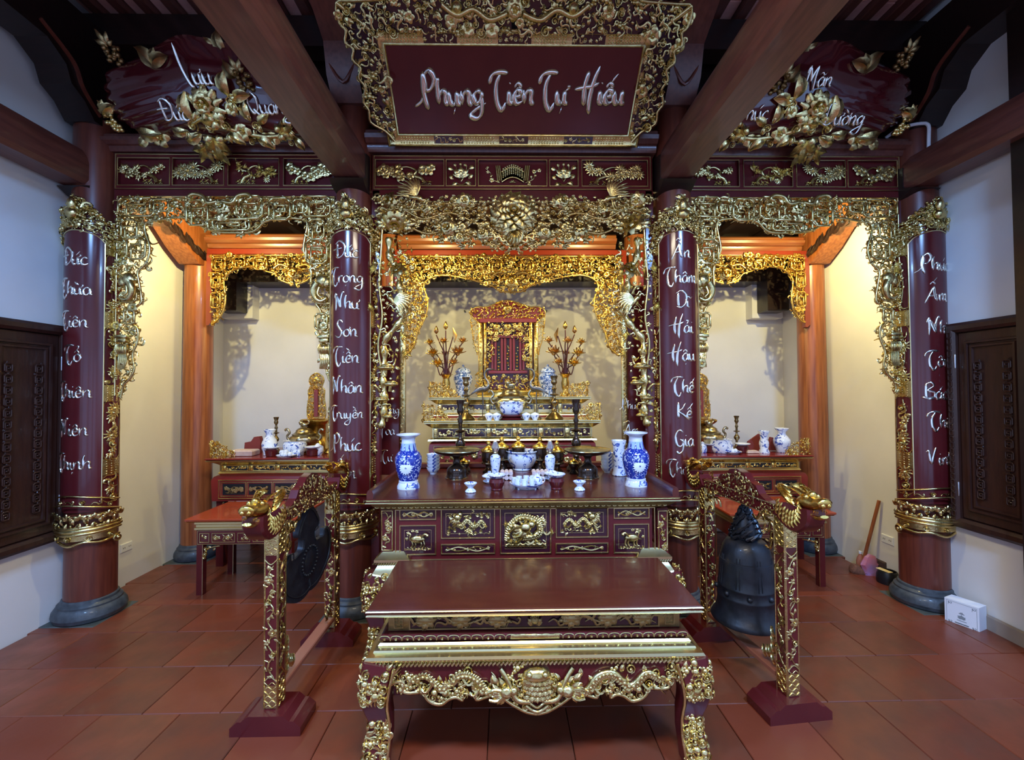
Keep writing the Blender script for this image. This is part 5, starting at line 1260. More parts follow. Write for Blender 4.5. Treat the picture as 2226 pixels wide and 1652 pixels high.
def main_altar():
    Y0_ = 2.72; t = thing('altar_table', 'large red altar table holding the porcelain, five dragon reliefs on its front', 'altar', (.113, 3.1, 0)); rd = random.Random(17)
    x0, x1, y0, y1 = -.735, .960, 2.73, 3.62; z = 1.058
    table_top(t, x0, x1, y0, y1, z, .085, .030)
    fm = front(y0); S1 = lambda a, c: (PX(a, c, y0), PZ(a, c, y0))
    b = MB(); b.rl(x0, x1, y0, y1, [(.06, z-.034), (.055, z-.045), (.03, z-.065), (.008, z-.078), (0, z-.082)], caps=False); b.build('gold_cove', 'gold_dim', t)
    b = MB(front(y0-.035))
    for x in np.arange(x0-.03, x1+.03, .034): b.tube([(x-.017, z-.050, .0), (x-.008, z-.062, .0), (x+.008, z-.062, .0), (x+.017, z-.050, .0)], .0022, 5, 2)
    b.build('scallop_edging', 'gold', t)
    za, zb_ = PZ(1140, 1214, y0), z-.082
    b = MB(); b.box(x0+.06, x1-.06, y0, y1, za-.02, zb_); b.build('body', 'lacquer', t)
    A, C_ = PX(860, 1150, y0), PX(1423, 1150, y0)
    b = MB(fm); goldline(b, A+.004, C_-.004, za+.004, zb_-.004, 0); b.build('gold_line', 'gold_flat', t)
    for (a, c, d, e, kd) in ((868, 949, 1106, 1130, 'knot'), (868, 949, 1141, 1206, 'beast'), (958, 1077, 1105, 1170, 'dragonr'), (958, 1077, 1182, 1204, 'knot'), (1086, 1199, 1104, 1203, 'centre'), (1207, 1323, 1103, 1168, 'dragon'), (1207, 1323, 1180, 1202, 'knot'), (1333, 1412, 1103, 1127, 'knot'), (1333, 1412, 1138, 1202, 'beastr')):
        u0, v1 = S1(a, d); u1, v0 = S1(c, e)
        b = MB(fm); goldline(b, u0+.008, u1-.008, v0+.008, v1-.008, 0)
        if kd != 'knot': goldline(b, u0+.034, u1-.034, v0+.034, v1-.034, -.002, .7)
        pn = b.build('panel_edge', 'gold_flat', t)
        b = MB(fm); b.box(u0+.012, u1-.012, v0+.012, v1-.012, 0, .003) ; b.build('panel', 'lacquer_dark', pn)
        b = MB(fm); m = .012 if kd == 'knot' else .024; relief_panel(b, rd, u0+m, u1-m, v0+m, v1-m, kd, .004); b.build('relief_carving', 'gold', pn)
    for (a, c) in ((828, 856), (1428, 1453)):
        u0, v1 = S1(a, 1111); u1, v0 = S1(c, 1196)
        b = MB(fm); b.box(u0, u1, v0-.04, v1+.02, -.06, .004, .003); o = b.build('pilaster', 'lacquer', t)
        b = MB(fm); goldline(b, u0+.01, u1-.01, v0+.006, v1, .003, .8)
        for z_ in np.arange(v0+.02, v1-.01, .028): b.stamp(rd.choice(['swirl', 'tuft', 'flower', 'leaf', 'curl']), (u0+u1)/2+rd.uniform(-.012, .012), z_, .006, .024, rd.uniform(0, 6))
        b.build('pilaster_carving', 'gold', o)
    # stepped gold mouldings over the knees, then legs
    for (xa, xb) in ((x0+.0, x0+.12), (x1-.12, x1)):
        b = MB(); b.rl(xa, xb, y0, y0+.12, [(.0, .73), (.03, .70), (.045, .69), (.045, .675), (.02, .665), (.035, .64), (.06, .60), (.065, .58), (.04, .57)])
        rope(b, xa-.05, xb+.05, y0-.03, .665, .006, .015); b.build('stepped_moulding', 'gold_flat', t)
    for sy, y in ((-1, y0-.005), (1, y1)):
        for sx, x in ((-1, x0-.01), (1, x1+.01)): cabriole(t, x, y, .60, .060, sx, sy)
    b = MB(); b.box(x0, x1, y0+.01, y0+.03, .50, za-.01, .004); b.box(x0, x1, y1-.03, y1-.01, .5, za-.01); 
    for x_ in (x0, x1): b.box(x_-.015, x_+.015, y0, y1, .5, .74, .004)
    b.build('lower_rail', 'lacquer', t)
    b = MB()
    for x_ in (x0-.062, x1+.062):
        b.prism([(x_-.018, z-.002), (x_-.02, z+.03), (x_-.012, z+.05), (x_+.012, z+.05), (x_+.02, z+.03), (x_+.018, z-.002)], y0-.07, y1+.05, 1)
    b.box(x0-.07, x1+.07, y1+.045, y1+.075, z, z+.05, .01); b.build('raised_rim', 'lacquer_top', t)
main_altar()

def wing(t, u0, u1, z0, z1, Y, fl, seed, m='gold_leaf', cx=None):
    """openwork end-piece: tall at the outer side and stepping down inwards"""
    rd = random.Random(seed); b = MB(front(Y)); q = (lambda f: u1-(u1-u0)*f) if fl else (lambda f: u0+(u1-u0)*f)
    poly = [(q(0), z0), (q(0), z1), (q(.35), z1-.12*(z1-z0)), (q(.6), z0+.72*(z1-z0)), (q(.75), z0+.5*(z1-z0)), (q(.9), z0+.35*(z1-z0)), (q(1), z0)]
    s_ = (z1-z0)*.16
    scatter(b, rd, poly, s_, ['curl', 'swirl', 'leaf', 'flower'], .58, .0, .03); scatter(b, rd, poly, s_*.8, ['swirl', 'leaf', 'curl'], .5, -.01, .02)
    b.box(min(q(0), q(.04)), max(q(0), q(.04)), z0, z1, -.012, .012, .002)
    b.build('carved_wing', m, t)
def band(t, x0, x1, z0, z1, Y, seed, n=5, mb='lacquer_dark', m='gold'):
    rd = random.Random(seed); fm = front(Y); b = MB(fm); b.box(x0, x1, z0, z1, -.02, 0); o = b.build('carved_band', mb, t)
    b = MB(fm); h = z1-z0
    L = (x1-x0)/n
    for k in range(n):
        a = x0+k*L; fw = L*.16; goldline(b, a+fw+.006, a+L-.01, z0+.004, z1-.004, 0, .7)
        b.box(a+.002, a+fw-.002, z0+.002, z1-.002, 0, .006, .002); fret_box(b, a+fw/2, (z0+z1)/2, fw*.6, h*.6, .0025, .008)
        for f in np.arange(a+fw+h*.4, a+L-h*.3, h*.42): b.stamp(rd.choice(['swirl', 'flower', 'leaf', 'curl', 'lotus']), f, (z0+z1)/2+rd.uniform(-.15, .15)*h, .0, h*.34, rd.uniform(0, 6))
    b.box(x1-.012, x1, z0, z1, 0, .006); b.build('band_carving', m, o)
def back_stand():
    t = thing('tiered_altar', 'two tiered gilded altar stand against the back wall, carrying the shrine', 'altar', (.10, 4.2, 0))
    Y1, Y2 = 3.86, 4.14
    X = lambda a, Y, c=930: PX(a, c, Y)
    z1, z2 = PZ(1112, 914, 3.82), PZ(1112, 863, 4.10)
    a, c = X(932, Y1), X(1295, Y1); zr = PZ(1112, 957, Y1)
    b = MB(); b.rl(a, c, Y1, 4.75, [(0, .02), (0, zr-.06), (-.004, zr-.03), (-.02, zr-.012), (-.05, zr)]); b.build('cabinet', 'lacquer_mid', t)
    b = MB(front(Y1)); goldline(b, a+.05, c-.05, .75, PZ(1112, 970, Y1), .0, 1.3); goldline(b, a+.09, c-.09, .79, PZ(1112, 978, Y1), .0); b.build('gold_line', 'gold_flat', t)
    b = MB(front(Y1)); rd = random.Random(2)
    scatter(b, rd, [(a+.11, .82), (c-.11, .82), (c-.11, PZ(1112, 981, Y1)), (a+.11, PZ(1112, 981, Y1))], .035, ['flower', 'swirl', 'curl', 'leaf'], .8, .0, .01); b.build('cabinet_carving', 'gold', t)
    zb1 = PZ(1112, 930, Y1)
    b = MB(); b.rl(a+.03, c-.03, Y1+.01, 4.7, [(.035, zr), (.03, zr+.012), (.005, zr+.022), (.0, zr+.026), (0, zb1), (.015, zb1+.01), (.05, z1-.030), (.062, z1-.024), (.062, z1-.016), (.055, z1-.012), (.064, z1-.008), (.064, z1)]); b.build('lower_tier', 'gold_flat', t)
    band(t, a+.04, c-.04, zr+.028, zb1-.002, Y1+.004, 5, 6)
    a2, c2 = X(950, Y2, 880), X(1266, Y2, 880); zq = PZ(1112, 898, Y2); zb2 = PZ(1112, 878, Y2)
    b = MB(); b.rl(a2, c2, Y2+.01, 4.7, [(.035, z1), (.035, z1+.02), (.03, zq-.012), (.01, zq), (0, zb2), (.015, zb2+.01), (.05, z2-.028), (.07, z2-.020), (.07, z2-.012), (.062, z2-.009), (.072, z2-.005), (.072, z2)]); b.build('upper_tier', 'gold_flat', t)
    b = MB(); b.box(a2-.03, c2+.03, Y2-.028, Y2, z1+.005, zq-.02, .003); b.build('red_strip', 'lacquer_bright', t)
    band(t, a2+.005, c2-.005, zq+.003, zb2-.002, Y2+.004, 6, 6)
    for fl, (p0, p1) in ((False, (920, 980)), (True, (1247, 1305))): wing(t, X(p0, 3.84), X(p1, 3.84), z1, PZ(1112, 876, 3.84), 3.84, fl, 4)
    for fl, (p0, p1) in ((False, (934, 1000)), (True, (1215, 1278))): wing(t, X(p0, 4.12, 860), X(p1, 4.12, 860), z2, PZ(1112, 829, 4.12), 4.12, fl, 7)
    return z1, z2
ZT1, ZT2 = back_stand()

def shrine():
    Y = 4.46; t = thing('shrine', 'gilded carved shrine with an arched crest, at the back of the central altar', 'shrine', (PX(1104, 850, Y), Y, ZT2)); fm = front(Y); rd = random.Random(6)
    S1 = lambda a, c: (PX(a, c, Y), PZ(a, c, Y)); cx = PX(1104, 760, Y)
    X = lambda a: PX(a, 760, Y); Z = lambda c: PZ(1104, c, Y)
    b = MB(fm); b.rl = b.rl
    b.box(X(1046), X(1162), ZT2+.02, Z(700), -.25, -.03, .004); b.build('case', 'lacquer', t)
    b = MB(); b.rl(X(1045), X(1163), Y-.02, Y+.22, [(.03, ZT2), (.035, ZT2+.02), (.02, ZT2+.04), (.03, ZT2+.06), (0, ZT2+.075)]); b.build('base', 'gold_leaf', t)
    for a, c, wv in ((1040, 1050, .02), (1160, 1170, .02), (1052, 1058, .04), (1150, 1157, .04)):
        b = MB(fm); b.box(X(a), X(c), ZT2+.02, Z(702), -.03, wv, .006)
        for z_ in np.arange(ZT2+.1, Z(702), .03): b.stamp(rd.choice(['leaf', 'curl', 'swirl']), (X(a)+X(c))/2, z_, wv, .018, rd.uniform(0, 6))
        b.build('post', 'gold_leaf', t)
    b = MB(fm); b.box(X(1043), X(1166), Z(702), Z(693), -.05, .03, .004); b.build('lintel', 'lacquer_mid', t)
    half = pp([(1041, 702), (1023, 684), (1024, 674), (1040, 667), (1056, 668), (1072, 662), (1086, 657), (1104, 653)], Y)
    full = half+[(2*cx-a, c) for a, c in half[:-1][::-1]]
    b = MB(fm); b.prism(full, -.03, 0, 2); cr = b.build('crest_board', 'lacquer_mid', t)
    b = MB(fm); edge_tube(b, full, .008, .0); scatter(b, rd, full, .026, ['curl', 'swirl', 'cloud', 'leaf'], .55, .0, .02); b.stamp('peony', cx, Z(672), .01, .05); b.build('crest_carving', 'gold_leaf', cr)
    for s_ in (-1, 1):
        sd = pp([(1040, 700), (1024, 684), (1023, 700), (1027, 722), (1029, 740), (1034, 755), (1038, 772), (1043, 765), (1043, 700)], Y); sd = [(cx+s_*(cx-a)*1. if s_ > 0 else a, c) for a, c in sd]
        b = MB(fm); edge_tube(b, sd[1:-2], .007); scatter(b, rd, sd, .022, ['curl', 'swirl', 'leaf'], .5, .0, .02); b.build('side_flare', 'gold_leaf', t)
        sd = pp([(1036, 858), (1036, 812), (1048, 806), (1052, 858)], Y); sd = [(cx+s_*(cx-a) if s_ > 0 else a, c) for a, c in sd]
        b = MB(fm); scatter(b, rd, sd, .024, ['curl', 'swirl', 'cloud'], .5, .0, .03); b.build('foot_carving', 'gold_leaf', t)
    pel = [(X(1060), Z(704)), (X(1148), Z(704)), (X(1148), Z(800)), (X(1137), Z(780)), (X(1136), Z(745)), (X(1120), Z(732)), (X(1104), Z(728)), (X(1088), Z(732)), (X(1072), Z(745)), (X(1071), Z(780)), (X(1060), Z(800))]
    b = MB(fm); scatter(b, rd, pel, .024, ['flower', 'leaf', 'swirl', 'curl'], .52, .02, .02)
    for a in (1080, 1104, 1128): b.stamp('peony', X(a), Z(712), .03, .04)
    b.build('pelmet_carving', 'gold_leaf', t)
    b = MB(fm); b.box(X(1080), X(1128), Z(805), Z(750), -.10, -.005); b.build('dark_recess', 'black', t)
    b = MB(fm)
    for a in (1070, 1077, 1091, 1098, 1110, 1117, 1131, 1138): b.box(X(a)-.012, X(a)+.012, Z(806), Z(735), -.01, .012, .004)
    b.box(X(1066), X(1142), Z(735), Z(728), -.01, .02, .003); b.box(X(1062), X(1146), Z(812), Z(806), -.02, .03, .003); b.build('inner_doors', 'lacquer_mid', t)
    b = MB(fm)
    for a in (1084, 1104, 1124): 
        for c in range(754, 806, 7): b.stamp(rd.choice(['curl', 'leaf', 'swirl']), X(a), Z(c), .0, .018, rd.uniform(0, 6))
        for k in range(10): b.stamp('curl', X(1063+9*k), Z(828), .03, .022, k)
    scatter(b, rd, [(X(1056), Z(816)), (X(1152), Z(816)), (X(1152), Z(858)), (X(1056), Z(858))], .026, ['curl', 'swirl', 'leaf', 'flower'], .55, -.02, .03)
    b.build('inner_carving', 'gold_leaf', t)
shrine()

# side niches: high altar with the tablet, low bench before it
def side_altar(label, s):
    k = 1 if s > 0 else -1; cx = AX+k*2.235 if s > 0 else -2.12
    mx = (lambda x: x) if s < 0 else (lambda x: 2*AX-x)
    t = thing('side_altar', label, 'altar', (mx(-2.14), 4.65, 0)); Y0_ = 4.34
    x0, x1 = PX(478, 1000, Y0_), -1.42; y1 = 4.98
    a, c = sorted((mx(x0), mx(x1))); z = PZ(600, 995, 4.28) if s < 0 else PZ(1600, 990, 4.28)
    zc = z-.165
    b = MB(); b.rl(a, c, Y0_, y1, [(.0, zc), (.012, zc+.012), (.0, zc+.03), (0, z-.075), (.012, z-.065), (.035, z-.05), (.075, z-.034), (.085, z-.026), (.085, z-.020), (.078, z-.018)]); b.build('gold_cornice', 'gold_flat', t)
    b = MB(); b.rl(a, c, Y0_, y1, [(.078, z-.018), (.088, z-.014), (.088, z-.004), (.082, z)]); b.build('tabletop', 'lacquer_mid', t)
    band(t, a+.02, c-.02, zc+.035, z-.080, Y0_-.001, 5, 5, 'black', 'gold_leaf')
    b = MB(); b.rl(a, c, Y0_, y1, [(-.03, .66), (.045, .66), (.05, zc-.05), (.035, zc-.015), (0, zc)]); b.build('body', 'lacquer_mid', t)
    b = MB(front(Y0_-.05)); goldline(b, a+.03, c-.03, .69, zc-.05, 0, 1.3)
    n = 5; L = (c-a-.08)/n
    for i in range(n): goldline(b, a+.05+i*L, a+.03+(i+1)*L, .71, zc-.07, 0)
    b.build('gold_line', 'gold_flat', t)
    b = MB(front(Y0_-.05)); rd = random.Random(5)
    for i in range(n):
        u0, u1 = a+.06+i*L, a+.02+(i+1)*L; b.box(u0, u1, .72, zc-.08, -.005, .001)
    o = b.build('dark_panels', 'black', t)
    b = MB(front(Y0_-.051))
    for i in range(n):
        u0, u1 = a+.06+i*L, a+.02+(i+1)*L; bonsai(b, rd, u0, u1, .73, zc-.09, ['plum', 'maple', 'mum', 'pine', 'plum'][i], .002)
    b.build('panel_carving', 'gold_dim', o)
    for yy in (Y0_+.0, y1-.06):
        for xx in (a-.03, c-.04): b = MB(); b.box(xx, xx+.07, yy, yy+.07, 0, .67, .006); b.build('leg', 'lacquer', t)
    b = MB(front(Y0_-.005))
    for fl_, u in ((False, a+.05), (True, c-.05)):
        sg = -1 if fl_ else 1
        scatter(b, random.Random(3), [(u, .65), (u+sg*.16, .65), (u+sg*.08, .56), (u+sg*.05, .45), (u, .40)], .03, ['curl', 'swirl', 'leaf'], .6, 0, .02)
    b.build('corner_bracket', 'gold_dim', t)
    wx0, wx1 = PX(456, 990, 4.28), PX(512, 990, 4.28)
    for fl_, (q0, q1) in (((False, (wx0, wx1)),) if s < 0 else ((True, (mx(wx1), mx(wx0))),)): wing(t, q0, q1, z, z+.165, 4.29, fl_, 12)
    q = mx(-1.40); wing(t, min(q, q-k*.2), max(q, q-k*.2), z, z+.165, 4.29, s < 0, 15)
    return z
ZS_L = side_altar('gilded side altar in the left niche holding the tablet', -1)
ZS_R = side_altar('gilded side altar in the right niche holding the tablet', 1)
def side_bench(label, s):
    mx = (lambda x: x) if s < 0 else (lambda x: 2*AX-x)
    xs = sorted((mx(-2.535), mx(-1.76))); a, c = xs; y0, y1 = 3.735, 4.20; z = .665
    t = thing('offering_bench', label, 'bench', ((a+c)/2, 3.95, 0))
    b = MB(); b.rl(a, c, y0, y1, [(.05, z-.022), (.058, z-.018), (.060, z-.004), (.056, z)]); b.build('tabletop', 'lacquer_bench', t)
    b = MB(); b.rl(a, c, y0, y1, [(.0, z-.105), (.012, z-.10), (.012, z-.085), (.004, z-.08), (.004, z-.062), (.012, z-.055), (.012, z-.04), (.045, z-.030), (.052, z-.022)], caps=False); b.build('gold_cove', 'gold_flat', t)
    b = MB(); b.rl(a, c, y0, y1, [(0, z-.225), (0, z-.105)]); b.build('frieze_rail', 'lacquer', t)
    b = MB(front(y0)); rd = random.Random(4); cells = [(.03, .10), (.13, .29), (.32, .39), (.42, .58), (.61, .68), (.70, .78)]
    W = c-a
    n = 0
    for f0, f1 in ((.04, .13), (.17, .40), (.44, .56), (.60, .83), (.87, .96)):
        u0, u1 = a+W*f0, a+W*f1; goldline(b, u0, u1, z-.20, z-.135, 0, .9)
    goldline(b, a+.012, c-.012, z-.218, z-.112, 0, .6); b.build('gold_line', 'gold_flat', t)
    b = MB(front(y0))
    for f0, f1 in ((.04, .13), (.17, .40), (.44, .56), (.60, .83), (.87, .96)):
        for f in np.linspace(f0+.03, f1-.03, max(1, int((f1-f0)*25))): b.stamp(rd.choice(['flower', 'leaf', 'swirl', 'maple']), a+W*f, z-.168, 0, .026, rd.uniform(0, 6))
    b.build('frieze_carving', 'gold', t)
    for xx in (a, c-.05):
        for yy in (y0, y1-.05):
            b = MB(); b.box(xx, xx+.05, yy, yy+.05, 0, z-.22, .004); o = b.build('leg', 'lacquer', t)
            b = MB(); b.tube([(xx+(.05 if xx == a else 0), yy-.001, 0), (xx+(.05 if xx == a else 0), yy-.001, z-.225)], .003, 5, 2, up=(0, 1, 0)); b.build('gold_line', 'gold_flat', o)
    for u, sg in ((a+.05, 1), (c-.05, -1)):
        b = MB(front(y0))
        for q in ((.03, .03), (.07, .02), (.10, .025), (.03, .07), (.02, .10)): b.stamp('curl' if q[0] < .05 else 'leaf', u+sg*q[0], z-.225-q[1], 0, .028, q[0]*40, sg < 0)
        b.tube([(u, z-.32, 0), (u+sg*.03, z-.27, 0), (u+sg*.08, z-.245, 0), (u+sg*.14, z-.235, 0)], .006, 5, 4); b.build('corner_bracket', 'gold', t)
side_bench('low red bench with slim legs in the left niche, behind the gong stand', -1)
side_bench('low red bench with slim legs in the right niche, behind the bell stand', 1)

# ================================================================ gong and bell stands
def stand(name, label, X, Yn, Yf_, s):
    """two posts on shaped feet, a carved beam ending in dragon heads; s = +1 when its inner side faces left"""
    t = thing(name, label, 'stand', (X, (Yn+Yf_)/2, 0)); rd = random.Random(int(X*10)+40)
    for Y in (Yn, Yf_):
        b = MB(); w_ = .17
        b.prism([(X-w_, 0), (X-w_, .07), (X-w_*.8, .10), (X-w_*.68, .10), (X-w_*.5, .125), (X+w_*.5, .125), (X+w_*.68, .10), (X+w_*.8, .10), (X+w_, .07), (X+w_, 0), (X+w_*.7, 0), (X+w_*.5, .018), (X-w_*.5, .018), (X-w_*.7, 0)], Y-.09, Y+.09, 1); b.build('foot', 'lacquer', t)
    for Y in (Yn, Yf_):
        b = MB(); b.box(X-.034, X+.034, Y-.040, Y+.040, .115, 1.03, .006); po = b.build('post', 'lacquer', t)
        for (fm, hw) in ((lambda V, Y=Y: np.stack([X+V[:, 0], Y-.040-V[:, 2], V[:, 1]], 1), .031), (lambda V, Y=Y: np.stack([X+s*(.034+V[:, 2]), Y+s*V[:, 0], V[:, 1]], 1), .036)):
            b = MB(fm)
            for z0, z1 in ((.13, .24), (.88, 1.03)):
                b.box(-hw, hw, z0, z1, -.002, .002)
                for i in range(int((z1-z0)/.022)+1):
                    for j in range(-1, 2):
                        u = j*.02; v = z0+.010+i*.022
                        if (i+j) % 2: bar(b, [(u-.008, v-.007), (u+.008, v+.007)], .0024, .003)
                        else: bar(b, [(u-.008, v+.007), (u+.008, v-.007)], .0024, .003)
            for a in (-hw, hw): b.tube([(a, .12, .0), (a, 1.03, .0)], .0038, 5, 3)
            b.tube([(-hw, .86, .002), (0, .835, .002), (hw, .86, .002)], .0035, 5, 3); b.tube([(-hw, .26, .002), (0, .285, .002), (hw, .26, .002)], .0035, 5, 3)
            p = spline([((-1)**i*hw*.45, .28+i*.055, .002) for i in range(11)], 4); b.sweep(p, .0035, k=5)
            for i in range(11): b.stamp(['leaf', 'swirl', 'curl', 'maple', 'flower'][i % 5], (-1)**i*hw*.35, .29+i*.052, .0, .028, rd.uniform(0, 6)); b.stamp('leaf', -(-1)**i*hw*.5, .31+i*.052, .0, .026, rd.uniform(0, 6))
            b.build('post_carving', 'gold', po)
    b = MB(); b.box(X-.035, X+.035, Yn+.05, Yf_-.05, .175, .205, .005); b.build('lower_rail', 'wood_rail', t)
    b = MB(lambda V: np.stack([X+s*V[:, 2], V[:, 0], V[:, 1]], 1))
    for Y, d in ((Yn+.05, 1), (Yf_-.05, -1)):
        for q in ((.02, .22), (.04, .25), (.02, .28), (.02, .32), (.09, .225), (.02, .36), (.06, .24)): b.stamp('leaf', Y+d*q[0], q[1], .012, .06, 1.2 if d > 0 else 1.9, zs=1.5)
        for q in ((.02, .98), (.03, .95), (.02, .90), (.07, .98), (.12, .985), (.02, .86)): b.stamp('swirl', Y+d*q[0], q[1], .02, .05, rd.uniform(0, 3), zs=1.5)
    b.build('spandrel_carving', 'gold', t)
    # crossbeam
    b = MB(); b.box(X-.028, X+.028, Yn-.03, Yf_+.03, 1.015, 1.085, .008)
    ym = (Yn+Yf_)/2; b.prism([(ym-.26, 1.083), (ym-.20, 1.11), (ym-.17, 1.15), (ym-.11, 1.165), (ym-.07, 1.20), (ym, 1.215), (ym+.07, 1.20), (ym+.11, 1.165), (ym+.17, 1.15), (ym+.20, 1.11), (ym+.26, 1.083)], X-.022, X+.022, 0); b.build('crossbeam', 'lacquer', t)
    for sd in (-1, 1):
        b = MB(lambda V: np.stack([X+sd*(.028+V[:, 2]), V[:, 0], V[:, 1]], 1), False)
        scatter(b, rd, [(Yn, 1.022), (Yf_, 1.022), (Yf_, 1.078), (Yn, 1.078)], .017, ['curl', 'swirl', 'leaf'], .6, -.002, .006)
        scatter(b, rd, [(ym-.22, 1.088), (ym+.22, 1.088), (ym+.16, 1.15), (ym, 1.205), (ym-.16, 1.15)], .018, ['curl', 'swirl', 'leaf', 'cloud'], .58, -.008, .012)
        for z_ in (1.018, 1.082): b.tube([(Yn-.03, z_, .0), (Yf_+.03, z_, 0)], .0035, 5, 3)
        b.build('beam_carving', 'gold', t)
    # dragon heads at both ends
    for Y, d in ((Yn-.03, -1), (Yf_+.03, 1)):
        def T(p, Y=Y, d=d): return (X+p[1]*.85, Y+d*p[0]*.82, 1.075+p[2]*.85)
        b = MB(); pth = spline([T((-.04, 0, .0)), T((.03, 0, -.045)), T((.10, 0, -.055)), T((.165, 0, -.01)), T((.17, 0, .05))], 5)
        b.sweep(pth, np.linspace(.042, .048, len(pth)), np.linspace(.045, .05, len(pth)), up=(1, 0, 0), prof=[(-1, -.8), (-.8, -1), (.8, -1), (1, -.8), (1, .8), (.8, 1), (-.8, 1), (-1, .8)]); nk = b.build('dragon_neck', 'lacquer', t)
        b = MB()
        for sd in (-1, 1):
            b.map = (lambda V, sd=sd: np.stack([X+sd*(.048+V[:, 2]), Y+d*V[:, 0]*.82, 1.075+V[:, 1]*.85], 1))
            for i in range(9):
                for j in (-1, 0, 1):
                    q = pth[min(i*2+1, len(pth)-1)]; b.stamp('leaf', (q[1]-Y)*d/.82+j*.005, (q[2]-1.075)/.85+j*.028, -.004, .045, 1.2+i*.12, zs=1.1)
            for k in range(7): b.stamp('leaf', .12-.012*k, .055+.016*k, -.01, .085, 2.2+.18*k, zs=1.4)
            for k in range(4): b.sweep(spline([(.12-.01*k, .06+.02*k, 0), (.07-.01*k, .09+.02*k, .008), (.03-.005*k, .085+.025*k, 0)], 3), [.008, .011, .011, .009, .007, .004, .001], k=5)
        b.map = None
        b.sweep(spline([T((.13, 0, .07)), T((.17, 0, .085)), T((.22, 0, .085)), T((.265, 0, .098)), T((.292, 0, .092))], 4), np.interp(np.linspace(0, 1, 17), [0, .3, .6, .9, 1], [.045, .052, .036, .038, .012]), np.interp(np.linspace(0, 1, 17), [0, .3, .6, .9, 1], [.035, .040, .026, .026, .010]), k=10, up=(0, 0, 1))
        b.sweep(spline([T((.17, 0, .03)), T((.21, 0, .012)), T((.25, 0, .012)), T((.275, 0, .025))], 4), np.linspace(.034, .022, 13), np.linspace(.014, .008, 13), k=8)
        for sd in (-1, 1):
            b.ball(T((.185, sd*.036, .115)), .014, 8); b.ball(T((.285, sd*.018, .088)), .012, 8)
            b.sweep(spline([T((.15, sd*.03, .12)), T((.10, sd*.045, .145)), T((.04, sd*.05, .14))], 4), np.linspace(.010, .002, 9), k=6)
            for k in range(5): b.sweep([T((.20+.015*k, sd*.028, .052)), T((.20+.015*k, sd*.028, .038))], [.004, .001], k=5, up=(0, 1, 0))
        b.ball(T((.19, 0, .125)), .022, 8); b.build('dragon_head', 'gold_leaf', nk)
    return t
stand('gong_stand', 'red and gold dragon-headed stand on the left, holding the black bat-shaped gong', -1.165, 2.30, 3.05, 1)
stand('bell_stand', 'red and gold dragon-headed stand on the right, holding the dark bell', 1.425, 2.32, 3.05, -1).rotation_euler = (0, 0, .11)
def gong():
    X = -1.165; t = thing('gong', 'black bat-shaped iron gong hanging in the left dragon-headed stand', 'gong', (X, 2.66, .5))
    pts = [(669.5, 1096), (682, 1100), (697.5, 1119), (696, 1134), (685, 1147), (687, 1167), (700, 1160), (713, 1152), (715, 1137), (725, 1132), (733, 1150), (730.5, 1185), (715, 1223), (692, 1261), (667, 1284), (640, 1292)]
    right = [wy(x, y, X) for x, y in pts]; yc = 2.66
    right = [(yc+(a-yc)*(.33/(max(q[0] for q in right)-yc)), c) for a, c in right]; full = [(max(a, yc), c) for a, c in right]; full[-1] = (yc, full[-1][1])
    full[0] = (yc, full[0][1])
    L = [(2*yc-a, c) for a, c in full[1:-1][::-1]]
    P_ = spline([(a, c, 0) for a, c in full+L], 3, True)
    b = MB(); b.prism([(q[0], q[1]) for q in P_], X-.016, X+.016, 0); pl = b.build('gong_plate', 'iron', t)
    b = MB(); zc = sum(c for a, c in full)/len(full)
    b.lathe([(.0, .022), (.05, .02), (.07, .008), (.075, 0)], (X, yc, zc-.06), 24, ax=0)
    for k in range(24): b.ball((X+.02, yc+math.cos(k*PI/12)*.10, zc-.06+math.sin(k*PI/12)*.08), .008, 6)
    b.tube([(X+.018, q[0]*.9+yc*.1, q[1]*.9+zc*.1) for q in P_], .004, 5, 0, up=(1, 0, 0), closed=True); b.build('raised_boss', 'iron', pl)
    b = MB(); zt = full[0][1]; b.tube([(X, yc, zt-.01), (X, yc, 1.02)], .004, 6, 2, up=(1, 0, 0)); b.tube([(X, yc-.015, zt), (X, yc-.01, zt+.03), (X, yc, zt+.04), (X, yc+.01, zt+.03), (X, yc+.015, zt)], .006, 6, 3, up=(1, 0, 0)); b.build('hanging_loop', 'steel', t)
gong()
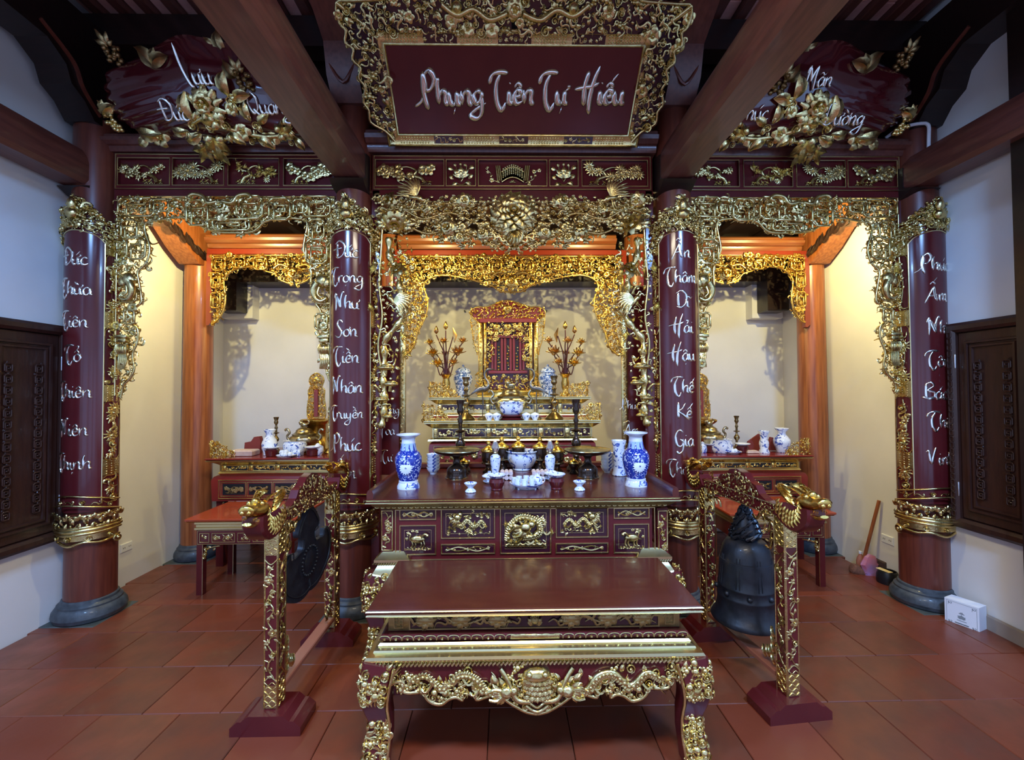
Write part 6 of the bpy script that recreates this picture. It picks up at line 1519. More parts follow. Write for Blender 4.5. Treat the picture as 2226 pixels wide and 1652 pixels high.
def bell():
    X, Y = 1.455, 2.69; t = thing('bell', 'large dark bronze bell hanging in the right dragon-headed stand', 'bell', (X, Y, .2)); Z = lambda y: PZ(1612, y, Y)
    zt, zb_ = Z(1166), Z(1345); h = zt-zb_
    pr = [(.155, 0), (.196, .002), (.200, .012), (.192, .03), (.178, .05), (.168, .075), (.163, .11), (.162, .14), (.164, .145), (.164, .155), (.160, .16), (.158, .20), (.160, .205), (.160, .212), (.156, .217), (.152, h*.55), (.147, h*.72), (.146, h*.735), (.142, h*.74), (.138, h*.80), (.128, h*.88), (.108, h*.95), (.075, h*.985), (0, h)]
    b = MB(); b.lathe([(r, zb_+z) for r, z in pr], (X, Y, 0), 48); bd = b.build('bell_body', 'iron', t)
    b = MB()
    for k in range(8):
        a = k*PI/4; 
        for d in (-.06, .06): b.tube([(X+math.cos(a+d)*(.158), Y+math.sin(a+d)*.158, zb_+.22), (X+math.cos(a+d)*.150, Y+math.sin(a+d)*.150, zb_+h*.6), (X+math.cos(a+d)*.138, Y+math.sin(a+d)*.138, zb_+h*.80)], .003, 5, 3, up=(math.cos(a), math.sin(a), 0))
        b.ball((X+math.cos(a+.39)*.162, Y+math.sin(a+.39)*.162, zb_+.18), .016, 8)
    b.build('raised_bands', 'iron', bd)
    b = MB(); rd = random.Random(2); z0, z1 = zt-.01, Z(1088)
    b.lathe([(.062, z0), (.066, z0+.04), (.050, z0+.10), (.032, z0+.15), (.015, z1-.03), (.004, z1)], (X, Y, 0), 14)
    for i in range(120):
        f = rd.random(); a = rd.uniform(0, 2*PI); r = .068*(1-f)**.8+.004; z = z0+f*(z1-z0-.03); b.sweep(spline([(X+math.cos(a)*r*.7, Y+math.sin(a)*r*.7, z), (X+math.cos(a)*r*1.25, Y+math.sin(a)*r*1.25, z+.01), (X+math.cos(a+.4)*r*1.3, Y+math.sin(a+.4)*r*1.3, z+.035)], 2), [.011, .013, .011, .007, .002], k=5)
    b.build('dragon_crown', 'iron', t)
    b = MB(); b.tube([(X, Y, z1-.02), (X, Y, 1.02)], .005, 6, 1, up=(1, 0, 0)); b.build('hanging_hook', 'steel', t)
bell()
# ================================================================ things standing on the altars
def atz(x, y, z): r = ray(x, y); t = (z-CAMH)/r[2]; return r*t+C0
ZA = 1.058
def spot(x, yb, z, hw, Y=None):
    """where a turned object stands: its front foot edge is seen at (x, yb) on a surface of height z"""
    if Y is None: Y = float(atz(x, yb, z)[1]); Y += hw*Y/FPX
    return PX(x, yb, Y), Y, Y/FPX
def turned(name, label, cat, x, yb, z, parts, base, Y=None, group=None, n=24, root=None):
    X, Yc, k = spot(x, yb, z, base, Y); t = thing(name, label, cat, (X, Yc, z), group)
    for p in parts:
        nm, m, prof = p[:3]; b = MB(); b.lathe([(hw*k, z+(yb-y)*k) for hw, y in prof], (X, Yc, 0), n, rib=p[3] if len(p) > 3 else None); b.build(nm, m, t)
    return t, X, Yc, k
# two large blue vases
def big_vase(x, yb, label):
    d = yb-1065; q = lambda L: [(h, y+d) for h, y in L]
    t, X, Y, k = turned('porcelain_vase', label, 'vase', x, yb, ZA, [
        ('foot', 'porcelain', q([(21, 1066), (24, 1065), (24, 1060), (20, 1052), (18, 1049)])),
        ('foot_ring', 'glaze_white', q([(18, 1052), (20.5, 1052), (20.5, 1049), (18, 1048)])),
        ('body', 'porcelain_blue', q([(18, 1049), (22, 1040), (26, 1025), (28.5, 1010), (28, 998), (23, 989), (18, 984)])),
        ('shoulder', 'glaze_sky', q([(19, 990), (16.5, 980), (15, 972), (14.5, 968)])),
        ('neck', 'glaze_white', q([(14.6, 969), (14.2, 960), (15, 957), (20, 954), (25.5, 951), (25.5, 949.5), (21, 950.5), (14, 956), (13, 966)]))], 22, n=32)
    b = MB(lambda V: np.stack([X+V[:, 0], Y-V[:, 2], zc+V[:, 1]], 1))
    zc = ZA+(1065-1019)*k; R_ = 28.5*k
    for i in range(16):
        a = i*PI/8; pts = []
        for f in (.15, .5, .8, 1):
            u, v = math.cos(a)*14*k*f, math.sin(a)*14*k*f; pts.append((u, v, math.sqrt(max(R_**2-u*u, 0))*(1-.10*(v/(14*k))**2)+.0008))
        b.sweep(pts, np.array([1.1, 2.2, 2.2, .5])*k, .0012, k=5)
    b.build('chrysanthemum', 'glaze_white', t)
    b = MB()
    for i in range(10):
        a = i*PI/5; c, s_ = math.cos(a), math.sin(a)
        b.sweep([(X+c*r*k, Y+s_*r*k, ZA+(1065-y)*k) for r, y in ((19.8, 990), (17.8, 983), (16.2, 976), (15.4, 970))], np.array([3.2, 2.6, 1.6, .3])*k, .001, k=5, up=(c, s_, 0))
    b.build('painted_petals', 'porcelain_blue', t)
big_vase(888, 1065, 'large blue porcelain vase with white chrysanthemum, front left of the altar table')
big_vase(1383, 1060, 'large blue porcelain vase with white chrysanthemum, front right of the altar table')
turned('sleeve_vase', 'tall pale cylindrical porcelain vase behind the right large blue vase', 'vase', 1346, 1036, ZA, [('body', 'porcelain', [(13, 1036), (15, 1035), (15, 1032), (12.5, 1025), (12, 1010), (12.5, 985), (13, 972), (16, 961), (16, 960), (13, 966), (11, 985)])], 15)
# bowl stacks
for x, yb, side, n in ((942, 1031, 'left', 5), (1320, 1028, 'right', 5)):
    for i in range(n):
        X, Y, k = spot(x, yb, ZA, 8); z = ZA+i*7.2*k
        b = MB(); b.lathe([(6.5*k, z), (7*k, z), (7*k, z+2*k), (10.5*k, z+5*k), (13.2*k, z+9.5*k), (14.4*k, z+14*k), (13.6*k, z+14*k), (12*k, z+9.5*k), (7*k, z+4*k), (0, z+3.6*k)], (X+(i % 2)*.002, Y, 0), 24)
        w_ = ['lowest', 'second from the bottom', 'middle', 'second from the top', 'topmost'][i]
        tag(b.build('rice_bowl', 'porcelain'), 'blue and white bowl, %s of the %s stack on the altar table' % (w_, side), 'bowl', 'stacked bowls on the altar table')
# bronze offering trays on pedestals
def tray(x, yb, label):
    turned('pedestal_tray', label, 'tray', x, yb, ZA, [
        ('pedestal', 'bronze_dark', [(23, yb), (23, yb-4), (21, yb-6), (21.5, yb-14), (21, yb-20), (16, yb-26), (9, yb-30), (8, yb-36), (6.5, yb-40), (8, yb-44), (12, yb-48)]),
        ('gold_ring', 'brass', [(22, yb+.5), (24, yb), (24.5, yb-2), (22.5, yb-3.5)]),
        ('dish', 'bronze_dark', [(8, yb-47), (26, yb-50), (40, yb-53), (48, yb-57), (50, yb-60), (49, yb-61), (40, yb-56), (0, yb-54)]),
        ('rim', 'brass', [(48.5, yb-59), (50.5, yb-60.5), (50, yb-62), (48.5, yb-61)])], 24, n=36)
tray(993, 1044, 'dark bronze pedestal tray on the left of the altar table'); tray(1278, 1043, 'dark bronze pedestal tray on the right of the altar table')
# tall dark candlesticks behind the trays
def candle(name, label, x, yt, yb, z, Y, m, s=1.):
    H_ = yb-yt; q = lambda f: yb-H_*f
    turned(name, label, 'candlestick', x, yb, z, [
        ('base', m, [(22*s, q(0)), (24*s, q(.02)), (20*s, q(.06)), (12*s, q(.12)), (7*s, q(.16)), (6*s, q(.18))]),
        ('stem', m, [(5*s, q(.17)), (8*s, q(.20)), (4.5*s, q(.24)), (4.5*s, q(.30)), (10.5*s, q(.36)), (11*s, q(.40)), (7*s, q(.45)), (4*s, q(.48)), (4*s, q(.54)), (11*s, q(.555)), (12*s, q(.57)), (4*s, q(.59)), (4*s, q(.66)), (6.5*s, q(.70)), (4*s, q(.74)), (4*s, q(.80))]),
        ('socket', m, [(4*s, q(.79)), (7.5*s, q(.83)), (8*s, q(.87)), (6*s, q(.90)), (9.5*s, q(.975)), (10*s, q(1)), (7*s, q(1)), (6*s, q(.95)), (0, q(.94))])], 22*s, Y=Y)
candle('candlestick', 'tall dark candlestick rising behind the left pedestal tray', 1001, 868, 1022, ZA, 3.54, 'bronze_dark', .95)
candle('candlestick', 'tall dark candlestick rising behind the right pedestal tray', 1253, 868, 1022, ZA, 3.54, 'bronze_dark', .95)
candle('candlestick', 'bronze candlestick on the lower tier, left of the incense burner', 1013, 822, 914, ZT1, 3.98, 'bronze', .85)
candle('candlestick', 'bronze candlestick on the lower tier, right of the incense burner', 1205, 820, 914, ZT1, 3.98, 'bronze', .85)
# lidded goblets with gold caps
GB = [(1062, 1030, 'first from the left'), (1091, 1022, 'second from the left'), (1127, 1020, 'in the middle, behind the blue bowl'), (1174, 1022, 'second from the right'), (1211, 1030, 'first from the right')]
for x, yb, wh in GB:
    turned('lidded_goblet', 'dark lidded goblet with gold cap, %s in its row' % wh, 'goblet', x, yb, ZA, [
        ('foot', 'bronze_dark', [(12, yb), (13, yb-2), (12, yb-5), (7, yb-10), (5.5, yb-14), (7, yb-18)]),
        ('cup', 'bronze_dark', [(7, yb-17), (12, yb-22), (15, yb-30), (15, yb-36), (14.5, yb-45)]),
        ('gold_ring', 'brass', [(13, yb-19), (15.5, yb-21), (15.5, yb-23.5), (13, yb-24)]),
        ('lid', 'gold_leaf', [(15.5, yb-45), (17, yb-47), (15, yb-51), (8, yb-55), (4, yb-58), (3, yb-60), (5.5, yb-63), (4.5, yb-66), (1.5, yb-69), (0, yb-70)])], 12, group='lidded goblets on the altar table')
for x, wh in ((1009, 'left'), (1247, 'right')):
    turned('small_goblet', 'small gold-lidded goblet half hidden by the %s pedestal tray' % wh, 'goblet', x, 1031, ZA, [('cup', 'bronze_dark', [(9, 1031), (10, 1029), (5, 1023), (8, 1018), (11, 1013), (11, 1008)]), ('lid', 'gold_leaf', [(12, 1009), (12.5, 1007), (8, 1003), (3, 1000), (0, 997)])], 9)
# oil lamps
for x, yb, wh in ((1077, 1036, 'left'), (1196, 1036, 'right')):
    turned('oil_lamp', 'slender blue and white oil lamp with glass chimney, %s of the big bowl' % wh, 'lamp', x, yb, ZA, [
        ('body', 'porcelain', [(8, yb), (8.5, yb-2), (8, yb-10), (10.5, yb-26), (11.5, yb-36), (10.5, yb-43), (5, yb-47), (4, yb-48)]),
        ('burner', 'brass', [(4.5, yb-47), (6, yb-49), (5.5, yb-52), (4.5, yb-53)]),
        ('glass_chimney', 'glass', [(4.5, yb-52), (6, yb-55), (8.5, yb-60), (7.5, yb-65), (4.5, yb-72), (4, yb-76), (4.2, yb-76), (4.8, yb-72), (7.9, yb-65), (8.9, yb-60), (6.4, yb-55), (4.9, yb-52)])], 8)
turned('censer_bowl', 'big blue and white porcelain bowl in the middle of the altar table', 'bowl', 1135, 1024, ZA, [('bowl', 'porcelain', [(19, 1024), (21, 1023), (20, 1020), (25, 1014), (31, 1003), (31.5, 996), (30, 989), (34.5, 984), (34, 982.5), (29, 987), (29, 996), (20, 1016), (0, 1019)])], 20, n=36)
# rows of small round tins lying with their ends to the viewer
for x0_, side, nn in ((1092, 'left', 3), (1161, 'right', 4)):
    for r in (0, 1):
        for i in range(nn):
            Y = 3.20; k = Y/FPX; x = x0_+i*9.2; X = PX(x, 1020, Y); z = ZA+(5+r*9.6)*k
            b = MB(); b.lathe([(0, -.03), (4.2*k, -.03), (4.7*k, -.027), (4.7*k, .06), (4.2*k, .063), (0, .063)], (X, Y, z), 16, ax=1)
            tag(b.build('round_tin', 'tin_pink'), 'pale round tin %s of the big bowl, %s row, %s from the left' % (side, ['lower', 'upper'][r], ['first', 'second', 'third', 'fourth'][i]), 'tin', 'round tins %s of the big bowl' % side)
# tea set on its round stand
X_, Y_, k_ = spot(1145, 1068, ZA, 35)
t = thing('tea_tray', 'round blue and white porcelain tray carrying the tea set', 'tray', (X_, Y_, ZA)); b = MB()
b.lathe([(24*k_, ZA), (25*k_, ZA+1*k_), (28*k_, ZA+4*k_), (36*k_, ZA+10*k_), (37*k_, ZA+12*k_), (35*k_, ZA+11.5*k_), (26*k_, ZA+7*k_), (0, ZA+6.5*k_)], (X_, Y_, 0), 36); b.build('dish', 'porcelain', t)
b = MB()
for a in (.6, 2.5, 3.9, 5.5): b.ball((X_+math.cos(a)*24*k_, Y_+math.sin(a)*24*k_, ZA+1.5*k_), 3*k_, 8)
b.build('feet', 'glaze_white', t)
zt = ZA+7*k_; LT = ['front left', 'front middle', 'front right', 'left', 'back left', 'back right']
for (dx, dy, up_), wh in zip(((-20, -14, 0), (-5, -20, 0), (11, -18, 0), (-26, 2, 0), (-16, 16, 5), (0, 20, 5), (14, 18, 5)), ('front left', 'front centre', 'front right', 'far left', 'back left', 'back centre', 'back right')):
    b = MB(); z = zt; h_ = 15; 
    if up_: z = zt
    r_ = 6.6
    b.lathe([(4*k_, z), (4.2*k_, z+1*k_), (6*k_, z+6*k_), (r_*k_, z+h_*k_), (6*k_, z+h_*k_), (5*k_, z+5*k_), (0, z+3*k_)], (X_+dx*k_, Y_+dy*k_, 0), 16)
    tag(b.build('tea_cup', 'porcelain'), 'small blue and white tea cup, %s on the round tea tray' % wh, 'cup', 'tea cups on the round tray')
t = thing('teapot', 'small blue and white teapot on the right of the tea tray', 'teapot', (X_+24*k_, Y_, zt))
b = MB(); b.lathe([(7*k_, zt), (10*k_, zt+3*k_), (12*k_, zt+10*k_), (10.5*k_, zt+16*k_), (6*k_, zt+19*k_)], (X_+23*k_, Y_, 0), 20); b.build('pot', 'porcelain', t)
b = MB(); b.lathe([(6.5*k_, zt+18.5*k_), (5*k_, zt+21*k_), (1.5*k_, zt+22.5*k_), (2.2*k_, zt+24*k_), (0, zt+25*k_)], (X_+23*k_, Y_, 0), 16); b.build('lid', 'porcelain', t)
b = MB(); b.sweep([(X_+13*k_, Y_-.01, zt+7*k_), (X_+8*k_, Y_-.015, zt+11*k_), (X_+6*k_, Y_-.018, zt+17*k_)], [3*k_, 2*k_, 1.2*k_], k=8, up=(0, 1, 0)); b.build('spout', 'porcelain', t)
b = MB(); b.tube([(X_+32*k_, Y_, zt+15*k_), (X_+39*k_, Y_, zt+13*k_), (X_+38*k_, Y_, zt+6*k_), (X_+33*k_, Y_, zt+5*k_)], 1.3*k_, 6, 4, up=(0, 1, 0)); b.build('handle', 'porcelain', t)
# lidded cups on saucers, small dishes on brown stands, stem dishes
for x, yb, wh in ((1064, 1052, 'left'), (1199, 1046, 'right')):
    turned('covered_cup', 'blue and white covered cup on a saucer, %s of the tea set' % wh, 'cup', x, yb, ZA, [('saucer', 'porcelain', [(7, yb), (8, yb-1), (14, yb-5), (14, yb-6), (6, yb-3), (0, yb-3)]), ('cup', 'porcelain', [(5, yb-3), (7, yb-8), (10, yb-15), (10, yb-16)]), ('lid', 'porcelain', [(16, yb-15), (16, yb-17), (9, yb-21), (3, yb-23), (3.5, yb-26), (0, yb-26.5)])], 7)
for x, yb, wh in ((1080, 1067, 'left'), (1210, 1065, 'right')):
    turned('dish_on_stand', 'white dish on a brown turned stand, just %s of the tea set' % wh, 'dish', x, yb, ZA, [('stand', 'lacquer', [(9, yb), (13, yb-1), (12, yb-4), (15, yb-10), (17, yb-17), (15.5, yb-23), (11, yb-25)]), ('dish', 'porcelain', [(10, yb-25), (15, yb-27), (19.5, yb-32), (19, yb-33), (12, yb-29), (0, yb-28)])], 12)
for x, yb, wh in ((1023, 1072, 'left'), (1260, 1068, 'right')):
    turned('stem_dish', 'tiny white stem dish near the front edge of the altar table, on the %s' % wh, 'dish', x, yb, ZA, [('dish', 'porcelain', [(11, yb), (12, yb-1), (11, yb-4), (6, yb-8), (6, yb-11), (12, yb-16), (14, yb-19), (13.5, yb-20), (7, yb-15), (0, yb-14)])], 11)

# ---- on the tiered altar
# blue and white censer on its red stand
t, X, Y, k = turned('porcelain_censer', 'blue and white porcelain censer before the bronze burner', 'censer', 1112, 901, ZT1+.045, [('bowl', 'porcelain', [(17, 901), (19, 899), (24, 893), (26, 884), (25, 878), (27, 876), (27, 873), (24, 874), (22, 880), (18, 892), (0, 896)])], 18, Y=3.93, n=32)
b = MB(); b.lathe([(24*k, ZT1), (27*k, ZT1+.006), (24*k, ZT1+.015), (20*k, ZT1+.025), (28*k, ZT1+.036), (28*k, ZT1+.045)], (X, Y, 0), 28)
tag(b.build('round_stand', 'lacquer'), 'round red stand under the blue and white censer', 'stand')
# bronze incense burner
def burner(x, yb, z, Y, sc_, label, lion=True, m='bronze_light'):
    t, X, Y, k = turned('incense_burner', label, 'incense burner', x, yb, z, [
        ('bowl', m, [(10*sc_, yb-8*sc_), (18*sc_, yb-12*sc_), (30*sc_, yb-22*sc_), (36*sc_, yb-34*sc_), (35*sc_, yb-42*sc_), (28*sc_, yb-46*sc_), (30*sc_, yb-49*sc_)], (8, .04)),
        ('lid', m, [(29*sc_, yb-49*sc_), (24*sc_, yb-52*sc_), (20*sc_, yb-56*sc_), (20*sc_, yb-59*sc_), (14*sc_, yb-64*sc_), (6*sc_, yb-68*sc_), (0, yb-69*sc_)])], 20*sc_, Y=Y, n=40)
    b = MB()
    for a in (-PI/2, PI/6, 5*PI/6): b.sweep([(X+math.cos(a)*14*k*sc_, Y+math.sin(a)*14*k*sc_, z+12*k*sc_), (X+math.cos(a)*20*k*sc_, Y+math.sin(a)*20*k*sc_, z+6*k*sc_), (X+math.cos(a)*18*k*sc_, Y+math.sin(a)*18*k*sc_, z)], np.array([6, 4, 3.5])*k*sc_, k=8, up=(0, 1, 0))
    b.build('feet', m, t); b = MB()
    for s_ in (-1, 1): b.tube([(X+s_*(a)*k*sc_, Y, z+c*k*sc_) for a, c in ((30, 36), (40, 34), (44, 44), (38, 52), (44, 62), (50, 58))], 3*k*sc_, 8, 4, up=(0, 1, 0))
    b.build('handles', m, t); b = MB(); zt = z+68*k*sc_; q = k*sc_
    b.ball((X, Y, zt+5*q), 7*q, 8, (1.5, 1, .9)); b.ball((X-7*q, Y-3*q, zt+10*q), 5.5*q, 8); b.tube([(X+8*q, Y, zt+6*q), (X+13*q, Y, zt+12*q), (X+9*q, Y, zt+17*q)], 2*q, 6, 3, up=(0, 1, 0))
    for a in (-6, 6):
        for c in (-3, 3): b.tube([(X+a*q, Y+c*q, zt+4*q), (X+a*q, Y+c*q, zt-3*q)], 2*q, 6, 1, up=(0, 1, 0))
    for i in range(6): b.ball((X-7*q+math.cos(i)*5*q, Y-2*q, zt+10*q+math.sin(i)*5*q), 2*q, 6)
    b.build('lion_finial', m, t)
    if lion:
        b = MB(front(Y-34*k*sc_))
        for s_ in (-1, 1): b.stamp('flower', X+s_*22*q, z+34*q, -.02, 9*q, .3)
        b.build('cast_flowers', 'gold_leaf', t)
burner(1111, 877, ZT1, 4.05, 1.0, 'large bronze incense burner with a lion lid, before the shrine')
# cranes standing on turtles
def crane(x, s, label):
    Y = 3.99; k = Y/FPX; yb = 912; X = PX(x, yb, Y); t = thing('bronze_crane', label, 'crane statue', (X, Y, ZT1)); T = lambda a, y, d=0: (X+s*a*k, Y+d*k, ZT1+(yb-y)*k)
    b = MB(); b.lathe([(11*k, ZT1), (12*k, ZT1+2*k), (9*k, ZT1+5*k), (3*k, ZT1+7*k), (0, ZT1+7.5*k)], (X, Y, 0), 16); b.ball(T(12, 908), 3*k, 8); b.build('turtle_base', 'steel_bronze', t)
    b = MB()
    b.sweep(spline([T(-20, 852), T(-13, 849), T(0, 846), (T(9, 842)), T(12, 832), T(5, 822), T(4, 812), T(10, 804), T(18, 803)], 4), np.interp(np.linspace(0, 1, 33), [0, .12, .28, .42, .5, .6, .8, .9, 1], [.5, 5, 8.5, 6, 3.2, 2.2, 2, 3, 2])*k, k=10, up=(0, 1, 0)); b.build('body', 'steel_bronze', t)
    b = MB(); b.sweep([T(18, 803), T(24, 804), T(33, 807)], [1.8*k, 1.2*k, .3*k], k=6, up=(0, 1, 0)); b.build('beak', 'steel_bronze', t)
    b = MB()
    for i in range(6): b.sweep(spline([T(6-2*i, 843, -6), T(-6-2*i, 846+i, -8), T(-20-1.5*i, 852+1.5*i, -4)], 3), np.array([2, 3, 3, 3, 2.5, 1.5, .4])*k, 1*k, k=6, up=(0, 1, 0))
    b.build('wing_feathers', 'steel_bronze', t)
    b = MB()
    for d in (-2, 2): b.tube([T(-1, 852, d), T(0, 875, d), T(-1, 907, d)], 1.3*k, 6, 3, up=(0, 1, 0))
    b.build('legs', 'steel_bronze', t)
crane(1050, 1, 'slender bronze crane facing right, left of the incense burner'); crane(1166, -1, 'slender bronze crane facing left, right of the incense burner')
# lidded cups on the lower tier
for x, yb, wh in ((1063, 913, 'outer left'), (1080, 916, 'inner left'), (1144, 916, 'inner right'), (1163, 913, 'outer right')):
    turned('small_cup', 'small blue and white cup beside the censer, %s' % wh, 'cup', x, yb, ZT1, [('cup', 'porcelain', [(5, yb), (5.5, yb-2), (9, yb-8), (10, yb-11), (9, yb-11), (0, yb-4)]), ('lid', 'glaze_white', [(10, yb-10.5), (9, yb-13), (3, yb-16), (0, yb-17)])], 5, Y=3.87, group='cups beside the censer')
# jars
for x, yb, wh in ((1007, 863, 'left'), (1191, 863, 'right')):
    turned('lidded_jar', 'blue and white lidded porcelain jar on the upper tier, %s of the shrine' % wh, 'jar', x, yb, ZT2, [('body', 'porcelain_jar', [(13, yb), (14, yb-2), (14, yb-12), (18, yb-28), (21, yb-38), (20, yb-46), (15, yb-51), (14, yb-53)]), ('lid', 'porcelain_jar', [(17, yb-52), (17, yb-55), (14, yb-60), (7, yb-64), (2, yb-66), (3, yb-69), (0, yb-71)])], 14, Y=4.30, n=28)
# lotus bouquets
def lotus(x, s, label):
    Y = 4.26; k = Y/FPX; yb = 862; X = PX(x, yb, Y); t = thing('lotus_bouquet', label, 'metal flowers', (X, Y, ZT2)); T = lambda a, y, d=0: (X+s*a*k, Y+d*k, ZT2+(yb-y)*k)
    b = MB(); b.lathe([(r*k, ZT2+(yb-y)*k) for r, y in ((9, 862), (10, 860), (8, 855), (5, 850), (8, 843), (9, 832), (7, 824), (7.5, 820), (12, 814), (10, 815), (5, 822))], (X, Y, 0), 20); b.build('vase', 'gold_leaf', t)
    b = MB()
    for i in range(6):
        a = i*PI/3; b.sweep([(X+math.cos(a)*6*k, Y+math.sin(a)*6*k, ZT2+46*k), (X+math.cos(a)*11*k, Y+math.sin(a)*11*k, ZT2+50*k), (X+math.cos(a)*15*k, Y+math.sin(a)*15*k, ZT2+48*k)], np.array([4, 4.5, .5])*k, k*.6, k=5, up=(0, 0, 1))
    b.build('lotus_collar', 'lotus_bronze', t)
    FL = [(0, 716, 'bud', 7), (-22, 724, 'bud', 7), (16, 728, 'leafp', 14), (-37, 745, 'flower', 9), (-5, 744, 'flower', 9), (36, 743, 'flower', 9), (-30, 770, 'flower', 12), (25, 768, 'flower', 14), (-4, 769, 'flower', 8), (-18, 793, 'flower', 12), (16, 790, 'flower', 10)]
    for i, (a, y, kd, r) in enumerate(FL):
        d = (-6, 5, -3, 8, -9)[i % 5]
        b = MB(); r *= 1.3; c = T(a, y, d); b.tube([T(a*.10, 822), T(a*.22, min(800, y+45)), T(a*.62, y+22 if abs(a) > 10 else y+25, d), (c[0], c[1], c[2]-2*k)], 1.35*k, 6, 5, up=(0, 1, 0)); st = b.build('stem', 'stem_brown', t)
        b = MB(); m = 'lotus_bronze' if i % 3 else 'gold_leaf'
        if kd == 'bud':
            b.lathe([(1*k, 0), (r*.55*k, r*.5*k), (r*.5*k, r*1.1*k), (.5*k, r*2*k)], c, 10)
        elif kd == 'leafp':
            b.sweep([(c[0]+s*2*k, c[1], c[2]-16*k), (c[0]+s*4*k, c[1], c[2]), (c[0]-s*1*k, c[1], c[2]+16*k)], np.array([1, 6, .6])*k, k*.7, k=6, up=(.6, -1, 0))
        else:
            for ring, (nn, el, L) in enumerate(((7, .25, 1.), (6, .75, .95), (5, 1.25, .8))):
                for j in range(nn):
                    q = j*2*PI/nn+ring*.4; h = np.array([math.cos(q), math.sin(q), 0]); 
                    pts = [np.array(c)+h*r*k*.15, np.array(c)+h*r*k*.6*math.cos(el*.6)*L+np.array([0, 0, r*k*.45*math.sin(el)]), np.array(c)+h*r*k*1.05*math.cos(el)*L+np.array([0, 0, r*k*1.05*math.sin(el)])]
                    b.sweep(pts, np.array([.12, .30, .02])*r*k, .05*r*k, k=5, up=tuple(np.array([0, 0, 1.])-h*.3))
            b.ball(c, r*k*.28, 8)
        b.build('lotus_flower' if kd == 'flower' else ('lotus_bud' if kd == 'bud' else 'lotus_leaf'), m, t)
lotus(970, 1, 'gilded lotus bouquet in a gold vase, upper tier left'); lotus(1229, -1, 'gilded lotus bouquet in a gold vase, upper tier right')
# two small dark hooks in the back wall
for x in (1010, 1188):
    b = MB(); b.lathe([(.010, -.02), (.010, .02), (0, .02)], (PX(x, 676, 5.27), 5.28, PZ(x, 676, 5.27)), 10, ax=1); tag(b.build('wall_plug', 'black'), 'small dark plug hole on the back wall, %s of the shrine' % ('left' if x < 1100 else 'right'), 'wall plug')

# ---- side niches
def tablet(x, yt, yb, z, Y, label):
    k = Y/FPX; X = PX(x, yb, Y); H_ = (yb-yt)*k; t = thing('spirit_tablet', label, 'tablet', (X, Y, z)); rd = random.Random(3)
    Z = lambda y: PZ(x, y, Y); zb = Z(yb)
    b = MB(); b.rl(X-.10, X+.10, Y-.05, Y+.05, [(.03, z), (.035, z+.02), (.01, z+.04), (.0, zb-.06), (.03, zb-.03), (.035, zb-.01), (.02, zb)]); b.build('pedestal', 'gold_leaf', t)
    half = [(.0, zb), (-.085, zb), (-.095, zb+H_*.25), (-.080, zb+H_*.45), (-.085, zb+H_*.62), (-.055, zb+H_*.70), (-.075, zb+H_*.82), (-.06, zb+H_*.93), (0, zb+H_)]
    full = [(X+a, c) for a, c in half]+[(X-a, c) for a, c in half[1:-1][::-1]]
    fm = front(Y); b = MB(fm); b.prism(full, -.02, 0, 2); b.build('board', 'lotus_bronze', t)
    b = MB(fm); edge_tube(b, full+[full[0]], .007, .0); scatter(b, rd, full, .020, ['curl', 'swirl', 'leaf', 'cloud'], .5, .0, .012, avoid=[(X, zb+H_*.15, .03), (X, zb+H_*.3, .03), (X, zb+H_*.45, .03), (X, zb+H_*.55, .03)]); b.stamp('peony', X, zb+H_*.84, .01, .04); b.build('carving', 'gold_leaf', t)
    b = MB(fm); b.box(X-.022, X+.022, zb+.02, zb+H_*.64, 0, .02, .004); b.build('red_inscription_panel', 'lacquer_bright', t)
tablet(688, 812, 910, ZS_L, 4.72, 'golden spirit tablet with a red strip, in the left niche')
tablet(1524, 812, 910, ZS_R, 4.72, 'golden spirit tablet with a red strip, in the right niche')
burner(661, 978, ZS_L, 4.62, .82, 'bronze incense burner with dragon handles, in the left niche', False)
burner(1542, 975, ZS_R, 4.62, .82, 'bronze incense burner with dragon handles, in the right niche', False)
candle('candlestick', 'bronze candlestick left of the burner in the left niche', 600, 908, 986, ZS_L, 4.58, 'bronze', .55)
candle('candlestick', 'bronze candlestick at the right end of the left niche altar', 718, 908, 986, ZS_L, 4.58, 'bronze', .55)
candle('candlestick', 'bronze candlestick right of the burner in the right niche', 1602, 903, 980, ZS_R, 4.58, 'bronze', .55)
def pot(name, label, cat, x, yb, z, prof, base, m='porcelain', Y=None): return turned(name, label, cat, x, yb, z, [('body', m, prof)], base, Y=Y)
pot('porcelain_vase', 'blue and white vase left of the censer in the left niche', 'vase', 586, 986, ZS_L, [(11, 986), (12, 985), (11, 982), (15, 972), (16, 962), (13, 952), (8, 945), (7.5, 940), (12, 932), (12, 931), (7, 938)], 12, Y=4.46)
pot('porcelain_censer', 'blue and white round censer in the left niche', 'censer', 641, 980, ZS_L, [(16, 980), (18, 977), (23, 968), (24, 958), (21, 951), (23, 949), (19, 950), (17, 960), (0, 970)], 16, Y=4.46)
for x, yb, wh, z in ((590, 993, 'left of the small box in the left niche', ZS_L), (679, 992, 'right of the small box in the left niche', ZS_L), (1545, 985, 'left of the fruit plate in the right niche', ZS_R), (1614, 985, 'right of the fruit plate in the right niche', ZS_R)):
    turned('dish_on_stand', 'white dish on a dark stand, %s' % wh, 'dish', x, yb, z, [('stand', 'lacquer', [(9, yb), (11, yb-1), (12, yb-8), (13, yb-13), (10, yb-15)]), ('dish', 'glaze_white', [(9, yb-15), (16, yb-19), (16, yb-20), (10, yb-17.5), (0, yb-17)])], 10)
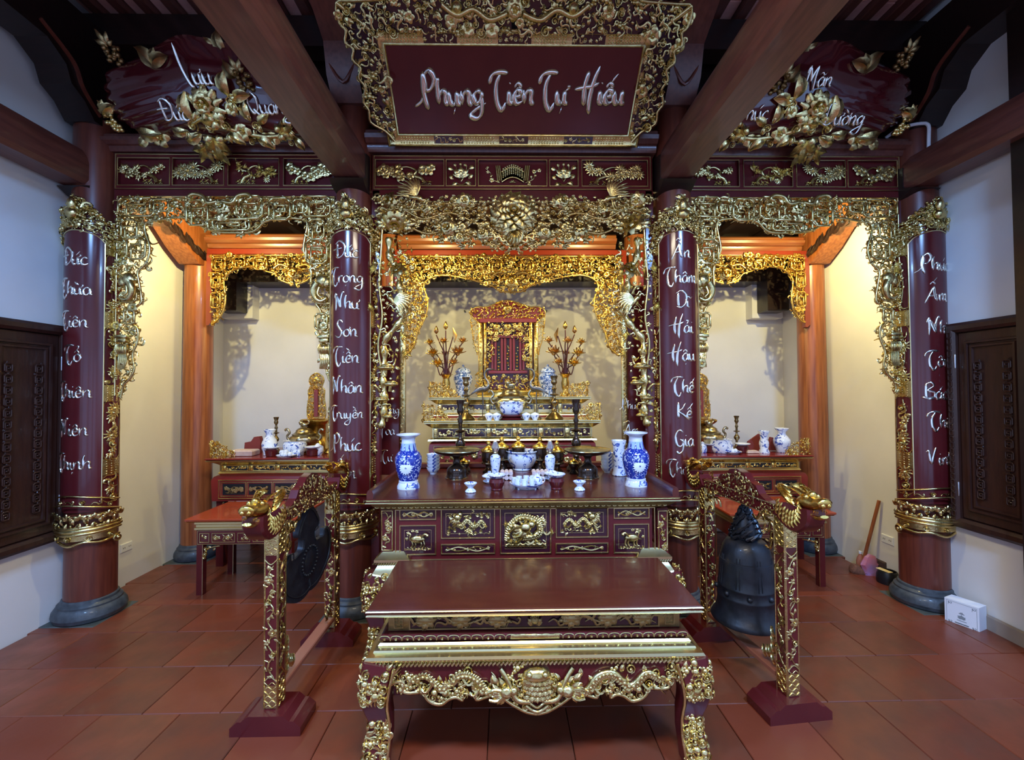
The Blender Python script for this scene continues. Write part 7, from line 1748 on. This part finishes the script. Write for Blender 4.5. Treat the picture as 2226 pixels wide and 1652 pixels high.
t = thing('porcelain_box', 'flat blue and white porcelain box in the left niche', 'box', (PX(634, 988, 4.40), 4.40, ZS_L)); b = MB(); a = PX(612, 988, 4.40); c = PX(656, 988, 4.40); b.rl(a, c, 4.36, 4.44, [(-.004, ZS_L), (0, ZS_L+.003), (0, ZS_L+.055), (-.005, ZS_L+.06)]); b.build('box', 'porcelain', t)
b = MB(); b.rl(a, c, 4.36, 4.44, [(.002, ZS_L+.036), (.004, ZS_L+.040), (.002, ZS_L+.044)], caps=False); b.build('lid_line', 'glaze_white', t)
for x, yb, z, wh in ((622, 996, ZS_L, 'left'), (1591, 988, ZS_R, 'right')):
    t, X, Y, k = turned('fruit_plate', 'small blue and white plate at the altar edge in the %s niche, with white balls' % wh, 'plate', x, yb, z, [('plate', 'porcelain', [(12, yb), (13, yb-1), (20, yb-5), (20, yb-6), (12, yb-3), (0, yb-3)])], 12)
    for i, (dx, dy, dz) in enumerate(((-8, 2, 0), (0, -4, 0), (8, 0, 0), (2, 6, 0), (-1, 1, 5))):
        b = MB(); b.ball((X+dx*k, Y+dy*k, z+(7+dz)*k), 4.6*k, 12); tag(b.build('white_ball', 'glaze_white'), 'white round offering on the %s niche plate, %s of the heap' % (wh, ['left end', 'front', 'right end', 'back', 'top'][i]), 'offering', 'white offerings in the %s niche' % wh)
pot('tea_jar', 'small round blue and white jar beside the burner in the left niche', 'jar', 691, 984, ZS_L, [(8, 984), (9, 982), (12, 974), (11, 966), (5, 962), (4, 960), (0, 958)], 8, Y=4.44)
pot('tea_jar', 'small round blue and white jar beside the couplet in the right niche', 'jar', 1527, 972, ZS_R, [(8, 972), (9, 970), (10, 962), (8, 956), (3, 953), (4, 950), (0, 948)], 8, Y=4.5)
pot('porcelain_censer', 'blue and white drum-shaped censer in the right niche', 'censer', 1568, 974, ZS_R, [(18, 974), (20, 972), (23, 965), (23, 955), (21, 946), (22, 944), (19, 945), (18, 960), (0, 966)], 18, Y=4.46)
pot('porcelain_vase', 'slim blue and white beaker vase in the right niche', 'vase', 1661, 979, ZS_R, [(11, 979), (11.5, 977), (8, 970), (10, 960), (9.5, 955), (7, 948), (8, 940), (12, 932), (12, 931), (7, 940)], 11, Y=4.44)
pot('porcelain_vase', 'round-bellied blue and white vase near the right end of the right niche altar', 'vase', 1700, 978, ZS_R, [(10, 978), (11, 977), (12, 970), (17, 958), (17, 950), (12, 943), (8, 938), (8, 933), (14, 926), (14, 925), (7, 932)], 11, Y=4.46)
b = MB(); q = P(530, 985, 4.42); b.rl(q[0]-.12, q[0]+.10, 4.38, 4.52, [(-.01, ZS_L), (0, ZS_L+.006), (.002, ZS_L+.045), (-.01, ZS_L+.058)]); tag(b.build('wrapped_parcel', 'cloth_pale'), 'pale wrapped parcel on the left end of the left niche altar', 'parcel')
def slab(name, label, cat, pts, Y, th, m):
    b = MB(); b.prism([(PX(x, y, Y), PZ(x, y, Y)) for x, y in pts], Y, Y+th, 1); return tag(b.build(name, m), label, cat)
ybL = px_of((PX(550, 985, 4.6), 4.6, ZS_L))[1]; ybR = px_of((PX(1645, 985, 4.6), 4.6, ZS_R))[1]
slab('folded_cloth', 'dark red folded cloth behind the parcel in the left niche', 'cloth', [(530, ybL), (532, 962), (545, 960), (552, 950), (563, 949), (566, 960), (564, ybL)], 4.6, .06, 'cloth_red')
slab('red_card', 'red pointed card standing behind the vases in the right niche', 'card', [(1622, ybR), (1626, 960), (1650, 943), (1656, 946), (1658, ybR)], 4.6, .02, 'cloth_red')
slab('red_figurine', 'small red figurine between the two vases in the right niche', 'figurine', [(1672, ybR), (1673, 958), (1676, 950), (1681, 951), (1682, 962), (1688, ybR)], 4.56, .03, 'cloth_red')
b = MB(); q = P(1636, 980, 4.42); b.rl(q[0]-.06, q[0]+.06, 4.40, 4.48, [(-.01, ZS_R), (0, ZS_R+.004), (-.005, ZS_R+.022), (-.02, ZS_R+.028)]); tag(b.build('wrapped_parcel', 'cloth_pale'), 'small pinkish parcel on the right niche altar', 'parcel')

# ================================================================ on the floor at the right
A_ = np.array([3.165, 3.19, 0]); B_ = np.array([3.235, 3.02, 0]); d_ = (B_-A_)/np.linalg.norm(B_-A_); n_ = np.array([-d_[1], d_[0], 0])
t = thing('cardboard_box', 'small white printed cardboard box on the floor by the right wall', 'box', tuple((A_+B_)/2))
L_ = np.linalg.norm(B_-A_); h_ = .19; w_ = .10
fmb = frame(A_, d_, (0, 0, 1))
def fmB(V): return A_+V[:, 0:1]*d_+V[:, 1:2]*np.array([0, 0, 1.])-V[:, 2:3]*n_
b = MB(fmB); b.rl(0, L_, 0, h_, [(0, -w_), (0, 0)]) ; b.build('box', 'white', t)
b = MB(fmB)
b.ring(.012, L_-.012, .012, h_-.012, [(0, .0002), (0, .0012), (.0015, .0012), (.0015, .0002)])
for u, v in ((.028, .03), (L_-.028, .03), (.028, h_-.03), (L_-.028, h_-.03)): b.stamp('swirl', u, v, .0, .014, .7, zs=.1); b.stamp('leaf', u, v, .0, .015, 2, zs=.1)
for k_i in range(3): b.box(L_*.30, L_*.70, .036+k_i*.0, .042, .0002, .0012)
b.stamp('lotus', L_/2, .075, .0, .028, 0, zs=.1); b.stamp('cloud', L_/2, .11, .0, .016, 0, zs=.1)
b.box(L_*.36, L_*.64, .058, .062, .0002, .0012); b.build('printing', 'print_grey', t)
b = MB(lambda V: np.stack([V[:, 0], V[:, 1], V[:, 2]], 1)); 
p1, p2 = np.array([3.325, 3.10]), np.array([3.300, 2.45])
b.prism([(p1[0], p1[1]), (p2[0], p2[1]), (p2[0]+.04, p2[1]), (p1[0]+.03, p1[1])], 0, .12, 2); tag(b.build('cardboard_strip', 'cardboard'), 'long grey cardboard strip leaning along the right wall behind the box', 'cardboard')
# mallet: long handle leaning on the wall, coir-wrapped head
Yh = 4.02; zz = lambda x, y: PZ(x, y, Yh); t = thing('mallet', 'long-handled wooden mallet with a brown fibre head, leaning by the right wall', 'mallet', (PX(1875, 1240, Yh), Yh, 0))
hb = P(1872, 1238, Yh); ht = P(1911, 1088, 3.93); b = MB(); b.sweep([hb, (hb+ht)/2, ht], .014, k=10, up=(0, 1, 0)); b.build('handle', 'wood_orange', t)
a0, a1 = P(1849, 1233, Yh), P(1893, 1252, Yh-.02); a0[2] = max(a0[2], .06); b = MB(); b.sweep(spline([a0, a0*.8+a1*.2, (a0+a1)/2, a0*.2+a1*.8, a1], 3), [.01, .035, .046, .048, .047, .047, .048, .048, .047, .046, .046, .035, .01], k=14, up=(0, 0, 1)); b.build('head', 'coir', t)
# purple bag, bottle, paper notes, black pot and bricks behind the column foot
t = MB(); c = P(1893, 1225, 3.98); c[2] = 0
t.sweep(spline([(c[0], c[1], 0), (c[0]+.005, c[1], .05), (c[0]-.01, c[1], .12), (c[0], c[1], .17), (c[0]+.01, c[1], .20)], 3), np.interp(np.linspace(0, 1, 13), [0, .1, .5, .8, 1], [.06, .085, .08, .05, .03])*(1+.08*np.sin(np.arange(13)*2.3)), np.interp(np.linspace(0, 1, 13), [0, .1, .5, .8, 1], [.03, .05, .045, .03, .012]), k=9, up=(0, 1, 0)); tag(t.build('plastic_bag', 'plastic_purple'), 'crumpled purple plastic bag on the floor behind the mallet handle', 'bag')
X_, Y_ = PX(1871, 1222, 4.10), 4.10; t = thing('drink_bottle', 'small clear bottle standing between mallet and purple bag', 'bottle', (X_, Y_, 0)); b = MB(); b.lathe([(.03, 0), (.034, .005), (.034, .10), (.028, .13), (.013, .16), (.013, .17)], (X_, Y_, 0), 16); b.build('bottle_body', 'clay_pink', t); b = MB(); b.lathe([(.015, .168), (.015, .19), (0, .19)], (X_, Y_, 0), 12); b.build('cap', 'white', t)
for (x0_, y0_, x1_, y1_, lb, zz_) in ((1889, 1229, 1931, 1242, 'larger cream paper note lying on top of the black pot', .134), (1920, 1217, 1940, 1224, 'smaller yellow paper note on the grey block', .165)):
    a = atz(x0_, y0_, zz_); c = atz(x1_, y1_, zz_); b = MB(); w_ = abs(c[0]-a[0]); yy = 3.80 if x0_ < 1900 else 3.95; xx = PX((x0_+x1_)/2+(12 if x0_ < 1900 else 0), y0_, yy)
    b.add([(xx-w_*.55, yy+.05, zz_), (xx+w_*.2, yy+.06, zz_), (xx+w_*.55, yy-.05, zz_), (xx-w_*.2, yy-.06, zz_), (xx-w_*.55, yy+.05, zz_+.004), (xx+w_*.2, yy+.06, zz_+.004), (xx+w_*.55, yy-.05, zz_+.004), (xx-w_*.2, yy-.06, zz_+.004)], [(0, 1, 2, 3), (7, 6, 5, 4), (0, 4, 5, 1), (1, 5, 6, 2), (2, 6, 7, 3), (3, 7, 4, 0)]); tag(b.build('paper_note', 'note'), lb, 'note')
X_, Y_ = PX(1930, 1262, 3.80), 3.80; b = MB(); b.lathe([(.05, 0), (.07, .01), (.082, .05), (.078, .10), (.066, .13), (.06, .13), (.065, .09), (0, .05)], (X_, Y_, 0), 20); tag(b.build('black_pot', 'black_glaze'), 'round black pot beside the foot of the right column', 'pot')
X_ = PX(1932, 1235, 3.95); b = MB(); b.rl(X_-.09, X_+.07, 3.90, 4.02, [(-.004, 0), (0, .004), (0, .155), (-.004, .16)]); tag(b.build('grey_block', 'block_brown'), 'dark brown block on the floor between pot and right column', 'block')
# faint cable lying along the left wall foot
